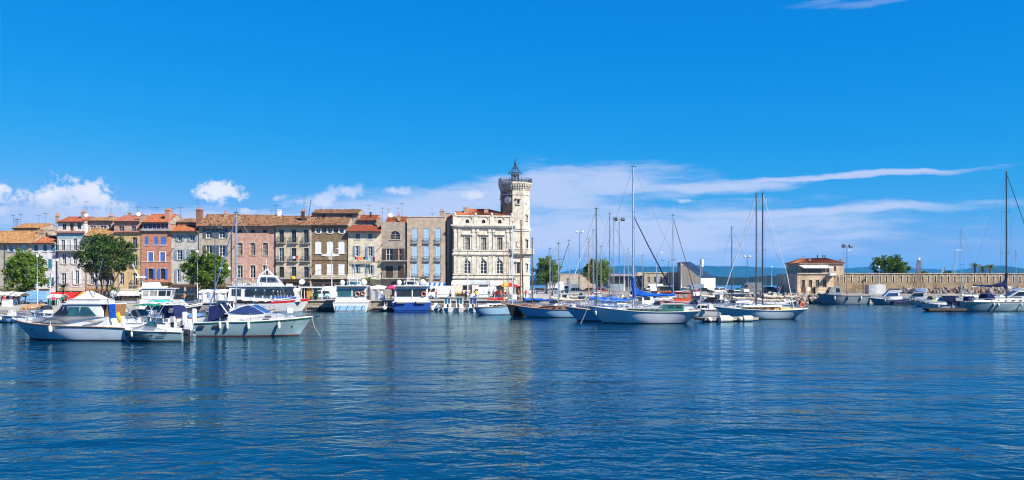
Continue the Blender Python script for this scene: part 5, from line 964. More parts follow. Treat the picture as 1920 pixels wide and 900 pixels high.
sailboat('old boat with stubby dark mast right of the clock tower foot', 998, 448, 126, 8.0, PI, TEAK, BLUEC, DARKWOOD, None, mx=.1, cabm=TEAK, r=.11, rig=False)
for k, (px, top, Y, L, rz, mm, cov, fu, lab) in enumerate((
    (945, 456, 133, 6.5, .1, TEAKY, REDC, None, 'small boat with thin varnished mast left of the silver mast'),
    (953, 457, 136, 6.5, .2, OLDWOOD, BEIGEC, None, 'small boat with thin grey wooden mast beside the silver mast'),
    (1031, 466, 138, 7.5, PI, ALU, BEIGEC, None, 'small yacht with short white mast before the leafy quay trees'),
    (1067, 451, 150, 8.0, PI - .2, ALU, BEIGEC, MAROON, 'sloop with maroon furled jib sloping down right'),
    (1104, 448, 133, 8.0, PI + .2, TEAKY, BLUEC, None, 'yellow masted boat behind the blue grey sloop'),
    (1112, 432, 140, 8.4, PI, ALU, BLUEC, None, 'sloop with silver mast close behind the yellow masted boat'),
    (1143, 401, 128, 9.0, PI + .1, TEAK, BLUEC, None, 'boat with tall brown wooden mast and blue cover'),
    (1151, 410, 142, 9.5, 0, ALU, BLUEC, None, 'sloop with grey mast right of the brown wooden mast'),
    (1127, 462, 168, 7.5, 0, ALU, WHITEC, None, 'small sloop with low mast behind the wooden masted boat'),
    (1178, 467, 165, 7.0, PI, ALU, BEIGEC, None, 'small sloop with low mast behind the tall ketch mast'),
    (1205, 480, 170, 7.0, 0, ALU, BEIGEC, None, 'little sloop under the ketch rigging by the car park'),
    (1262, 404, 132, 9.0, 0, ALU, WHITEC, MAROON, 'sloop with maroon jib right of the ketch'),
    (1372, 426, 140, 8.8, PI, DALU, BEIGEC, None, 'sloop with dark mast left of the pair of tall masts'),
    (1313, 488, 165, 6.5, PI, ALU, BEIGEC, None, 'small sloop before the slanted roof building'),
    (1802, 431, 165, 8.4, PI, ALU, WHITEC, None, 'small sloop with thin mast beside the breakwater palms'),
    (1905, 470, 172, 8.0, 0, ALU, NAVYC, None, 'small sloop half hidden behind the right edge yacht'))):
    t, H = sailboat(lab, px, top, Y, L, rz, [GEL, GEL_SHADE, LBLUE, CREAM][k % 4], cov, mm, fu, mx=.08 if k % 2 else .14, r=.07, fb=(1.15, .85, .85), rub=[TEAK, NAVYC, WHITE][k % 3])
    if fu and k == 11: pass
# ------------------------------------------------------------------ ferries and small craft
Y = 136.0; t = boat('white passenger ferry with red stripe and railed top deck, bow right', 500, Y, R(9), 'ferry', 'ferry'); H = Hull(13.0, 4.4, 2.05, 1.55, 1.5, 1.3, .1, tw=.95); H.build(t, GEL, BOOT, GEL, None)
b = MB()
for sg in (1, -1): b.loft([[H.side(i / 20, q, .02, sg) for i in range(21)] for q in (.82, 1.02)], False)
b.build('red_stripe', REDC, t)
c = Cab(t, 'saloon', [(-5.6, 1.5), (5.2, 1.6), (4.2, 3.9), (-5.2, 3.9)], 1.95, 1.8, GEL, 2.0, .35)
for x0, x1 in ((-4.9, -3.5), (-2.9, -1.5), (-1.3, -.2), (0.0, 1.1), (1.3, 1.75)): c.pane([(x0, 2.55), (x1, 2.55), (x1, 3.55), (x0, 3.55)], GLASS)
for k in range(6): x = 1.95 + k * .42; c.pane([(x, 2.6), (x + .3, 2.6), (x + .22 - .05 * k, 3.5), (x - .08 - .05 * k, 3.5)], GLASS)
c.pane([(1.2, 2.5), (1.9, 2.35), (4.6, 2.35), (4.6, 2.22), (1.8, 2.22), (1.1, 2.4)], BLUEC, 'blue_stripe')
MB().box(-5.6, 4.4, -1.95, 1.95, 3.9, 4.02).build('top_deck', GEL, t); b = MB()
for y in (-1.85, 1.85):
    for z in (4.4, 4.75, 5.1): b.tube([(-5.4, y, z), (2.2, y, z)], .03, 4)
    for k in range(12): b.tube([(-5.4 + k * .69, y, 4.0), (-5.4 + k * .69, y, 5.1)], .03, 4)
for z in (4.4, 4.75, 5.1): b.tube([(-5.4, -1.85, z), (-5.4, 1.85, z)], .03, 4)
b.build('guard_rail', STEEL, t); w = Cab(t, 'wheelhouse', [(-1.5, 4.02), (2.6, 4.02), (1.6, 5.55), (-1.0, 5.75)], 1.25, .95, GEL, .5, .2); w.pane([(-.9, 4.6), (.1, 4.6), (.1, 5.35), (-.75, 5.35)], GLASS); w.pane([(.25, 4.6), (1.9, 4.6), (1.4, 5.3), (.25, 5.35)], GLASS); w.front(2.4, 4.3, 1.65, 5.45, -.9, .9, GLASS)
b = MB(); b.tube([(-.9, -.9, 5.7), (.1, -.6, 6.5), (1.0, -.9, 5.6)], .07, 6).tube([(-.9, .9, 5.7), (.1, .6, 6.5), (1.0, .9, 5.6)], .07, 6).tube([(.1, -.6, 6.5), (.1, .6, 6.5)], .07, 6).tube([(.1, 0, 6.5), (-.1, 0, 8.1)], .05, 5).tube([(-.1, -.4, 7.2), (-.1, .4, 7.2)], .04, 5); b.build('signal_mast', WHITE, t)
for x in (-4.6, -2.0): lifebuoy(t, (x, -1.95, 4.7), .3)
b = MB(); b.box(-5.0, -1.0, -1.4, 1.4, 4.05, 4.5); b.build('bench_seats', WHITE, t); MB().obox((3.4, 0, 4.15), (.9, 1.6, .35)).build('liferaft', WHITE, t)
def stern_ferry(label, px, Y, hullm, stripe, glass, rz, L=12.0, B=5.6, fend=0):
    t = boat(label, px, Y, rz, 'ferry', 'ferry'); H = Hull(L, B, 2.0, 1.55, 1.45, 1.2, .05, tw=.97); H.build(t, hullm, BOOT, GEL, stripe); x0 = -L / 2
    c = Cab(t, 'saloon', [(x0 + 1.0, 1.5), (L * .28, 1.55), (L * .18, 3.95), (x0 + 1.15, 3.95)], B * .43, B * .40, GEL, 0, .3); xb = x0 + 1.05
    b = MB(); b.box(xb - .05, xb + .1, -B * .36, -.2, 2.3, 3.45); b.build('rear_window', glass, t); b = MB(); b.box(xb - .05, xb + .1, -.05, B * .36, 2.3, 3.45); b.build('rear_window', glass, t); MB().box(xb - .08, xb + .1, -.2, -.05, 1.6, 3.5).build('window_post', WHITE, t)
    for k in range(5): c.pane([(x0 + 1.6 + k * 1.4, 2.4), (x0 + 2.7 + k * 1.4, 2.4), (x0 + 2.7 + k * 1.4, 3.45), (x0 + 1.6 + k * 1.4, 3.45)], glass)
    MB().box(x0 + .5, L * .2, -B * .44, B * .44, 3.95, 4.08).build('roof', GEL, t); lifebuoy(t, (xb - .15, -B * .17 if fend == 0 else -B * .3, 2.75), .34, 'x')
    if fend == 0: lifebuoy(t, (xb - .15, -B * .33, 2.9), .3, 'x')
    MB().box(x0 - .06, x0 + 1.0, -B * .47, B * .47, 1.46, 1.6).build('aft_deck', GEL, t); b = MB(); b.box(x0 - .07, x0 - .01, -B * .4, B * .4, .25, 1.0); b.build('transom_panel', LBLUE if fend == 0 else BLUEH, t)
    for k in range(4): y = -B * .3 + k * B * .2; MB().obox((x0 - .1, y, .6), (.04, .07, .85), 0, 0, R(22)).build('transom_brace', DALU if fend == 0 else BLUEH, t)
    b = MB(); 
    for y in (-.7, .7): b.tube([(0, y, 4.05), (-.3, y * .8, 5.2), (-1.2, y * .8, 5.3)], .06, 6)
    b.tube([(-.3, -.6, 5.2), (-.3, .6, 5.2)], .06, 5).tube([(-.3, 0, 5.2), (-.4, 0, 6.6)], .045, 5); b.build('radar_arch', WHITE, t); MB().ell((-1.4, -B * .3, 4.55), (.5, .5, .5), 10, 6).build('radome', WHITE, t); MB().ell((-1.0, B * .3, 4.5), (.42, .42, .45), 10, 6).build('radome', WHITE, t); w = Cab(t, 'wheelhouse_top', [(.2, 4.08), (2.2, 4.08), (1.7, 4.8), (.3, 4.8)], 1.1, 1.0, GEL); w.front(.2, 4.2, .28, 4.7, .9, -.9, glass)
    b = MB()
    for y in (-B * .42, B * .42): b.tube([(x0 + .1, y, 1.5), (x0 + .1, y, 2.4), (x0 + 1.0, y, 2.4)], .03, 5)
    b.tube([(x0 + .1, -B * .42, 2.4), (x0 + .1, B * .42, 2.4)], .03, 5); b.build('stern_rail', STEEL, t)
    return t
stern_ferry('white ferry with maroon stripe seen from its stern, two orange lifebuoys', 663, 141, GEL, MAROON, TGLASS, R(96))
t = stern_ferry('blue hulled ferry with white cabin and big white fenders', 770, 142, BLUEH, BLUEC, GLASS, R(98), 11.5, 6.2, 1)
for y in (-2.0, 1.0): MB().tube([(-5.95, y, 1.55), (-5.95, y + 1.3, 1.55)], .3, 8).build('fender', FENDER, t, smooth=True)
def motorboat(label, px, Y, L, rz, hullm=None, kind='open', can=None, ob=True, deckm=None, rub=None, glass=None, group=None, boot=None, cat='motorboat', fb=None):
    t = boat(label, px, Y, rz, cat, 'motorboat', group); f = fb or (L * .17 + .15, L * .12 + .12, L * .11 + .1); B = L * .36 if L < 8 else L * .32; H = Hull(L, B, *f, L * .13, .05, tw=.93); hm = hullm or GEL; H.build(t, hm, boot or BOOT, deckm or GEL, rub or [WHITE, BLACK, TEAK][int(px) % 3]); z = f[1]; gl = glass or GLASS
    if kind == 'rib':
        b = MB()
        for sg in (1, -1): b.tube([H.side(i / 12, .9, .05, sg) for i in range(13)], .22, 8)
        b.build('tube', can or GREYC, t, smooth=True); Cab(t, 'console', [(-.4, z - .2), (.4, z - .2), (.2, z + .75), (-.3, z + .7)], .4, .35, GEL)
    if kind in ('cuddy', 'canopy', 'bimini'):
        c = Cab(t, 'cuddy', [(-L * .08, z - .05), (L * .34, z + .12), (L * .2, z + L * .075), (L * .06, z + L * .10), (-L * .08, z + L * .10)], B * .40, B * .30, GEL, L * .05, .6); zc = z + L * .10; s = Cab(t, 'windscreen', [(-L * .10, zc - .02), (L * .08, zc - .02), (L * .0, zc + L * .085), (-L * .06, zc + L * .085)], B * .36, B * .31, gl, 0, .2)
        MB().tube([(L * .0, -B * .31, zc + L * .087), (L * .0, B * .31, zc + L * .087)], .03, 5).build('screen_frame', ALU, t)
        if kind == 'canopy':
            b = MB(); hh = zc + L * .12; b.loft([[(-L * .02, -B * .34, zc + L * .06), (-L * .06, -B * .33, hh), (-L * .06, B * .33, hh), (-L * .02, B * .34, zc + L * .06)], [(-L * .25, -B * .38, z + .1), (-L * .24, -B * .34, hh + .04), (-L * .24, B * .34, hh + .04), (-L * .25, B * .38, z + .1)], [(-L * .42, -B * .40, z + .1), (-L * .36, -B * .35, hh - .05), (-L * .36, B * .35, hh - .05), (-L * .42, B * .40, z + .1)]]); b.build('canopy', can or NAVYC, t)
            for sg in (1, -1): MB().obox((-L * .33, sg * (B * .395), z + L * .14), (L * .1, .02, L * .08), 0, 0, sg * R(9)).build('canopy_window', CURTAIN, t)
        if kind == 'bimini':
            hh = z + 1.75; b = MB(); b.loft([[(x, y, hh - .12 * (abs(y) / (B * .36)) ** 2 - .1 * abs((x + L * .17) / (L * .17)) ** 2 + e) for y in (-B * .36, -B * .18, 0, B * .18, B * .36)] + [(x, y, hh - .05 - .12 * (abs(y) / (B * .36)) ** 2 - .1 * abs((x + L * .17) / (L * .17)) ** 2) for y in (B * .36, B * .18, 0, -B * .18, -B * .36)] for x, e in ((0, 0), (-L * .08, 0), (-L * .17, 0), (-L * .26, 0), (-L * .34, 0))]); b.build('bimini', can or TEALC, t); b = MB()
            for sg in (1, -1): b.tube([(-L * .17, sg * B * .42, z), (-L * .02, sg * B * .36, hh - .2)], .025, 5).tube([(-L * .17, sg * B * .42, z), (-L * .32, sg * B * .36, hh - .2)], .025, 5)
            b.build('bimini_frame', STEEL, t)
    if kind in ('cabin', 'shelter'):
        w = Cab(t, 'wheelhouse', [(-L * .2, z - .1), (L * .16, z), (L * .12, z + 1.0), (L * .08, z + 1.55), (-L * .2, z + 1.55)], B * .34, B * .3, GEL if kind == 'cabin' else WHITE, 0, .15); w.pane([(-L * .15, z + .75), (L * .02, z + .75), (L * .02, z + 1.35), (-L * .15, z + 1.35)], gl); w.front(L * .115, z + .85, L * .085, z + 1.42, -.85, .85, gl); b = MB(); b.box(-L * .2 - .03, -L * .2 + .05, -B * .24, -.05, z + .6, z + 1.35); b.box(-L * .2 - .03, -L * .2 + .05, .05, B * .24, z + .6, z + 1.35); b.build('rear_window', gl, t); MB().box(-L * .24, L * .13, -B * .36, B * .36, z + 1.55, z + 1.62).build('roof', can or GEL, t)
        Cab(t, 'foredeck_trunk', [(L * .1, z), (L * .36, z + .1), (L * .3, z + .35), (L * .1, z + .45)], B * .3, B * .22, GEL, L * .1, .5)
    if kind == 'fly':
        c = Cab(t, 'coachroof', [(-L * .36, z - .05), (L * .37, z + .15), (L * .24, z + .55), (-L * .36, z + .65)], B * .42, B * .36, GEL, L * .05, .6); c.pane([(L * .16, z + .28), (L * .13, z + .45), (-L * .02, z + .46), (-L * .05, z + .28)], gl)
        s = Cab(t, 'saloon', [(-L * .28, z + .6), (L * .15, z + .58), (L * .02, z + 1.5), (-L * .3, z + 1.55)], B * .36, B * .3, GEL, 0, .2); s.pane([(-L * .25, z + .75), (L * .09, z + .72), (L * .0, z + 1.38), (-L * .25, z + 1.4)], gl); s.front(L * .14, z + .66, L * .03, z + 1.42, -.92, .92, gl); Cab(t, 'flybridge', [(-L * .36, z + 1.55), (L * .03, z + 1.52), (-L * .03, z + 2.0), (-L * .34, z + 1.9)], B * .33, B * .3, GEL, 0, .2)
        if can: Cab(t, 'bridge_cover', [(-L * .33, z + 1.9), (-L * .03, z + 1.98), (-L * .08, z + 2.25), (-L * .3, z + 2.2)], B * .29, B * .2, can)
    if kind == 'open': Cab(t, 'console', [(-.35, z - .1), (.35, z - .1), (.15, z + .65), (-.3, z + .6)], .4, .35, GEL); MB().box(-L * .35, -L * .25, -B * .38, B * .38, z - .25, z + .08).build('thwart', TEAK, t)
    if kind == 'cover': b = MB(); b.loft([[H.side(i / 10, 1, .04, 1), H.side(i / 10, 1, -B * .2, 1) + Vector((0, 0, .3 * math.sin(PI * min(1, i / 8) * .8 + .4))), Vector((H.x(i / 10, 1), 0, H.zs(i / 10) + .45 * math.sin(PI * i / 10 * .75 + .4))), H.side(i / 10, 1, -B * .2, -1) + Vector((0, 0, .3 * math.sin(PI * min(1, i / 8) * .8 + .4))), H.side(i / 10, 1, .04, -1)] for i in range(10)], False, False); b.build('tarpaulin', can or BLUEC, t)
    if kind not in ('rib', 'cover'): H.rail(t, .55, 1.0, .35 + L * .02, 4, r=.02, mid=False)
    if ob: outboard(t, -L / 2 - .12, 0, f[2] + .05, BLACK if int(px) % 2 else GREYC, .8 + L * .05)
    if L > 4.5:
        for x in (-L * .2, L * .12): fender(t, (x, (H.half(.5 + x / L, 1) + .08) * (-1 if math.cos(rz) > 0 else 1), z), .1, .45)
    return t
# left harbour, around the pontoon
motorboat('white motorboat with long green bimini behind the flybridge cruiser', 258, 80, 6.4, PI - .15, GEL, 'bimini', GREENC)
motorboat('motorboat with pale teal bimini by the pontoon', 285, 97, 6.4, PI - .3, GEL, 'bimini', TEALC)
motorboat('motorboat under a navy canopy left of the pontoon piles', 308, 92, 6.0, PI - .5, GEL, 'canopy', NAVYC)
motorboat('small white cabin boat, bow right, below the navy hulled fishing boat', 338, 100, 4.8, R(8), GEL_SHADE, 'cuddy', None, False)
motorboat('open grey dinghy tied beside the pontoon end', 318, 82, 3.6, PI - .6, GREYBOAT, 'open')
motorboat('blue tarpaulin covered dinghy behind the wooden pontoon', 352, 98, 4.2, R(40), GEL, 'cover', FADEDB, False)
motorboat('low open boat moored at the left quay edge', 22, 100, 5.0, PI - .2, GEL_SHADE, 'open', None, False); motorboat('small white motorboat lying against the left quay wall', 85, 108, 5.2, PI - .4, GEL, 'cuddy')
motorboat('old cabin boat stern of the express cruiser canopy', 418, 106, 5.6, PI - .4, GEL, 'cabin', None, False); motorboat('white day boat hidden behind the express cruiser windscreen', 470, 112, 6.0, .2, GEL, 'cuddy')
# quay wall by the vans
motorboat('grey inflatable boat next to the blue ferry', 818, 138, 4.0, R(100), GREYC, 'rib', mat('pale_tube', (.62, .62, .6), .6)); motorboat('cream roofed day boat, first in the quayside row', 839, 137, 4.8, R(95), GEL, 'shelter', CREAM, glass=TGLASS); motorboat('cream roofed day boat, second in the quayside row', 863, 137.5, 4.8, R(87), GEL, 'shelter', CREAM, glass=TGLASS); motorboat('boxy white cabin boat at the right end of the quayside row', 887, 137, 4.8, R(92), GEL, 'cabin', GEL, glass=BGLASS)
motorboat('weathered green grey skiff, bow on, left of the pale blue boat', 909, 131, 4.6, R(-70), mat('old_green_hull', (.16, .18, .13), .7), 'open', None, False); motorboat('boat under a red white and blue tarpaulin behind the pale blue boat', 932, 137, 5.5, R(4), GEL, 'cover', REDC, False)
# marina clutter between the sailing boats
for k, (px, Y, L, rz, hm, kd, can, lab) in enumerate((
    (1010, 122, 5.5, PI - .3, TEAK, 'open', None, 'brown wooden rowing boat behind the pale blue sloop'), (1040, 132, 6.0, .4, GEL, 'cuddy', None, 'white runabout behind the beige boom cover'), (1075, 128, 5.6, PI, REDH, 'open', None, 'red hulled boat left of the blue grey sloop'), (1092, 142, 6.0, R(80), GEL, 'cabin', None, 'white cabin boat between the sloops, stern on'),
    (1135, 122, 6.0, PI - .1, GEL, 'cover', BLUEC, 'boat under a bright blue cover left of the ketch mast'), (1160, 136, 6.4, .2, GEL_SHADE, 'canopy', FADEDB, 'motorboat with faded blue canopy behind the ketch bow'), (1170, 152, 6.0, PI, GEL, 'cuddy', None, 'white runabout far behind the ketch bow'), (1214, 146, 6.5, .3, GEL, 'cabin', None, 'white cabin boat behind the ketch boom'), (1230, 124, 6.0, PI, GEL, 'cuddy', None, 'white motorboat right behind the ketch cabin'),
    (1298, 116, 7.2, PI - .1, GEL, 'cuddy', None, 'white cruiser with raked bow right of the ketch stern'), (1332, 122, 6.5, .2, GEL_GREY_SHADE, 'open', None, 'grey blue launch above the floating dock'), (1322, 140, 6.0, PI - .2, GREENH, 'canopy', BLACKC, 'green hulled boat with black canopy before the slanted roof'), (1350, 132, 6.0, R(60), GEL_SHADE, 'cuddy', None, 'white runabout angled behind the floating dock'), (1372, 124, 6.4, PI - .3, NAVYH, 'cuddy', NAVYC, 'navy hulled runabout left of the classic sloop'),
    (1385, 150, 6.2, .1, GEL, 'cover', WHITEC, 'boat under a white cover left of the twin masts'), (1400, 165, 6.0, PI, GEL, 'cuddy', None, 'small white runabout below the dark van'), (1345, 168, 6.4, .3, GEL, 'cabin', None, 'white cabin boat near the car park edge'), (1445, 150, 6.0, PI - .2, GEL, 'cover', GREYC, 'boat under a grey cover behind the classic sloop'), (1470, 168, 5.5, .4, NAVYH, 'open', None, 'dark open boat beside the rock slope'),
    (1120, 175, 6.2, .2, GEL, 'cabin', REDC, 'red roofed cabin boat before the market of the far quay'), (1190, 178, 6.0, PI, GEL, 'cuddy', None, 'white runabout at the far pontoon'), (1060, 170, 6.0, .3, GEL, 'cabin', None, 'white cabin boat in front of the far quay trees'))):
    motorboat(lab, px, Y, L, rz, hm, kd, can, k % 3 == 0)
od = ['first', 'second', 'third', 'fourth', 'fifth', 'sixth', 'seventh', 'eighth', 'ninth', 'tenth', 'eleventh', 'twelfth', 'thirteenth', 'fourteenth']
for k in range(14):
    kd = ['cuddy', 'cabin', 'cover', 'open', 'canopy', 'fly', 'cuddy'][k % 7]; can = [None, None, BLUEC, None, NAVYC, None, None, None, REDC, GREYC, None, GREENC, None, None][k]
    motorboat('%s boat from the left in the back row along the car park quay' % od[k], 1088 + k * 26 + (k % 3) * 4, 214 + (k % 4) * 3.0, 6.2 + (k % 3) * .8, R(-90 + 14 * math.sin(k * 1.9)) if k % 3 else R(180 + 8 * k), [GEL, GEL, GEL_SHADE, CREAM, GEL, LBLUE, NAVYH][k % 7], kd, can, False)
# orange work boat
Y = 148; t = boat('orange wooden workboat with long windowed cabin', 1262, Y, PI - R(3), 'workboat', 'workboat'); H = Hull(8.6, 3.0, 1.9, 1.35, 1.4, .8, .4); H.build(t, ORANGEH, BOOT, TEAK, WHITE); c = Cab(t, 'cabin', [(-2.8, 1.4), (2.2, 1.45), (2.1, 2.9), (-2.8, 2.8)], 1.15, 1.05, ORANGEH, 0, .1)
for k in range(5): c.pane([(-2.4 + k * .92, 1.95), (-1.7 + k * .92, 1.95), (-1.7 + k * .92, 2.6), (-2.4 + k * .92, 2.6)], CURTAIN)
MB().box(-3.0, 2.4, -1.2, 1.2, 2.88, 2.96).build('roof', REDH, t); Cab(t, 'wheelhouse', [(.4, 2.96), (2.6, 2.96), (2.5, 3.9), (.4, 3.9)], 1.0, .95, TEAK).pane([(.6, 3.2), (2.3, 3.2), (2.3, 3.7), (.6, 3.7)], GLASS); MB().box(.2, 2.8, -1.1, 1.1, 3.9, 3.98).build('wheelhouse_roof', WHITE, t)
# grey patrol boat
Y = 186; t = boat('grey patrol launch with low wheelhouse alongside the breakwater', 1580, Y, PI - R(2), 'patrol boat', 'patrol_boat'); H = Hull(10.4, 3.4, 2.2, 1.75, 1.7, .9, .1); H.build(t, GREYBOAT, BOOT, CONC, BLACK); c = Cab(t, 'wheelhouse', [(.6, 1.8), (3.4, 1.9), (2.7, 3.6), (.8, 3.6)], 1.2, 1.0, GREYBOAT, 0, .1); c.pane([(1.9, 2.5), (2.7, 2.5), (2.45, 3.35), (1.9, 3.35)], CURTAIN); c.pane([(.9, 2.5), (1.7, 2.5), (1.7, 3.35), (1.0, 3.35)], GLASS); c.front(3.25, 2.4, 2.8, 3.45, -.9, .9, GLASS); H.rail(t, .05, .6, .9, 7); MB().tube([(1.0, 0, 3.6), (.8, 0, 5.4)], .06, 5).build('mast', GREYBOAT, t)
for x in (-3.2, -.4, 2.2): fender(t, (x, 1.75, 1.7), .16, .8, BLACK if x == -.4 else FENDER)
# right hand moorings
motorboat('navy and white flybridge cruiser before the breakwater wall', 1664, 184, 7.4, PI - .1, GEL_GREY_SHADE, 'fly', NAVYC, False, glass=BGLASS, rub=WHITE); motorboat('white flybridge cruiser with grey hull, second along the breakwater', 1714, 185, 7.0, PI - .4, GEL_GREY_SHADE, 'fly', FADEDB, False); motorboat('small open boat with blue cover between the breakwater cruisers', 1690, 180, 4.5, .2, NAVYH, 'cover', NAVYC, False)
t = motorboat('white sports cruiser with tall navy canopy tied to the dark dock', 1765, 142.5, 6.6, PI - R(8), GEL, 'canopy', NAVYC, False, rub=NAVYC); motorboat('white motorboat left of the tall navy canopy', 1742, 168, 6.0, PI - .3, GEL, 'cuddy'); motorboat('yellow trimmed inflatable near the breakwater foot', 1756, 183, 4.6, PI, YELLOWC, 'rib', YELLOWC); motorboat('white runabout between the navy canopy and the yacht', 1822, 160, 6.2, .2, GEL, 'cuddy', None, False); motorboat('big white motor yacht behind the right edge yacht', 1905, 158, 11.5, PI - .1, GEL, 'fly', None, False); motorboat('white cuddy boat behind the grey blue yacht stern', 1842, 172, 6.0, PI, GEL, 'canopy', NAVYC)
motorboat('white tender at the foot of the breakwater', 1812, 186, 4.4, PI, GEL, 'open', None, False); motorboat('small rowing boat beside the patrol launch stern', 1628, 187, 3.8, .3, CREAM, 'open', None, False)
# ------------------------------------------------------------------ pontoons
def pontoon(label, px0, px1, Y0, Y1, z=.55, rz=0.0, name='pontoon', planks=True, m_=None):
    """floating walkway from (px0,Y0) to (px1,Y1): frame, floats and one board after another"""
    A, Bv = Vector((PX(px0, Y0), Y0, 0)), Vector((PX(px1, Y1), Y1, 0)); d = Bv - A; L = d.length; t = thing(name, label, 'pontoon', tuple(A), math.atan2(d.y, d.x), world=False); w = 1.1
    MB().box(0, L, -w, -w + .12, z - .25, z).box(0, L, w - .12, w, z - .25, z).build('frame', m_ or OLDWOOD, t)
    for i in range(max(2, int(L / 3))): x = (i + .5) * L / max(2, int(L / 3)); MB().box(x - .9, x + .9, -w + .15, w - .15, -.3, z - .26).build('float', BLACK, t)
    n = int(L / .34); me = MB().box(-.15, .15, -w - .03, w + .03, z + .002, z + .05).mesh('plank', m_ or OLDWOOD)
    for i in range(min(n, 130)): put('plank', me, t, loc=((i + .5) * L / n, random.uniform(-.02, .02), random.uniform(0, .008)))
    return t
t = pontoon('wooden pontoon running out from the left quay', 322, 350, 82, 116, .5)
for k, (px, Y, zt) in enumerate(((346, 83, 1.75), (364, 90, 1.85), (399, 96, 1.75))):
    q = thing('mooring_pile', ['thick white mooring pile at the pontoon end', 'white mooring pile right of the pontoon', 'white mooring pile beside the navy cockpit canopy'][k], 'mooring pile', (PX(px, Y), Y, -1), world=False); MB().lathe([(.24, 0), (.24, zt + .9), (.2, zt + 1.0), (.02, zt + 1.02)], n=12).build('post', WHITE, q, smooth=True); MB().lathe([(.28, 0), (.3, .05), (.3, .2), (.28, .25)], (0, 0, 1.1), 12).build('collar', GREYC, q)
pontoon('dark landing stage between the two passenger ferries', 573, 634, 139.0, 139.5, .9); pontoon('short landing stage with ladder left of the blue ferry', 702, 738, 138.5, 138.5, .8)
t = pontoon('floating dock with round white fenders before the classic sloop', 1312, 1412, 101.5, 104.0, .45)
for i, (x, rr, mm) in enumerate(((2.4, .42, FENDER), (3.3, .32, CREAM), (4.6, .3, CREAM), (5.5, .36, FENDER), (5.95, .22, ORANGE), (.5, .3, FENDER))):
    b = MB(); b.tube([(x - rr * 1.6, -1.3, .35), (x - rr * .9, -1.3, .36), (x + rr * .9, -1.3, .36), (x + rr * 1.6, -1.3, .35)], rr, 10) if i in (0, 3) else b.ell((x, -1.25, .32), (rr, rr, rr), 10, 6); b.build('fender', mm, t, smooth=True)
pontoon('dark floating dock under the white sports cruiser', 1736, 1806, 138.5, 138.5, .45, m_=DARKWOOD); pontoon('far marina walkway behind the sailing boats', 1010, 1440, 182, 182, .6); pontoon('marina walkway among the moored sloops', 1080, 1330, 149.5, 152, .6)
o = thing('pontoon_ladder', 'white ladder hanging from the short landing stage', 'ladder', (PX(723, 137.2), 137.2, 0), world=False); MB().tube([(-.2, 0, -.4), (-.2, 0, 1.5)], .03, 5).tube([(.2, 0, -.4), (.2, 0, 1.5)], .03, 5).build('rail', WHITE, o)
for k in range(5): MB().tube([(-.2, 0, -.1 + k * .3), (.2, 0, -.1 + k * .3)], .025, 5).build('rung', WHITE, o)
for px, Y, lab in ((721, 137.0, 'round white buoy by the pontoon ladder'), (741, 137.2, 'round white buoy left of the blue ferry stern')): set_org((0, 0, 0)); o = MB().ell((0, 0, .2), (.38, .38, .38), 12, 8).lathe([(.1, .5), (.08, .7)], n=6).build('mooring_buoy', FENDER, smooth=True); o.location = (PX(px, Y), Y, .35); tag(o, lab, 'buoy')
# ------------------------------------------------------------------ trees
def leaf_mat(name, a, b_, tr=0.35):
    m = bpy.data.materials.new(name); m.use_nodes = True; t = NT(m.node_tree); bs = m.node_tree.nodes['Principled BSDF']; out = m.node_tree.nodes['Material Output']; bs.inputs['Roughness'].default_value = .6; bs.inputs['Specular IOR Level'].default_value = .25
    g = t.n('ShaderNodeNewGeometry').outputs['Random Per Island']; c = t.mixc(g, a, b_); n1 = t.noise(t.n('ShaderNodeTexCoord').outputs['Object'], .9, 3.0).outputs[0]; c = t.mixc(t.smooth(n1, .4, .7), c, tuple((x + y) * .36 for x, y in zip(a, b_)))
    m.node_tree.links.new(c, bs.inputs['Base Color']); tl = t.n('ShaderNodeBsdfTranslucent', ins={0: c}); mx = t.n('ShaderNodeMixShader', ins={0: tr, 1: bs.outputs[0], 2: tl.outputs[0]}); m.node_tree.links.new(mx.outputs[0], out.inputs[0]); return m
LEAF_P = leaf_mat('plane_leaves', (.085, .16, .015), (.175, .265, .035), .4); LEAF_D = leaf_mat('dark_leaves', (.03, .07, .012), (.075, .13, .025), .25); LEAF_F = leaf_mat('fig_leaves', (.04, .10, .012), (.09, .17, .028), .3); LEAF_PALM = leaf_mat('palm_fronds', (.07, .11, .025), (.15, .19, .05), .25)
def leaves(mb, c, rad, n, size):
    for _ in range(n):
        d = Vector((random.gauss(0, 1), random.gauss(0, 1), random.gauss(0, 1))).normalized() * (random.random() ** .4); p = Vector((c[0] + d.x * rad, c[1] + d.y * rad, c[2] + d.z * rad * .8)); u = Vector((random.gauss(0, 1), random.gauss(0, 1), random.gauss(0, .6))).normalized(); v = u.cross(Vector((random.gauss(0, 1), random.gauss(0, 1), random.gauss(0, 1)))).normalized(); s = size * random.uniform(.6, 1.3)
        mb.add([p - u * s, p + v * s * .55, p + u * s, p - v * s * .55], [(0, 1, 2, 3)])
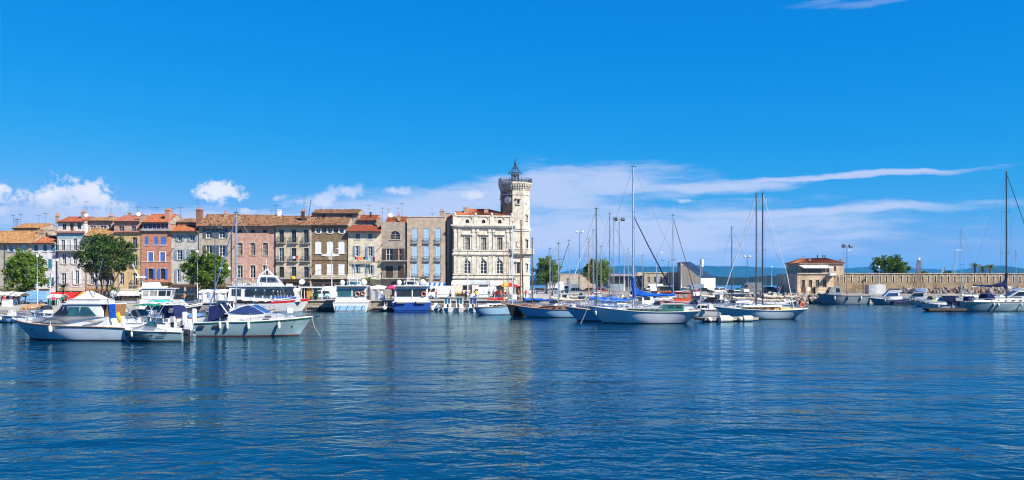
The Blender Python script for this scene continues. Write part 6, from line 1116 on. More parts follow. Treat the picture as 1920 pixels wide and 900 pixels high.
def tree(label, px, Y, zg, p0, p1, top, bot, m_, clumps=110, per=60, size=.2, trunks=1, rad=.75, flat=1.0, seed=1, cat='tree', dep=1.0, skew=0.0, name='plane_tree'):
    random.seed(seed); x = PX(px, Y); t = thing(name, label, cat, (x, Y, zg)); x0, x1, z0, z1 = PX(p0, Y), PX(p1, Y), PZ(bot, Y), PZ(top, Y); cx, cz = (x0 + x1) / 2, (z0 + z1) / 2; rx, rz_ = (x1 - x0) / 2 - rad * .6, (z1 - z0) / 2 - rad * .5; b = MB(); cs = []
    while len(cs) < clumps:
        d = Vector((random.gauss(0, 1), random.gauss(0, 1), random.gauss(0, 1))).normalized(); q = random.uniform(.5, 1.14)
        if d.z < -.2 and random.random() < .35: continue
        w = 1 - .25 * max(0, -d.z) ** 2 if flat >= 1 else 1
        p = Vector((cx + d.x * rx * q * w, Y + d.y * rx * dep * q, cz + d.z * rz_ * q + skew * d.x * rz_)); cs.append(p); leaves(b, p, rad * random.uniform(.5, 1.3), per, size)
    b.build('crown', m_, t, kind='stuff'); b = MB(); fork = Vector((x, Y, zg + (z0 - zg) * .75 + .4))
    for k in range(trunks):
        o = (k - (trunks - 1) / 2) * .7; b.tube([(x + o * .6, Y, zg - .1), (x + o, Y, (zg + fork.z) / 2), (x + o * 1.5, Y, fork.z)], .24 if trunks == 1 else .17, 8, .16)
        for j in range(5):
            tgt = cs[(k * 17 + j * 23) % len(cs)]; st = Vector((x + o * 1.5, Y, fork.z - .1)); b.tube([st, st.lerp(tgt, .5) + Vector((0, 0, .35)), st.lerp(tgt, .9)], .12, 6, .03)
    b.build('trunk', TRUNK, t, smooth=True, kind='stuff'); return t
ZL = gz(-80)
tree('bright green plane tree in front of the leftmost grey beige house', 46, 152, ZL, 9, 88, 469, 550, LEAF_P, 150, 60, .2, 1, .8, seed=3)
tree('broad dark round crowned tree on several trunks before the ochre house', 196, 150, ZL, 145, 250, 440, 520, LEAF_D, 240, 70, .17, 4, .8, seed=5, dep=.9, name='evergreen_tree'); bpy.context.view_layer.update()
tree('dense green plane tree before the beige house with slate shutters', 385, 152, 1.3, 342, 428, 467, 546, LEAF_P, 170, 64, .2, 1, .8, seed=8); tree('plane tree right of the clock tower', 1026, 228, 1.6, 1000, 1053, 481, 540, LEAF_P, 110, 60, .26, 1, 1.0, seed=11); tree('plane tree behind the sloop masts near the far quay', 1120, 236, 1.6, 1091, 1149, 484, 535, LEAF_P, 110, 60, .26, 1, 1.0, seed=13)
tree('spreading fig tree leaning over the breakwater wall', 1675, 208.5, 2.0, 1636, 1703, 478, 524, LEAF_F, 130, 70, .2, 2, .8, seed=17, name='fig_tree')
for k, (px, p0, p1, top, bot, lab) in enumerate(((1568, 1562, 1580, 521, 530, 'low green bush by the stone harbour office'), (1772, 1766, 1784, 508, 516, 'small bush showing above the breakwater'), (1728, 1722, 1740, 509, 516, 'small bush behind the iron lattice tower'))): tree(lab, px, 209, 3.0, p0, p1, top, bot, LEAF_F, 22, 40, .16, 1, .4, seed=20 + k, cat='bush', name='bush')
def palm(label, px, crown, Y, zg, r, planter=None, fr=22, seed=1, tr=.14):
    random.seed(seed); x = PX(px, Y); zc = PZ(crown, Y); t = thing('palm_tree', label, 'palm tree', (x, Y, zg), world=False); h = zc - zg; MB().tube([(0, 0, 0 if not planter else .5), (.04, 0, h * .5), (0, 0, h)], tr * 1.15, 8, tr).build('trunk', TRUNK, t, smooth=True); b = MB()
    for i in range(fr):
        a = 2.4 * i; e = R(random.uniform(-25, 75)); L = r * random.uniform(.8, 1.1); pts = []
        for j in range(6): q = j / 5; rr = L * q * math.cos(e * (1 - q * .3)); pts.append(Vector((math.cos(a) * rr, math.sin(a) * rr, h + L * (q * math.sin(e) - .55 * q * q))))
        side = Vector((-math.sin(a), math.cos(a), 0))
        for p, q in zip(pts, pts[1:]):
            for k in range(3):
                m_ = p.lerp(q, k / 3); dn = (q - p).normalized(); wl = L * .17 * (1.15 - (m_ - pts[0]).length / L * .8)
                for sg in (1, -1): tip = m_ + side * sg * wl + dn * wl * .7 - Vector((0, 0, wl * .45)); b.add([m_, m_ + dn * L * .05, tip], [(0, 1, 2)])
        b.tube(pts, .02, 4, .008)
    b.build('crown', LEAF_PALM, t, kind='stuff')
    if planter: MB().lathe([(.55, 0), (.62, .1), (.68, .75), (.7, .85), (.6, .85), (.58, .7)], n=12).build('planter', planter, t)
for px, cr, Y, lab, pl in ((12, 540, 146, 'palm in a white planter at the far left quay', WHITE), (118, 538, 150, 'palm before the red shop awning', None), (212, 541, 150, 'palm below the dark round crowned tree', None), (318, 534, 152, 'palm in front of the salmon house', None), (413, 530, 152, 'palm right of the dense plane tree', None), (692, 524, 152, 'palm behind the maroon striped ferry', None), (793, 525, 151, 'palm in front of the striped awning', None), (962, 523, 155, 'slim palm in a white planter by the town hall corner', WHITE)):
    palm(lab, px, cr, Y, gz(PX(px, Y)), .95 if px == 962 else 1.6, pl, 20, seed=int(px))
for px, cr, lab in ((1828, 498, 'leftmost of the three palms above the breakwater'), (1843, 502, 'middle palm of the three above the breakwater'), (1857, 500, 'rightmost of the three palms above the breakwater')): palm(lab, px, cr, 209, 2.0, 1.75, None, 26, seed=int(px), tr=.22)
# ------------------------------------------------------------------ lamp posts
def lamp(label, px, top, Y, kind, zg=None, m_=None):
    x = PX(px, Y); zg = gz(x) if zg is None else zg; t = thing('lamp_post', label, 'street lamp', (x, Y, zg), world=False); h = PZ(top, Y) - zg; m_ = m_ or DALU; MB().lathe([(.16, 0), (.16, .5), (.09, .6), (.06, h)], n=8).build('post', m_, t, smooth=True)
    if kind == 'globe': b = MB(); b.ell((0, 0, h + .18), (.26, .26, .24), 10, 6).build('lamp_head', WHITE, t)
    if kind == 'twin':
        MB().tube([(-.7, 0, h - .1), (.7, 0, h - .1)], .04, 5).build('arm', m_, t)
        for sx in (-.7, .7): MB().ell((sx, 0, h + .12), (.32, .32, .32), 10, 6).build('lamp_globe', WHITE, t)
    if kind == 'flood':
        MB().tube([(-.9, 0, h), (.9, 0, h)], .05, 5).build('arm', m_, t)
        for sx in (-.8, .8): MB().obox((sx, -.1, h + .1), (.75, .5, .6), .2 * sx, 0, R(-25)).build('floodlight', IRON, t)
    if kind == 'tee':
        MB().tube([(-1.6, 0, h + .3), (0, 0, h), (1.6, 0, h + .3)], .05, 5).build('arm', m_, t)
        for sx in (-1.6, 1.6): MB().obox((sx, 0, h + .3), (1.0, .35, .14), 0, R(-8 if sx > 0 else 8)).build('lamp_head', m_, t)
    if kind == 'hook': MB().tube([(0, 0, h), (.3, 0, h + .35), (1.1, 0, h + .4)], .05, 5).build('arm', m_, t); MB().obox((1.3, 0, h + .38), (.8, .3, .16)).build('lamp_head', WHITE, t)
for px, top, Y, kd, zg, lab in ((70, 482, 147, 'globe', None, 'pale lamp post in front of the bright plane tree'), (107, 490, 150, 'globe', None, 'dark lamp post before the tall white house'), (370, 474, 149, 'globe', None, 'pale lamp post left of the dense plane tree'), (403, 428, 146, 'flood', None, 'tall floodlight mast before the dense plane tree'), (422, 505, 151, 'twin', None, 'lamp post with two white globes beside the pink house'), (622, 470, 158, 'hook', None, 'hooked lamp post before the brown house'), (877, 472, 150, 'hook', None, 'hooked lamp post before the town hall'),
    (1036, 489, 200, 'tee', 1.6, 'T shaped lamp post before the right hand plane tree'), (1087, 436, 215, 'twin', .6, 'tall twin lamp post between the plane trees'), (1161, 412, 190, 'flood', .6, 'floodlight mast beside the grey masts'), (1231, 476, 240, 'hook', 1.6, 'hooked lamp post behind the ketch boom'), (1253, 490, 238, 'tee', 1.6, 'T shaped lamp post before the low beige building'), (1401, 482, 240, 'twin', 1.6, 'twin lamp post left of the tall dark masts'), (1447, 502, 240, 'globe', 1.6, 'short pale lamp post left of the harbour office'), (1588, 462, 196, 'flood', 2.0, 'floodlight mast right of the harbour office'), (1582, 472, 207, 'hook', 2.0, 'thin lamp post behind the floodlight mast'), (1648, 502, 203, 'globe', 2.0, 'short post before the fig tree'), (1790, 472, 210, 'hook', 2.0, 'hooked lamp post behind the breakwater'), (1170, 470, 238, 'hook', 1.6, 'hooked lamp post behind the tall ketch mast'), (1278, 497, 262, 'globe', 1.6, 'short lamp post by the slanted roof')):
    lamp(lab, px, top, Y, kd, zg, ALU if kd in ('globe', 'hook') and px not in (107,) else DALU)
# ------------------------------------------------------------------ vehicles
TYRE = BLACK; CAR_N = {}
def wheels(t, xs, y, r):
    for x in xs:
        for sg in (1, -1):
            b = MB(); b.lathe([(r * .55, -.09), (r, -.1), (r, .1), (r * .55, .09)], n=14); Mx = Matrix.Translation((x, sg * y, r)) @ Matrix.Rotation(R(90), 4, 'X'); b.v = [tuple(Mx @ Vector(v)) for v in b.v]; w = b.build('wheel', TYRE, t, smooth=True)
            b = MB(); b.lathe([(r * .56, -.1), (r * .5, .1)], n=10); b.v = [tuple(Mx @ Vector(v)) for v in b.v]; b.build('rim', ALU, w)
def vehicle(label, px, Y, rz, m_, kind='car', zg=None, sc=1.0):
    x = PX(px, Y); t = thing('parked_van' if kind in ('van', 'truck') else 'parked_car', label, 'van' if kind in ('van', 'truck') else 'car', (x, Y, gz(x) if zg is None else zg), rz, world=False); t.scale = (sc,) * 3
    if kind == 'van':
        c = Cab(t, 'body', [(-2.7, .4), (2.6, .4), (2.7, 1.0), (2.15, 1.28), (1.55, 2.15), (1.2, 2.5), (-2.6, 2.55), (-2.72, 1.0)], .98, .86, m_, 2.0, .15); c.pane([(1.0, 1.45), (1.95, 1.35), (1.5, 2.05), (1.0, 2.08)], GLASS); c.front(2.12, 1.34, 1.6, 2.14, -.9, .9, GLASS); c.pane([(2.62, .95), (2.3, 1.0), (2.35, 1.16), (2.6, 1.1)], CURTAIN, 'headlight'); c.pane([(-2.5, .95), (.75, .95), (.75, 1.02), (-2.5, 1.02)], GREYC, 'side_strip'); c.pane([(-2.4, 1.3), (-2.37, 1.3), (-2.37, 2.3), (-2.4, 2.3)], GREYC, 'door_seam'); c.pane([(.72, .6), (.75, .6), (.75, 2.3), (.72, 2.3)], GREYC, 'door_seam'); wheels(t, (-1.75, 1.75), .92, .36); MB().box(2.55, 2.85, -.95, .95, .35, .62).build('bumper', BLACK, t)
    elif kind == 'truck':
        MB().box(-3.2, 1.2, -1.1, 1.1, .75, 3.2).build('box_body', m_, t); c = Cab(t, 'cab', [(1.25, .5), (2.9, .5), (2.9, 1.3), (2.4, 2.2), (1.25, 2.25)], 1.0, .9, m_); c.pane([(1.5, 1.35), (2.6, 1.35), (2.3, 2.05), (1.5, 2.05)], GLASS); c.front(2.86, 1.4, 2.45, 2.12, -.9, .9, GLASS); wheels(t, (-2.0, 2.1), 1.0, .42)
    else:
        c = Cab(t, 'body', [(-2.0, .35), (2.05, .35), (2.1, .72), (1.9, .86), (.95, .95), (-1.9, .98), (-2.08, .7)], .86, .82, m_, 1.2, .15); g = Cab(t, 'glasshouse', [(-1.85, .95), (1.05, .93), (.35, 1.45), (-1.5, 1.48)], .8, .62, GLASS); Cab(t, 'roof', [(-1.5, 1.44), (.4, 1.42), (.3, 1.49), (-1.45, 1.53)], .66, .6, m_); g.pane([(-.3, .95), (-.2, .95), (-.25, 1.46), (-.35, 1.46)], m_, 'door_pillar'); c.pane([(1.95, .62), (1.6, .68), (1.62, .82), (1.92, .78)], CURTAIN, 'headlight'); c.pane([(-2.02, .68), (-1.85, .68), (-1.85, .85), (-2.02, .85)], REDH, 'tail_light'); wheels(t, (-1.3, 1.35), .8, .31)
    return t
CARW = mat('car_white', (.72, .72, .72), .3, coat=.5); CARS = mat('car_silver', (.42, .44, .46), .3, .6, coat=.4); CARB = mat('car_blue', (.04, .10, .26), .3, coat=.5); CARK = mat('car_black', (.015, .015, .018), .25, coat=.5); CARR = mat('car_red', (.36, .02, .02), .3, coat=.5); VANB = mat('van_blue', (.17, .36, .62), .35, coat=.4); CARG = mat('car_grey', (.14, .15, .16), .3, coat=.5)
vehicle('long white delivery van beside the striped awning', 826, 158, PI, CARW, 'van', sc=.92); vehicle('white delivery van in front of the town hall', 906, 156, PI - .06, CARW, 'van', sc=.86); vehicle('light blue delivery van by the clothes stalls at left', 65, 150, PI, VANB, 'van', sc=.86); vehicle('pale blue estate car behind the kiosk', 599, 158, PI + .3, SKYSH, 'car'); vehicle('white van parked behind the landing stage', 624, 160, .4, CARW, 'van', sc=.8)
cm = [CARW, CARS, CARB, CARK, CARR, CARG]
for k, (px, Y, kd, ci, lab) in enumerate(((1015, 238, 'car', 5, 'grey car under the right hand plane tree'), (1033, 236, 'car', 1, 'silver car by the T shaped lamp post'), (1048, 242, 'truck', 0, 'white box truck near the plane tree'), (1066, 246, 'van', 1, 'silver van between the plane trees'), (1083, 238, 'car', 2, 'blue car between the plane trees'), (1102, 240, 'car', 0, 'white car under the second plane tree'), (1128, 239, 'car', 4, 'red car below the second plane tree'), (1150, 242, 'van', 1, 'grey van by the grey sloop mast'), (1206, 238, 'car', 3, 'black car right of the ketch mast'), (1225, 244, 'van', 0, 'white van behind the orange workboat'), (1290, 240, 'car', 1, 'silver car left of the slanted roof building'), (1301, 247, 'van', 1, 'silver van before the slanted roof'), (1322, 238, 'car', 3, 'black car before the white end wall'), (1346, 240, 'car', 0, 'white car right of the white end wall'), (1352, 247, 'car', 4, 'red car at the end of the car park'), (1384, 239, 'car', 2, 'blue hatchback beside the dark van'), (1446, 214, 'car', 5, 'grey car by the harbour office side wall'), (1462, 214, 'car', 1, 'silver car beside the harbour office'))):
    vehicle(lab, px, Y, (PI if k % 2 else 0) + .12 * math.sin(k * 2), cm[ci], kd, 1.62 if px < 1440 else 2.02)
vehicle('large dark van with pale roof behind the classic sloop', 1408, 234.5, PI, CARG, 'van', 1.62, 1.15)
# ------------------------------------------------------------------ market
def stall(label, p0, p1, top, Y, dp, can, goods, zg=None, skirt=None, pitch=.35, name='market_stall'):
    x0, x1 = PX(p0, Y), PX(p1, Y); zg = gz((x0 + x1) / 2) if zg is None else zg; zt = PZ(top, Y); t = thing(name, label, 'market stall', ((x0 + x1) / 2, Y, zg)); b = MB(); ym = Y + dp / 2
    n = max(3, int((x1 - x0) / .8)); rings = []
    for i in range(n + 1):
        x = x0 + (x1 - x0) * i / n; sg = .05 * math.sin(i * 2.1); rings.append([(x, Y, zt - pitch - .25), (x, Y, zt - pitch + sg), (x, ym, zt + sg), (x, Y + dp, zt - pitch), (x, Y + dp, zt - pitch - .25), (x, Y + dp - .03, zt - pitch - .25), (x, Y + dp - .03, zt - pitch - .03), (x, ym, zt - .03 + sg), (x, Y + .03, zt - pitch - .03 + sg), (x, Y + .03, zt - pitch - .25)])
    b.loft(rings).build('canopy', can, t)
    for x in (x0 + .08, x1 - .08):
        for y in (Y + .08, Y + dp - .08): MB().tube([(x, y, zg), (x, y, zt - pitch - .02)], .03, 5).build('post', ALU, t)
    if goods == 'tarp':
        b = MB(); k = 18; b.loft([[(x0 + (x1 - x0) * i / k, Y + .1 + .09 * math.sin(i * 1.3 + z * .5), zg + (zt - pitch - .1 - zg) * z) for i in range(k + 1)] for z in (0, .5, 1)], False); b.build('tarpaulin', skirt or WHITEC, t); return t
    MB().box(x0 + .2, x1 - .2, Y + .5, Y + 1.4, zg + .72, zg + .78).build('table_top', OLDWOOD, t); MB().box(x0 + .25, x1 - .25, Y + .55, Y + .6, zg + .05, zg + .72).build('table_skirt', skirt or GREYC, t)
    if goods == 'clothes':
        MB().tube([(x0 + .1, Y + .15, zt - pitch - .3), (x1 - .1, Y + .15, zt - pitch - .3)], .025, 5).build('rail', ALU, t); n = int((x1 - x0) / .28); cl = [BLACKC, NAVYC, GREYC, WHITEC, PINKC, FADEDB, TEALC, ORANGEC, MAROON, YELLOWC]; 
        for i in range(n): x = x0 + .2 + (x1 - x0 - .4) * i / n; L = random.uniform(.9, 1.5); z = zt - pitch - .32; b = MB(); b.loft([[(x, Y + .02, z), (x + .02, Y + .3, z)], [(x - .1, Y - .05, z - .2), (x - .08, Y + .38, z - .2)], [(x - .12, Y - .02, z - L), (x - .1, Y + .34, z - L)], [(x + .14, Y - .02, z - L), (x + .14, Y + .34, z - L)], [(x + .13, Y - .05, z - .2), (x + .13, Y + .38, z - .2)], [(x, Y + .02, z), (x + .02, Y + .3, z)]], False); b.build('garment', random.choice(cl if skirt is not BLACKC else cl[:4] + cl[5:6]), t)
    else:
        cl = [ORANGEC, GREENC, YELLOWC, REDC, TEAK, BEIGEC, MAROON]
        for i in range(int((x1 - x0 - .5) / .55)):
            x = x0 + .3 + i * .55; cr = MB().box(x, x + .5, Y + .55, Y + .95, zg + .785, zg + .98).build('crate', TEAKY, t); b = MB(); [b.ell((x + .12 + .13 * (j % 3), Y + .65 + .15 * (j // 3), zg + 1.0), (.085, .085, .08), 6, 4) for j in range(6)]; b.build('produce', random.choice(cl), cr, kind='stuff')
    return t
random.seed(31)
stall('clothes stall with dark garments at the left edge', -22, 18, 547, 143, 3, WHITEC, 'clothes', skirt=BLACKC); stall('clothes stall with dark garments beside the blue van', 19, 38, 548, 143, 3, WHITEC, 'clothes', skirt=BLACKC); stall('clothes stall with colourful garments below the red awning', 88, 114, 552, 141, 2.6, WHITEC, 'clothes'); stall('low goods stall right of the red awning', 124, 152, 556, 140, 2.4, REDC, 'goods')
stall('white draped market tent beside the floodlight mast', 372, 425, 543, 146, 3.5, WHITEC, 'tarp', skirt=mat('white_tarp', (.62, .62, .68), .8)); stall('blue roofed stall in front of the pink house', 427, 480, 539, 150, 4, BLUEC, 'goods', skirt=BLACKC); stall('white canopy stall behind the railed ferry', 540, 562, 540, 152, 3, WHITEC, 'goods'); stall('long white canopy stall behind the landing stage', 604, 652, 537, 164, 3.5, WHITEC, 'goods'); stall('white tent with pale side walls left of the pink parasol', 674, 722, 536, 152, 3.5, WHITEC, 'tarp', skirt=GREYC)
stall('white awning stall between the two delivery vans', 846, 881, 526, 162, 3.5, WHITEC, 'goods', pitch=.6); stall('grey awning stall behind the town hall van', 881, 918, 525, 163.5, 3, GREYC, 'goods', pitch=.7); stall('white awning stall at the town hall corner', 919, 946, 527, 163, 3, WHITEC, 'goods', pitch=.6); stall('produce stall with orange crates left of the town hall van', 852, 881, 544, 149, 2.2, BEIGEC, 'goods', pitch=.2); stall('low produce stall before the multicoloured parasol', 925, 955, 547, 149.5, 2.2, MAROON, 'goods', pitch=.2)
stall('white topped terrace tent below the yellow house', 222, 262, 548, 152, 3, WHITEC, 'goods'); stall('cream terrace canopy below the pale grey house', 328, 366, 546, 153, 3, BEIGEC, 'goods')
def parasol(label, px, top, Y, r, cols, zg=None):
    x = PX(px, Y); zg = gz(x) if zg is None else zg; t = thing('parasol', label, 'parasol', (x, Y, zg), world=False); h = PZ(top, Y) - zg; MB().tube([(0, 0, 0), (0, 0, h)], .03, 6).build('pole', ALU, t); n = 8
    for i in range(n):
        a0, a1 = 2 * PI * i / n, 2 * PI * (i + 1) / n; P = lambda a, q, z: (r * q * math.cos(a), r * q * math.sin(a), h + z); b = MB(); b.add([P(a0, 0, 0), P(a0, .5, -.2), P(a0, 1, -.55), P(a1, 1, -.55), P(a1, .5, -.2), P(a0, 1, -.75), P(a1, 1, -.75)], [(0, 1, 4), (1, 2, 3, 4), (2, 5, 6, 3)]); b.build('canopy_panel', cols[i % len(cols)], t)
    MB().lathe([(.35, 0), (.35, .1), (.05, .15)], n=10).build('foot', CONC, t)
parasol('pink parasol left of the blue ferry', 740, 533.5, 150, 1.5, [PINKC]); parasol('dark red parasol behind the blue ferry', 774, 535, 152, 1.2, [REDC]); parasol('red and yellow parasol by the town hall corner', 954, 529.5, 151, 1.7, [REDC, REDC, YELLOWC])
# ticket kiosk on the landing
Y = 144; t = thing('ticket_kiosk', 'open ticket kiosk with white roof and wooden door panel', 'kiosk', (PX(586, Y), Y, 1.55)); zt = PZ(537.5, Y); MB().box(PX(562, Y), PX(606, Y), Y - .3, Y + 3.2, zt - .2, zt).build('roof', WHITE, t); MB().box(PX(575, Y), PX(584, Y), Y, Y + .1, 1.55, zt - .2).build('door', TEAKY, t)
for p in (565, 571, 587, 604): MB().box(PX(p, Y) - .05, PX(p, Y) + .05, Y - .1, Y + 0, 1.55, zt - .2).build('post', WHITE, t)
MB().box(PX(565, Y), PX(575, Y), Y + .8, Y + .86, 1.55, zt - .2).build('back_panel', GLASS, t); dish(t, PX(567, Y), Y, zt + .75, .5)
tree('potted green shrub beside the ticket kiosk', 591, 143.4, 1.6, 587, 597, 545, 562, LEAF_F, 26, 40, .1, 1, .25, seed=41, cat='shrub', name='potted_shrub')
t = thing('yellow_bin', 'pale yellow container beside the long white van', 'container', (PX(798.5, 148), 148, 1.6), world=False); MB().box(-.3, .3, -.3, .3, 0, 1.05).build('body', CREAM, t); MB().box(-.34, .34, -.34, .34, 1.05, 1.15).build('lid', YELLOW, t)
for k, (p0, y0, p1, y1, lab) in enumerate(((585, 497, 716, 458, 'sagging overhead cable from the brown house to the greige house'), (586, 512, 718, 506, 'low overhead cable crossing the cream house front'), (106, 520, 213, 524, 'overhead cable crossing the tall white house'), (322, 466, 437, 462, 'overhead cable between the salmon and pink houses'))):
    t = thing('overhead_cable', lab, 'cable', (PX((p0 + p1) / 2, 170.2), 170.2, PZ((y0 + y1) / 2, 170.2))); MB().tube([(PX(p0 + (p1 - p0) * i / 8, 170.2), 170.2, PZ(y0 + (y1 - y0) * i / 8, 170.2) - .35 * math.sin(PI * i / 8)) for i in range(9)], .022, 4).build('cable', IRON, t)
    for p, y in ((p0, y0), (p1, y1)): MB().box(PX(p, 170.2) - .05, PX(p, 170.2) + .05, 170.15, 171.3, PZ(y, 170.2) - .05, PZ(y, 170.2) + .05).build('bracket', IRON, t)
# heaps of net on the left quay edge
NET = mat('fishing_net', (.36, .20, .07), .95, 0, .4, 6.0, 1.0, 30, col2=(.18, .10, .05))
for px, w, lab in ((58, 1.0, 'left heap of ochre fishing net on the quay edge'), (77, .9, 'right heap of ochre fishing net on the quay edge')):
    t = thing('net_heap', lab, 'fishing net', (PX(px, 119.5), 119.5, .9), world=False); b = MB()
    for k in range(26): a, q = random.uniform(0, 6.28), random.random() ** .5; b.ell((math.cos(a) * q * w * 1.1, math.sin(a) * q * .7, .45 * (1 - q) + .1), (random.uniform(.2, .45), random.uniform(.2, .4), random.uniform(.12, .3)), 7, 5, .25)
    b.build('net', NET, t, kind='stuff')
t = thing('planter_box', 'square white planter box at the left quay', 'planter', (PX(14, 134), 134, .9), world=False); MB().box(-.55, .55, -.55, .55, 0, 1.0).build('box', WHITE, t); MB().box(-.6, .6, -.6, .6, 1.0, 1.08).build('rim', CONC, t)
# ------------------------------------------------------------------ people
SKIN = mat('skin', (.42, .24, .16), .6); HAIR = mat('hair', (.04, .025, .015), .6)
def body_mesh(pose):
    J = {'pel': (0, 0, .95), 'che': (0, 0, 1.32), 'nek': (0, 0, 1.5), 'hed': (0, -.02, 1.64), 'top': (0, 0, 1.74)}; rad = {'pel': .16, 'che': .18, 'nek': .06, 'hed': .10, 'top': .07}; E = [('pel', 'che'), ('che', 'nek'), ('nek', 'hed'), ('hed', 'top')]
    for sg, n in ((1, 'R'), (-1, 'L')):
        st = pose['step'] * sg; ar = pose['arm' + n]
        J.update({'sh' + n: (.19 * sg, 0, 1.42), 'el' + n: (.25 * sg, ar[0], 1.15), 'wr' + n: (.25 * sg, ar[1], ar[2]), 'hn' + n: (.25 * sg, ar[1] - .06, ar[2] - .07), 'hp' + n: (.10 * sg, 0, .9), 'kn' + n: (.11 * sg, -st * .5 - .03, .5), 'an' + n: (.11 * sg, -st + .04, .08), 'to' + n: (.12 * sg, -st - .14, .04)})
        rad.update({'sh' + n: .075, 'el' + n: .052, 'wr' + n: .036, 'hn' + n: .035, 'hp' + n: .10, 'kn' + n: .07, 'an' + n: .048, 'to' + n: .04}); E += [('che', 'sh' + n), ('sh' + n, 'el' + n), ('el' + n, 'wr' + n), ('wr' + n, 'hn' + n), ('pel', 'hp' + n), ('hp' + n, 'kn' + n), ('kn' + n, 'an' + n), ('an' + n, 'to' + n)]
    ks = list(J); me = bpy.data.meshes.new('body'); me.from_pydata([J[k] for k in ks], [(ks.index(a), ks.index(b)) for a, b in E], []); o = bpy.data.objects.new('tmp_body', me); COL.objects.link(o); o.modifiers.new('s', 'SKIN'); sub = o.modifiers.new('u', 'SUBSURF'); sub.levels = 1; sub.render_levels = 1
    for i, k in enumerate(ks): me.skin_vertices[0].data[i].radius = (rad[k], rad[k] * (.75 if k in ('pel', 'che') else 1)); me.skin_vertices[0].data[i].use_root = (k == 'pel')
    dg = bpy.context.evaluated_depsgraph_get(); ev = o.evaluated_get(dg); out = bpy.data.meshes.new_from_object(ev); bpy.data.objects.remove(o); out.materials.clear()
    for m_ in (SKIN, GREYC, NAVYC, BLACK): out.materials.append(m_)
    for p in out.polygons:
        c = p.center; p.use_smooth = True; p.material_index = 0 if c.z > 1.47 or (abs(c.x) > .21 and c.z < 1.2) else (3 if c.z < .1 else (2 if c.z < .98 else 1))
    return out
set_org((0, 0, 0))
BODY = [body_mesh({'step': 0, 'armR': (.02, -.05, .9), 'armL': (.02, -.05, .9)}), body_mesh({'step': .24, 'armR': (.08, -.1, .95), 'armL': (-.03, -.25, 1.0)}), body_mesh({'step': .05, 'armR': (-.02, -.3, 1.15), 'armL': (.02, -.05, .9)})]
hair_me = MB().ell((0, .01, 1.69), (.105, .115, .1), 8, 6).mesh('hair', HAIR, True); SHIRT = {'white': WHITEC, 'pink': PINKC, 'blue': FADEDB, 'red': REDC, 'black': BLACKC, 'orange': ORANGEC, 'grey': GREYC, 'green': GREENC, 'yellow': YELLOWC}
for k, (px, Y, sh, tr, pz, lab) in enumerate(((908 + 24, 153, 'black', 'blue', 0, 'person in black top behind the low produce stall'), (939, 147.5, 'red', 'blue', 1, 'person in red top walking before the low produce stall'), (946, 155, 'white', 'black', 2, 'person in white shirt under the red and yellow parasol'), (925, 147, 'grey', 'black', 0, 'person in grey top right of the town hall van'), (986, 152, 'pink', 'grey', 1, 'person in pink top by the town hall corner'), (993, 154, 'white', 'blue', 0, 'person in white top below the tower balcony'), (1003, 156, 'blue', 'white', 2, 'person in blue shirt right of the tower foot'), (867, 146.5, 'black', 'black', 2, 'person in black at the orange crates stall'), (874, 147.5, 'blue', 'black', 0, 'person in blue top beside the orange crates stall'), (608, 147, 'black', 'blue', 0, 'person in black top right of the potted shrub'), (716, 146, 'white', 'blue', 1, 'person in white shirt on the quay left of the blue ferry'), (733, 147, 'blue', 'black', 0, 'person in blue under the pink parasol'), (480, 147, 'red', 'black', 0, 'person in red top at the blue roofed stall'), (452, 146.5, 'pink', 'blue', 1, 'person in pink top before the blue roofed stall'), (118, 137, 'green', 'black', 0, 'person in green top near the colourful clothes stall'), (30, 138, 'black', 'blue', 1, 'person in black top at the dark clothes stall'), (818, 146, 'red', 'blue', 1, 'person in red top passing the long white van'), (845, 147, 'white', 'black', 2, 'person in white top behind the second day boat'), (893, 146, 'yellow', 'blue', 1, 'person in yellow top before the town hall van'), (917, 149, 'green', 'grey', 0, 'person in green top at the town hall van tail'), (950, 146, 'grey', 'blue', 1, 'person in grey top left of the slim palm'), (972, 149, 'orange', 'white', 0, 'person in orange top by the town hall door'), (640, 146, 'white', 'black', 1, 'person in white top left of the maroon striped ferry'), (552, 149, 'yellow', 'black', 0, 'person in yellow top left of the ticket kiosk'), (390, 143, 'blue', 'grey', 1, 'person in blue top before the white draped tent'), (436, 145, 'white', 'blue', 2, 'person in white top at the left end of the blue roofed stall'), (345, 143.5, 'orange', 'blue', 1, 'person in orange top near the pale lamp post'), (146, 136, 'white', 'blue', 1, 'person in white top by the low goods stall'), (100, 133, 'pink', 'black', 2, 'person in pink top browsing the colourful clothes'), (8, 136, 'red', 'blue', 0, 'person in red top beside the square planter'), (1024, 234, 'orange', 'black', 0, 'person in orange top under the right hand plane tree'), (1460, 193, 'red', 'blue', 0, 'person in red top near the harbour office'))):
    x = PX(px, Y); t = thing('person', lab, 'person', (x, Y, (2.0 if px > 1400 else gz(x)) + .01), R(40 * k), world=False); o = put('body', BODY[pz], t)
    for i, m_ in ((1, SHIRT[sh]), (2, SHIRT[tr])): o.material_slots[i].link = 'OBJECT'; o.material_slots[i].material = m_
    put('hair', hair_me, t)
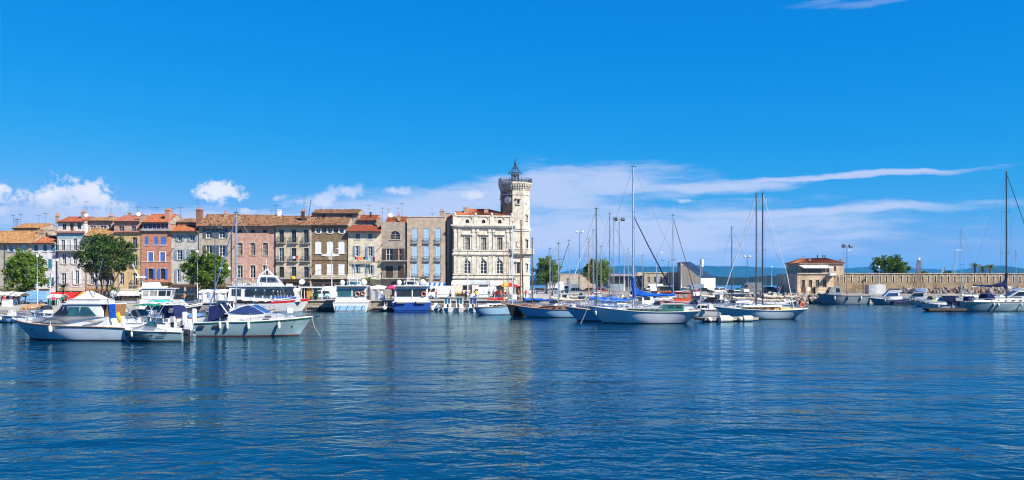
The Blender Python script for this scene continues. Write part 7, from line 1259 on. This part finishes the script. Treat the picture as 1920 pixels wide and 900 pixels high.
# ------------------------------------------------------------------ breakwater fort wall
FORT = masonry('fort_masonry', (.34, .255, .16), (.15, .12, .09)); PALE = mat('pale_dressed_stone', (.40, .35, .28), .9, 0, .25, 1.0, .4, 10, .3)
Y = 205.0; zt = PZ(513.5, Y); x0, x1 = PX(1562, Y), PX(2150, Y); t = thing('fort_wall', 'long ochre stone breakwater wall pierced by pale loopholes', 'stone wall', (x0, Y, 1.9)); sl = []; k = 0; px = 1571
while px < 2140: sl.append((PX(px, Y) - .13, PX(px, Y) + .13, PZ(529.5, Y), PZ(517, Y), 0)); px += 12 + (k % 3) * 1.2 if px < 1735 else 12.2; k += 1
b = MB(); facade(b, x0, x1, 1.9, zt, Y, sl, .4); b.poly([(x0, Y, zt), (x1, Y, zt), (x1, Y + 2.2, zt), (x0, Y + 2.2, zt)]); b.poly([(x0, Y, 1.9), (x0, Y + 2.2, 1.9), (x0, Y + 2.2, zt), (x0, Y, zt)]); b.poly([(x0, Y + 2.2, 1.9), (x1, Y + 2.2, 1.9), (x1, Y + 2.2, zt), (x0, Y + 2.2, zt)]); b.poly([(x0, Y + .42, 1.9), (x1, Y + .42, 1.9), (x1, Y + .42, zt), (x0, Y + .42, zt)]); b.build('wall', FORT, t)
for h in sl:
    b = MB(); w = .2
    for i in range(4): za, zb = h[2] + (h[3] - h[2]) * i / 4, h[2] + (h[3] - h[2]) * (i + 1) / 4 - .02; q = w + (.12 if i % 2 else 0); b.box(h[0] - q, h[0] - .01, Y - .04, Y + .05, za, zb).box(h[1] + .01, h[1] + q, Y - .04, Y + .05, za, zb)
    b.box(h[0] - w - .08, h[1] + w + .08, Y - .05, Y + .05, h[3], h[3] + .2); b.build('loophole_surround', PALE, t)
n = 60
for i in range(n): a, c = x0 + (x1 - x0) * i / n, x0 + (x1 - x0) * (i + 1) / n - .03; MB().box(a, c, Y - .14, Y + .9, zt, zt + .18).build('coping_stone', PALE, t)
# rocks at the foot and along the pier end
rock_me = []
random.seed(77); set_org((0, 0, 0))
for k in range(7):
    b = MB(); b.ell((0, 0, 0), (.75, .55, .5), 8, 6, .22); rock_me.append(b.mesh('rock', [ROCK, mat('red_rock', (.22, .14, .105), .95, 0, .4, 2.0, .9, 6), mat('pale_rock', (.27, .245, .21), .95, 0, .3, 2.0, .9, 6)][k % 3]))
rp = thing('rock_armour', 'heap of boulders at the foot of the breakwater wall', 'rocks', (PX(1780, 200), 200, 1.9), world=False); base = Vector(rp.location)
for i in range(150):
    px = random.uniform(1690, 1925); Yr = random.uniform(200.5, 204.2); o = put('rock', random.choice(rock_me), rp, loc=Vector((PX(px, Yr), Yr, 2.0 + (Yr - 200) * .28 + random.uniform(-.1, .15))) - base); o.rotation_euler = (random.uniform(0, 6), random.uniform(0, 6), random.uniform(0, 6)); s = random.uniform(.5, 1.05); o.scale = (s, s, s)
rp = thing('rock_armour', 'boulder slope at the pier end below the harbour office', 'rocks', (56, 190, 0), world=False); base = Vector(rp.location)
for i in range(170):
    u = random.random(); x, Yr = (random.uniform(54.5, 70), random.uniform(187.2, 190.3)) if u < .55 else (random.uniform(50, 57), random.uniform(189, 231)); dz = (190.3 - Yr) / 3 if u < .55 else (57 - x - (231 - Yr) * .0) / 7
    o = put('rock', random.choice(rock_me), rp, loc=Vector((x, Yr, 1.9 - 1.9 * max(0, min(1, dz)) + random.uniform(-.1, .2))) - base); o.rotation_euler = (random.uniform(0, 6), random.uniform(0, 6), random.uniform(0, 6)); s = random.uniform(.6, 1.15); o.scale = (s, s, s)
# ------------------------------------------------------------------ harbour office
WALLO = masonry('office_stone', (.60, .45, .31), (.46, .35, .25), .8, .4)
h = House('two storey stone harbour office with orange hipped roof and terrace', 1495, 1563, 513, WALLO, Y=196, depth=15, flat=True, cat='building', name='harbour_office', zb=1.95)
for a, c_ in ((1503, 1509), (1517, 1522.5), (1530, 1536), (1543, 1549.5)): h.win(a, c_, 525, 538.5, sur=PALE, frame=TEAK)
h.finish(); h.band(1494.5, 1563.3, 511.8, 514, PALE, .2, 'cornice')
for k in range(2): MB().box(h.x0 - .04, h.x0 + .02, 201 + k * 5, 202.6 + k * 5, 2.2, 4.6).build('side_door', DARKWOOD, h.t)
Yu = 201.0; xa, xb = PX(1500, Yu), PX(1581, Yu); zu0, zu1 = PZ(513, Yu) - .3, PZ(493, Yu); hs = [(PX(1503, Yu), PX(1514, Yu), PZ(511, Yu), PZ(502.5, Yu), 0), (PX(1515.5, Yu), PX(1528, Yu), PZ(511, Yu), PZ(502.5, Yu), 0), (PX(1529, Yu), PX(1542, Yu), PZ(511, Yu), PZ(502.5, Yu), 0), (PX(1543, Yu), PX(1555, Yu), PZ(511, Yu), PZ(502.5, Yu), 0), (PX(1564, Yu), PX(1567.5, Yu), PZ(508, Yu), PZ(499, Yu), 0)]
b = MB(); facade(b, xa, xb, zu0, zu1, Yu, hs, .3)
for x in (xa, xb): b.poly([(x, Yu, zu0), (x, Yu + 10, zu0), (x, Yu + 10, zu1), (x, Yu, zu1)])
b.poly([(xa, Yu + .35, zu0), (xb, Yu + .35, zu0), (xb, Yu + .35, zu1), (xa, Yu + .35, zu1)]); b.poly([(xa, Yu + 10, zu0), (xb, Yu + 10, zu0), (xb, Yu + 10, zu1), (xa, Yu + 10, zu1)]); b.build('upper_storey', plaster('office_render', (.58, .44, .31)), h.t)
for q in hs: window(h.t, q[0], q[1], q[2], q[3], Yu, bars=0, frame=GREYC)
b = MB(); e = .4; zr = PZ(484, Yu + 5); tiles(b, (xa - e, Yu - e, zu1), (xb + e, Yu - e, zu1), (xb - 2.2, Yu + 5, zr), (xa + 2.2, Yu + 5, zr)); tiles(b, (xa - e, Yu + 10 + e, zu1), (xa - e, Yu - e, zu1), (xa + 2.2, Yu + 5, zr), (xa + 2.2, Yu + 5, zr)); tiles(b, (xb + e, Yu - e, zu1), (xb + e, Yu + 10 + e, zu1), (xb - 2.2, Yu + 5, zr), (xb - 2.2, Yu + 5, zr)); q_ = [(xa - e + .05, Yu - e + .05), (xb + e - .05, Yu - e + .05), (xb + e - .05, Yu + 10 + e), (xa - e + .05, Yu + 10 + e)]; b.loft([[(x, y, zu1 - .01) for x, y in q_], [(xa + 2.2, Yu + 4.95, zr - .08), (xb - 2.2, Yu + 4.95, zr - .08), (xb - 2.2, Yu + 5.05, zr - .08), (xa + 2.2, Yu + 5.05, zr - .08)]]); rf = b.build('roof', T_ORANGE, h.t, kind='stuff'); MB().box(xa - .3, xb + .3, Yu - .3, Yu + 10.3, zu1 - .16, zu1 - .02).build('eaves', CREAMT, h.t)
chimney(rf, PX(1518, 203), 203, zu1, PZ(485, 203), .5, .5, None, 0); chimney(rf, PX(1577, 203), 203, zu1, PZ(486, 203), .5, .5, None, 0)
for p in (1533, 1543, 1547): MB().tube([(PX(p, 206), 206, zu1 + .5), (PX(p, 206), 206, PZ(478, 206))], .12, 6).build('flue_pipe', IRON, rf)
antenna(rf, PX(1507, 204), 204, PZ(487, 204), .9, 4, .8)
b = MB(); b.loft([[(PX(1500, 200), 201, PZ(497.5, 201)), (PX(1500, 200), 197.6, PZ(501.5, 198)), (PX(1500, 200), 197.6, PZ(503, 198)), (PX(1500, 200), 197.7, PZ(502, 198)), (PX(1500, 200), 201, PZ(498.2, 201))], [(PX(1555, 200), 201, PZ(497.5, 201)), (PX(1555, 200), 197.6, PZ(501.5, 198)), (PX(1555, 200), 197.6, PZ(503, 198)), (PX(1555, 200), 197.7, PZ(502, 198)), (PX(1555, 200), 201, PZ(498.2, 201))]]); b.build('awning', WHITEC, h.t); railing(h.t, PX(1497, 196.3), PX(1556, 196.3), 196.3, 196.3, PZ(511.8, 196.3), .9, IRON, .25)
MB().box(PX(1555, 195), PX(1566, 195), 194.6, 196.0, PZ(517, 195), PZ(512, 195)).build('balcony_box', WHITE, h.t)
t = thing('storage_container', 'white storage container against the breakwater wall', 'container', (PX(1642, 200), 200, 2.0)); MB().box(PX(1625, 200), PX(1637, 200), 198.8, 201.2, 2.0, PZ(533.5, 200)).build('end_panel', GREYC, t); b = MB().box(PX(1637, 200) + .01, PX(1656, 200), 198.8, 201.2, 2.0, PZ(533.5, 200))
for k in range(9): x = PX(1637, 200) + .15 + k * .24; b.box(x, x + .1, 198.75, 198.82, 2.05, PZ(534, 200))
b.build('body', WHITE, t)
# lattice tower, flag, notice board, bollards
t = thing('lattice_tower', 'slim iron lattice tower standing at the breakwater', 'lattice tower', (PX(1723, 199), 199, 2.0), world=False); b = MB(); hh = PZ(488, 199) - 2; 
for sx in (-1, 1):
    for sy in (-1, 1): b.tube([(sx * .95, sy * .95, 1.2), (sx * .22, sy * .22, hh)], .06, 5)
for k in range(8):
    z0, z1 = 1.2 + (hh - 1.2) * k / 8, 1.2 + (hh - 1.2) * (k + 1) / 8; w0, w1 = .95 - .73 * k / 8, .95 - .73 * (k + 1) / 8
    for sy in (-1, 1): b.tube([(-w0, sy * w0, z0), (w1, sy * w1, z1)], .035, 4).tube([(w0, sy * w0, z0), (-w1, sy * w1, z1)], .035, 4).tube([(-w1, sy * w1, z1), (w1, sy * w1, z1)], .035, 4)
    for sx in (-1, 1): b.tube([(sx * w0, -w0, z0), (sx * w1, w1, z1)], .035, 4)
b.build('lattice', mat('rusty_iron', (.20, .13, .09), .8, .2, .3, 3), t); MB().box(-1.2, 1.2, -1.2, 1.2, 0, 1.2).build('base', CONC, t); MB().lathe([(.3, 0), (.3, .3), (.05, .6)], (0, 0, hh), 8).build('lantern', WHITE, t)
t = thing('flagpole', 'thin flagpole with small limp flag above the breakwater', 'flagpole', (PX(1771, 209), 209, 2.0), world=False); hh = PZ(499, 209) - 2; MB().tube([(0, 0, 0), (0, 0, hh)], .05, 6).build('pole', ALU, t); b = MB(); b.loft([[(-.02, 0, hh - .1), (-.5, .05, hh - .9), (-.7, 0, hh - 1.6)], [(-.04, .03, hh - 1.1), (-.35, .1, hh - 1.6), (-.5, .05, hh - 2.1)]], False); b.build('flag', GREYC, t)
t = thing('notice_board', 'dark notice board with white poster at the pier end', 'notice board', (PX(1516, 192), 192, 2.0), world=False); MB().box(-1.6, -.6, 0, .1, .3, 1.6).box(.5, 1.5, 0, .1, .1, 1.5).build('panel', DARKWOOD, t); MB().box(-.3, .3, -.02, .06, .7, 1.6).build('poster', WHITE, t); MB().tube([(-.3, .1, 0), (-.3, .1, 1.7)], .05, 5).tube([(.3, .1, 0), (.3, .1, 1.7)], .05, 5).build('legs', IRON, t)
for px, lab in ((1531, 'pale stone pillar by the harbour office notice board'), (1571, 'pale stone pillar at the patrol launch bow')):
    set_org((0, 0, 0)); o = MB().box(-.3, .3, -.3, .3, 0, 1.5).box(-.36, .36, -.36, .36, 1.5, 1.62).build('stone_pillar', PALE); o.location = (PX(px, 192), 192, 2.0); tag(o, lab, 'pillar')
# ------------------------------------------------------------------ buildings across the car park
Y = 300.0; h = House('long low beige building with dark windows across the car park', 1208, 1318, 511.5, plaster('wall_sandlow', (.44, .37, .27), .3), Y=Y, depth=12, flat=True, zb=1.55, cat='building', name='low_building')
for a in range(9): c = 1214 + a * 11.5; h.win(c, c + 4.5, 519, 530, bars=0, frame=GREYC)
h.finish(); h.band(1207.5, 1318.5, 510.6, 512, CREAMT, .15, 'coping')
h = House('low dark glazed building with vaulted porch behind the masts', 1128, 1207, 517, plaster('wall_slate', (.20, .19, .21)), Y=302, depth=12, flat=True, zb=1.55, cat='building', name='low_building')
for a in range(6): c = 1131 + a * 10.5; h.win(c, c + 8.5, 520, 538, bars=1, frame=IRON)
h.win(1195, 1206, 509.5 + 8, 540, ar=.4, frame=IRON).finish(); b = MB(); arc = arch_pts(h.px(1193), h.px(1207.6), PZ(517, 302), 1.2); b.prism_y(arc, 301.2, 310).build('vault', CREAMT, h.t); h.band(1127, 1193, 513.5, 517.4, plaster('violet_fascia', (.34, .30, .36)), .8, 'fascia')
h = House('plain beige walled building between the plane trees', 1050, 1118, 514.5, plaster('wall_buff', (.52, .43, .33), .25), Y=298, depth=10, flat=True, zb=1.55, cat='building', name='low_building'); h.win(1062, 1068, 522, 534).win(1084, 1088, 520, 540).finish(); h.band(1049.6, 1118.4, 513.4, 514.8, CREAMT, .12, 'coping')
t = thing('slant_roof_building', 'modern building with dark slanted solar roof and white end wall', 'building', (PX(1300, 292), 292, 1.55)); q = lambda px, py, Y_: (PX(px, Y_), Y_, PZ(py, Y_)); b = MB(); za = 1.5
n_ = [q(1270, 491, 294), q(1276, 491.5, 292), q(1313, 521.5, 292)]; A, Bp, C_, D_ = Vector(q(1276, 492, 292)), Vector(q(1294, 491, 303)), Vector(q(1341, 521, 303)), Vector(q(1314, 521.5, 292)); E0 = Vector(q(1270, 491.5, 298))
dn = lambda v: Vector((v.x, v.y, za)); b.poly([E0, A, dn(A), dn(E0)]); b.poly([A, D_, dn(D_), dn(A)]); b.poly([Bp, C_, dn(C_), dn(Bp)]); b.poly([E0, Bp, dn(Bp), dn(E0)]); b.poly([E0, A, Bp]); b.build('wall', plaster('wall_grey_modern', (.26, .235, .21)), t)
MB().loft([[D_ + Vector((0, -.02, -.05)), C_ + Vector((0, 0, -.05)), dn(C_), dn(D_) + Vector((0, -.02, 0))], [D_ + Vector((.06, -.02, -.05)), C_ + Vector((.06, 0, -.05)), dn(C_) + Vector((.06, 0, 0)), dn(D_) + Vector((.06, -.02, 0))]]).build('end_wall', WHITE, t)
SOLAR = mat('solar_panel', (.018, .022, .035), .18, 0, .2, 1.0, spec=.7)
for i in range(4):
    for j in range(9):
        u0, u1, v0, v1 = i / 4 + .01, (i + 1) / 4 - .01, j / 9 + .006, (j + 1) / 9 - .006; P = lambda u, v: A.lerp(Bp, u).lerp(D_.lerp(C_, u), v) + Vector((0, 0, .08)); MB().loft([[P(u0, v0), P(u1, v0), P(u1, v1), P(u0, v1)], [p + Vector((0, 0, .05)) for p in (P(u0, v0), P(u1, v0), P(u1, v1), P(u0, v1))]]).build('solar_panel', SOLAR, t)
MB().loft([[A, Bp, C_, D_], [p + Vector((0, 0, .06)) for p in (A, Bp, C_, D_)]]).build('roof', DALU, t)
t = thing('vent_cowl', 'white ribbed ventilation cowl beside the slanted roof', 'vent', (PX(1316, 296), 296, 1.55), world=False); h0 = PZ(500, 296) - 1.55; MB().lathe([(.15, 0), (.15, h0)], n=8).build('pipe', ALU, t); MB().lathe([(.35, 0), (.6, .3), (.45, .9), (.65, 1.5), (.55, 2.2), (.62, 2.6), (.1, 2.7)], (0, 0, h0 - .2), 10).build('cowl', WHITE, t, smooth=True)
# low wall and bollards along the car park edge
t = thing('low_wall', 'low pale wall along the car park edge', 'wall', (35, 233, 1.6)); MB().box(15, 51, 232.6, 233.0, 1.58, 2.15).build('wall', CONC, t)
for i in range(18): MB().box(15 + i * 2, 16.97 + i * 2, 232.5, 233.1, 2.15, 2.27).build('coping_stone', PALE, t)
for k in range(7):
    x = -50 + k * 8.5; set_org((0, 0, 0)); o = MB().lathe([(.2, 0), (.16, .1), (.13, .4), (.22, .5), (.2, .6), (.04, .64)], n=10).build('bollard', IRON, smooth=True); o.location = (x, 142.3, gz(x) + .0); tag(o, '%s black iron mooring bollard from the left on the town quay edge' % ['first', 'second', 'third', 'fourth', 'fifth', 'sixth', 'seventh'][k], 'bollard', 'mooring bollards on the town quay')
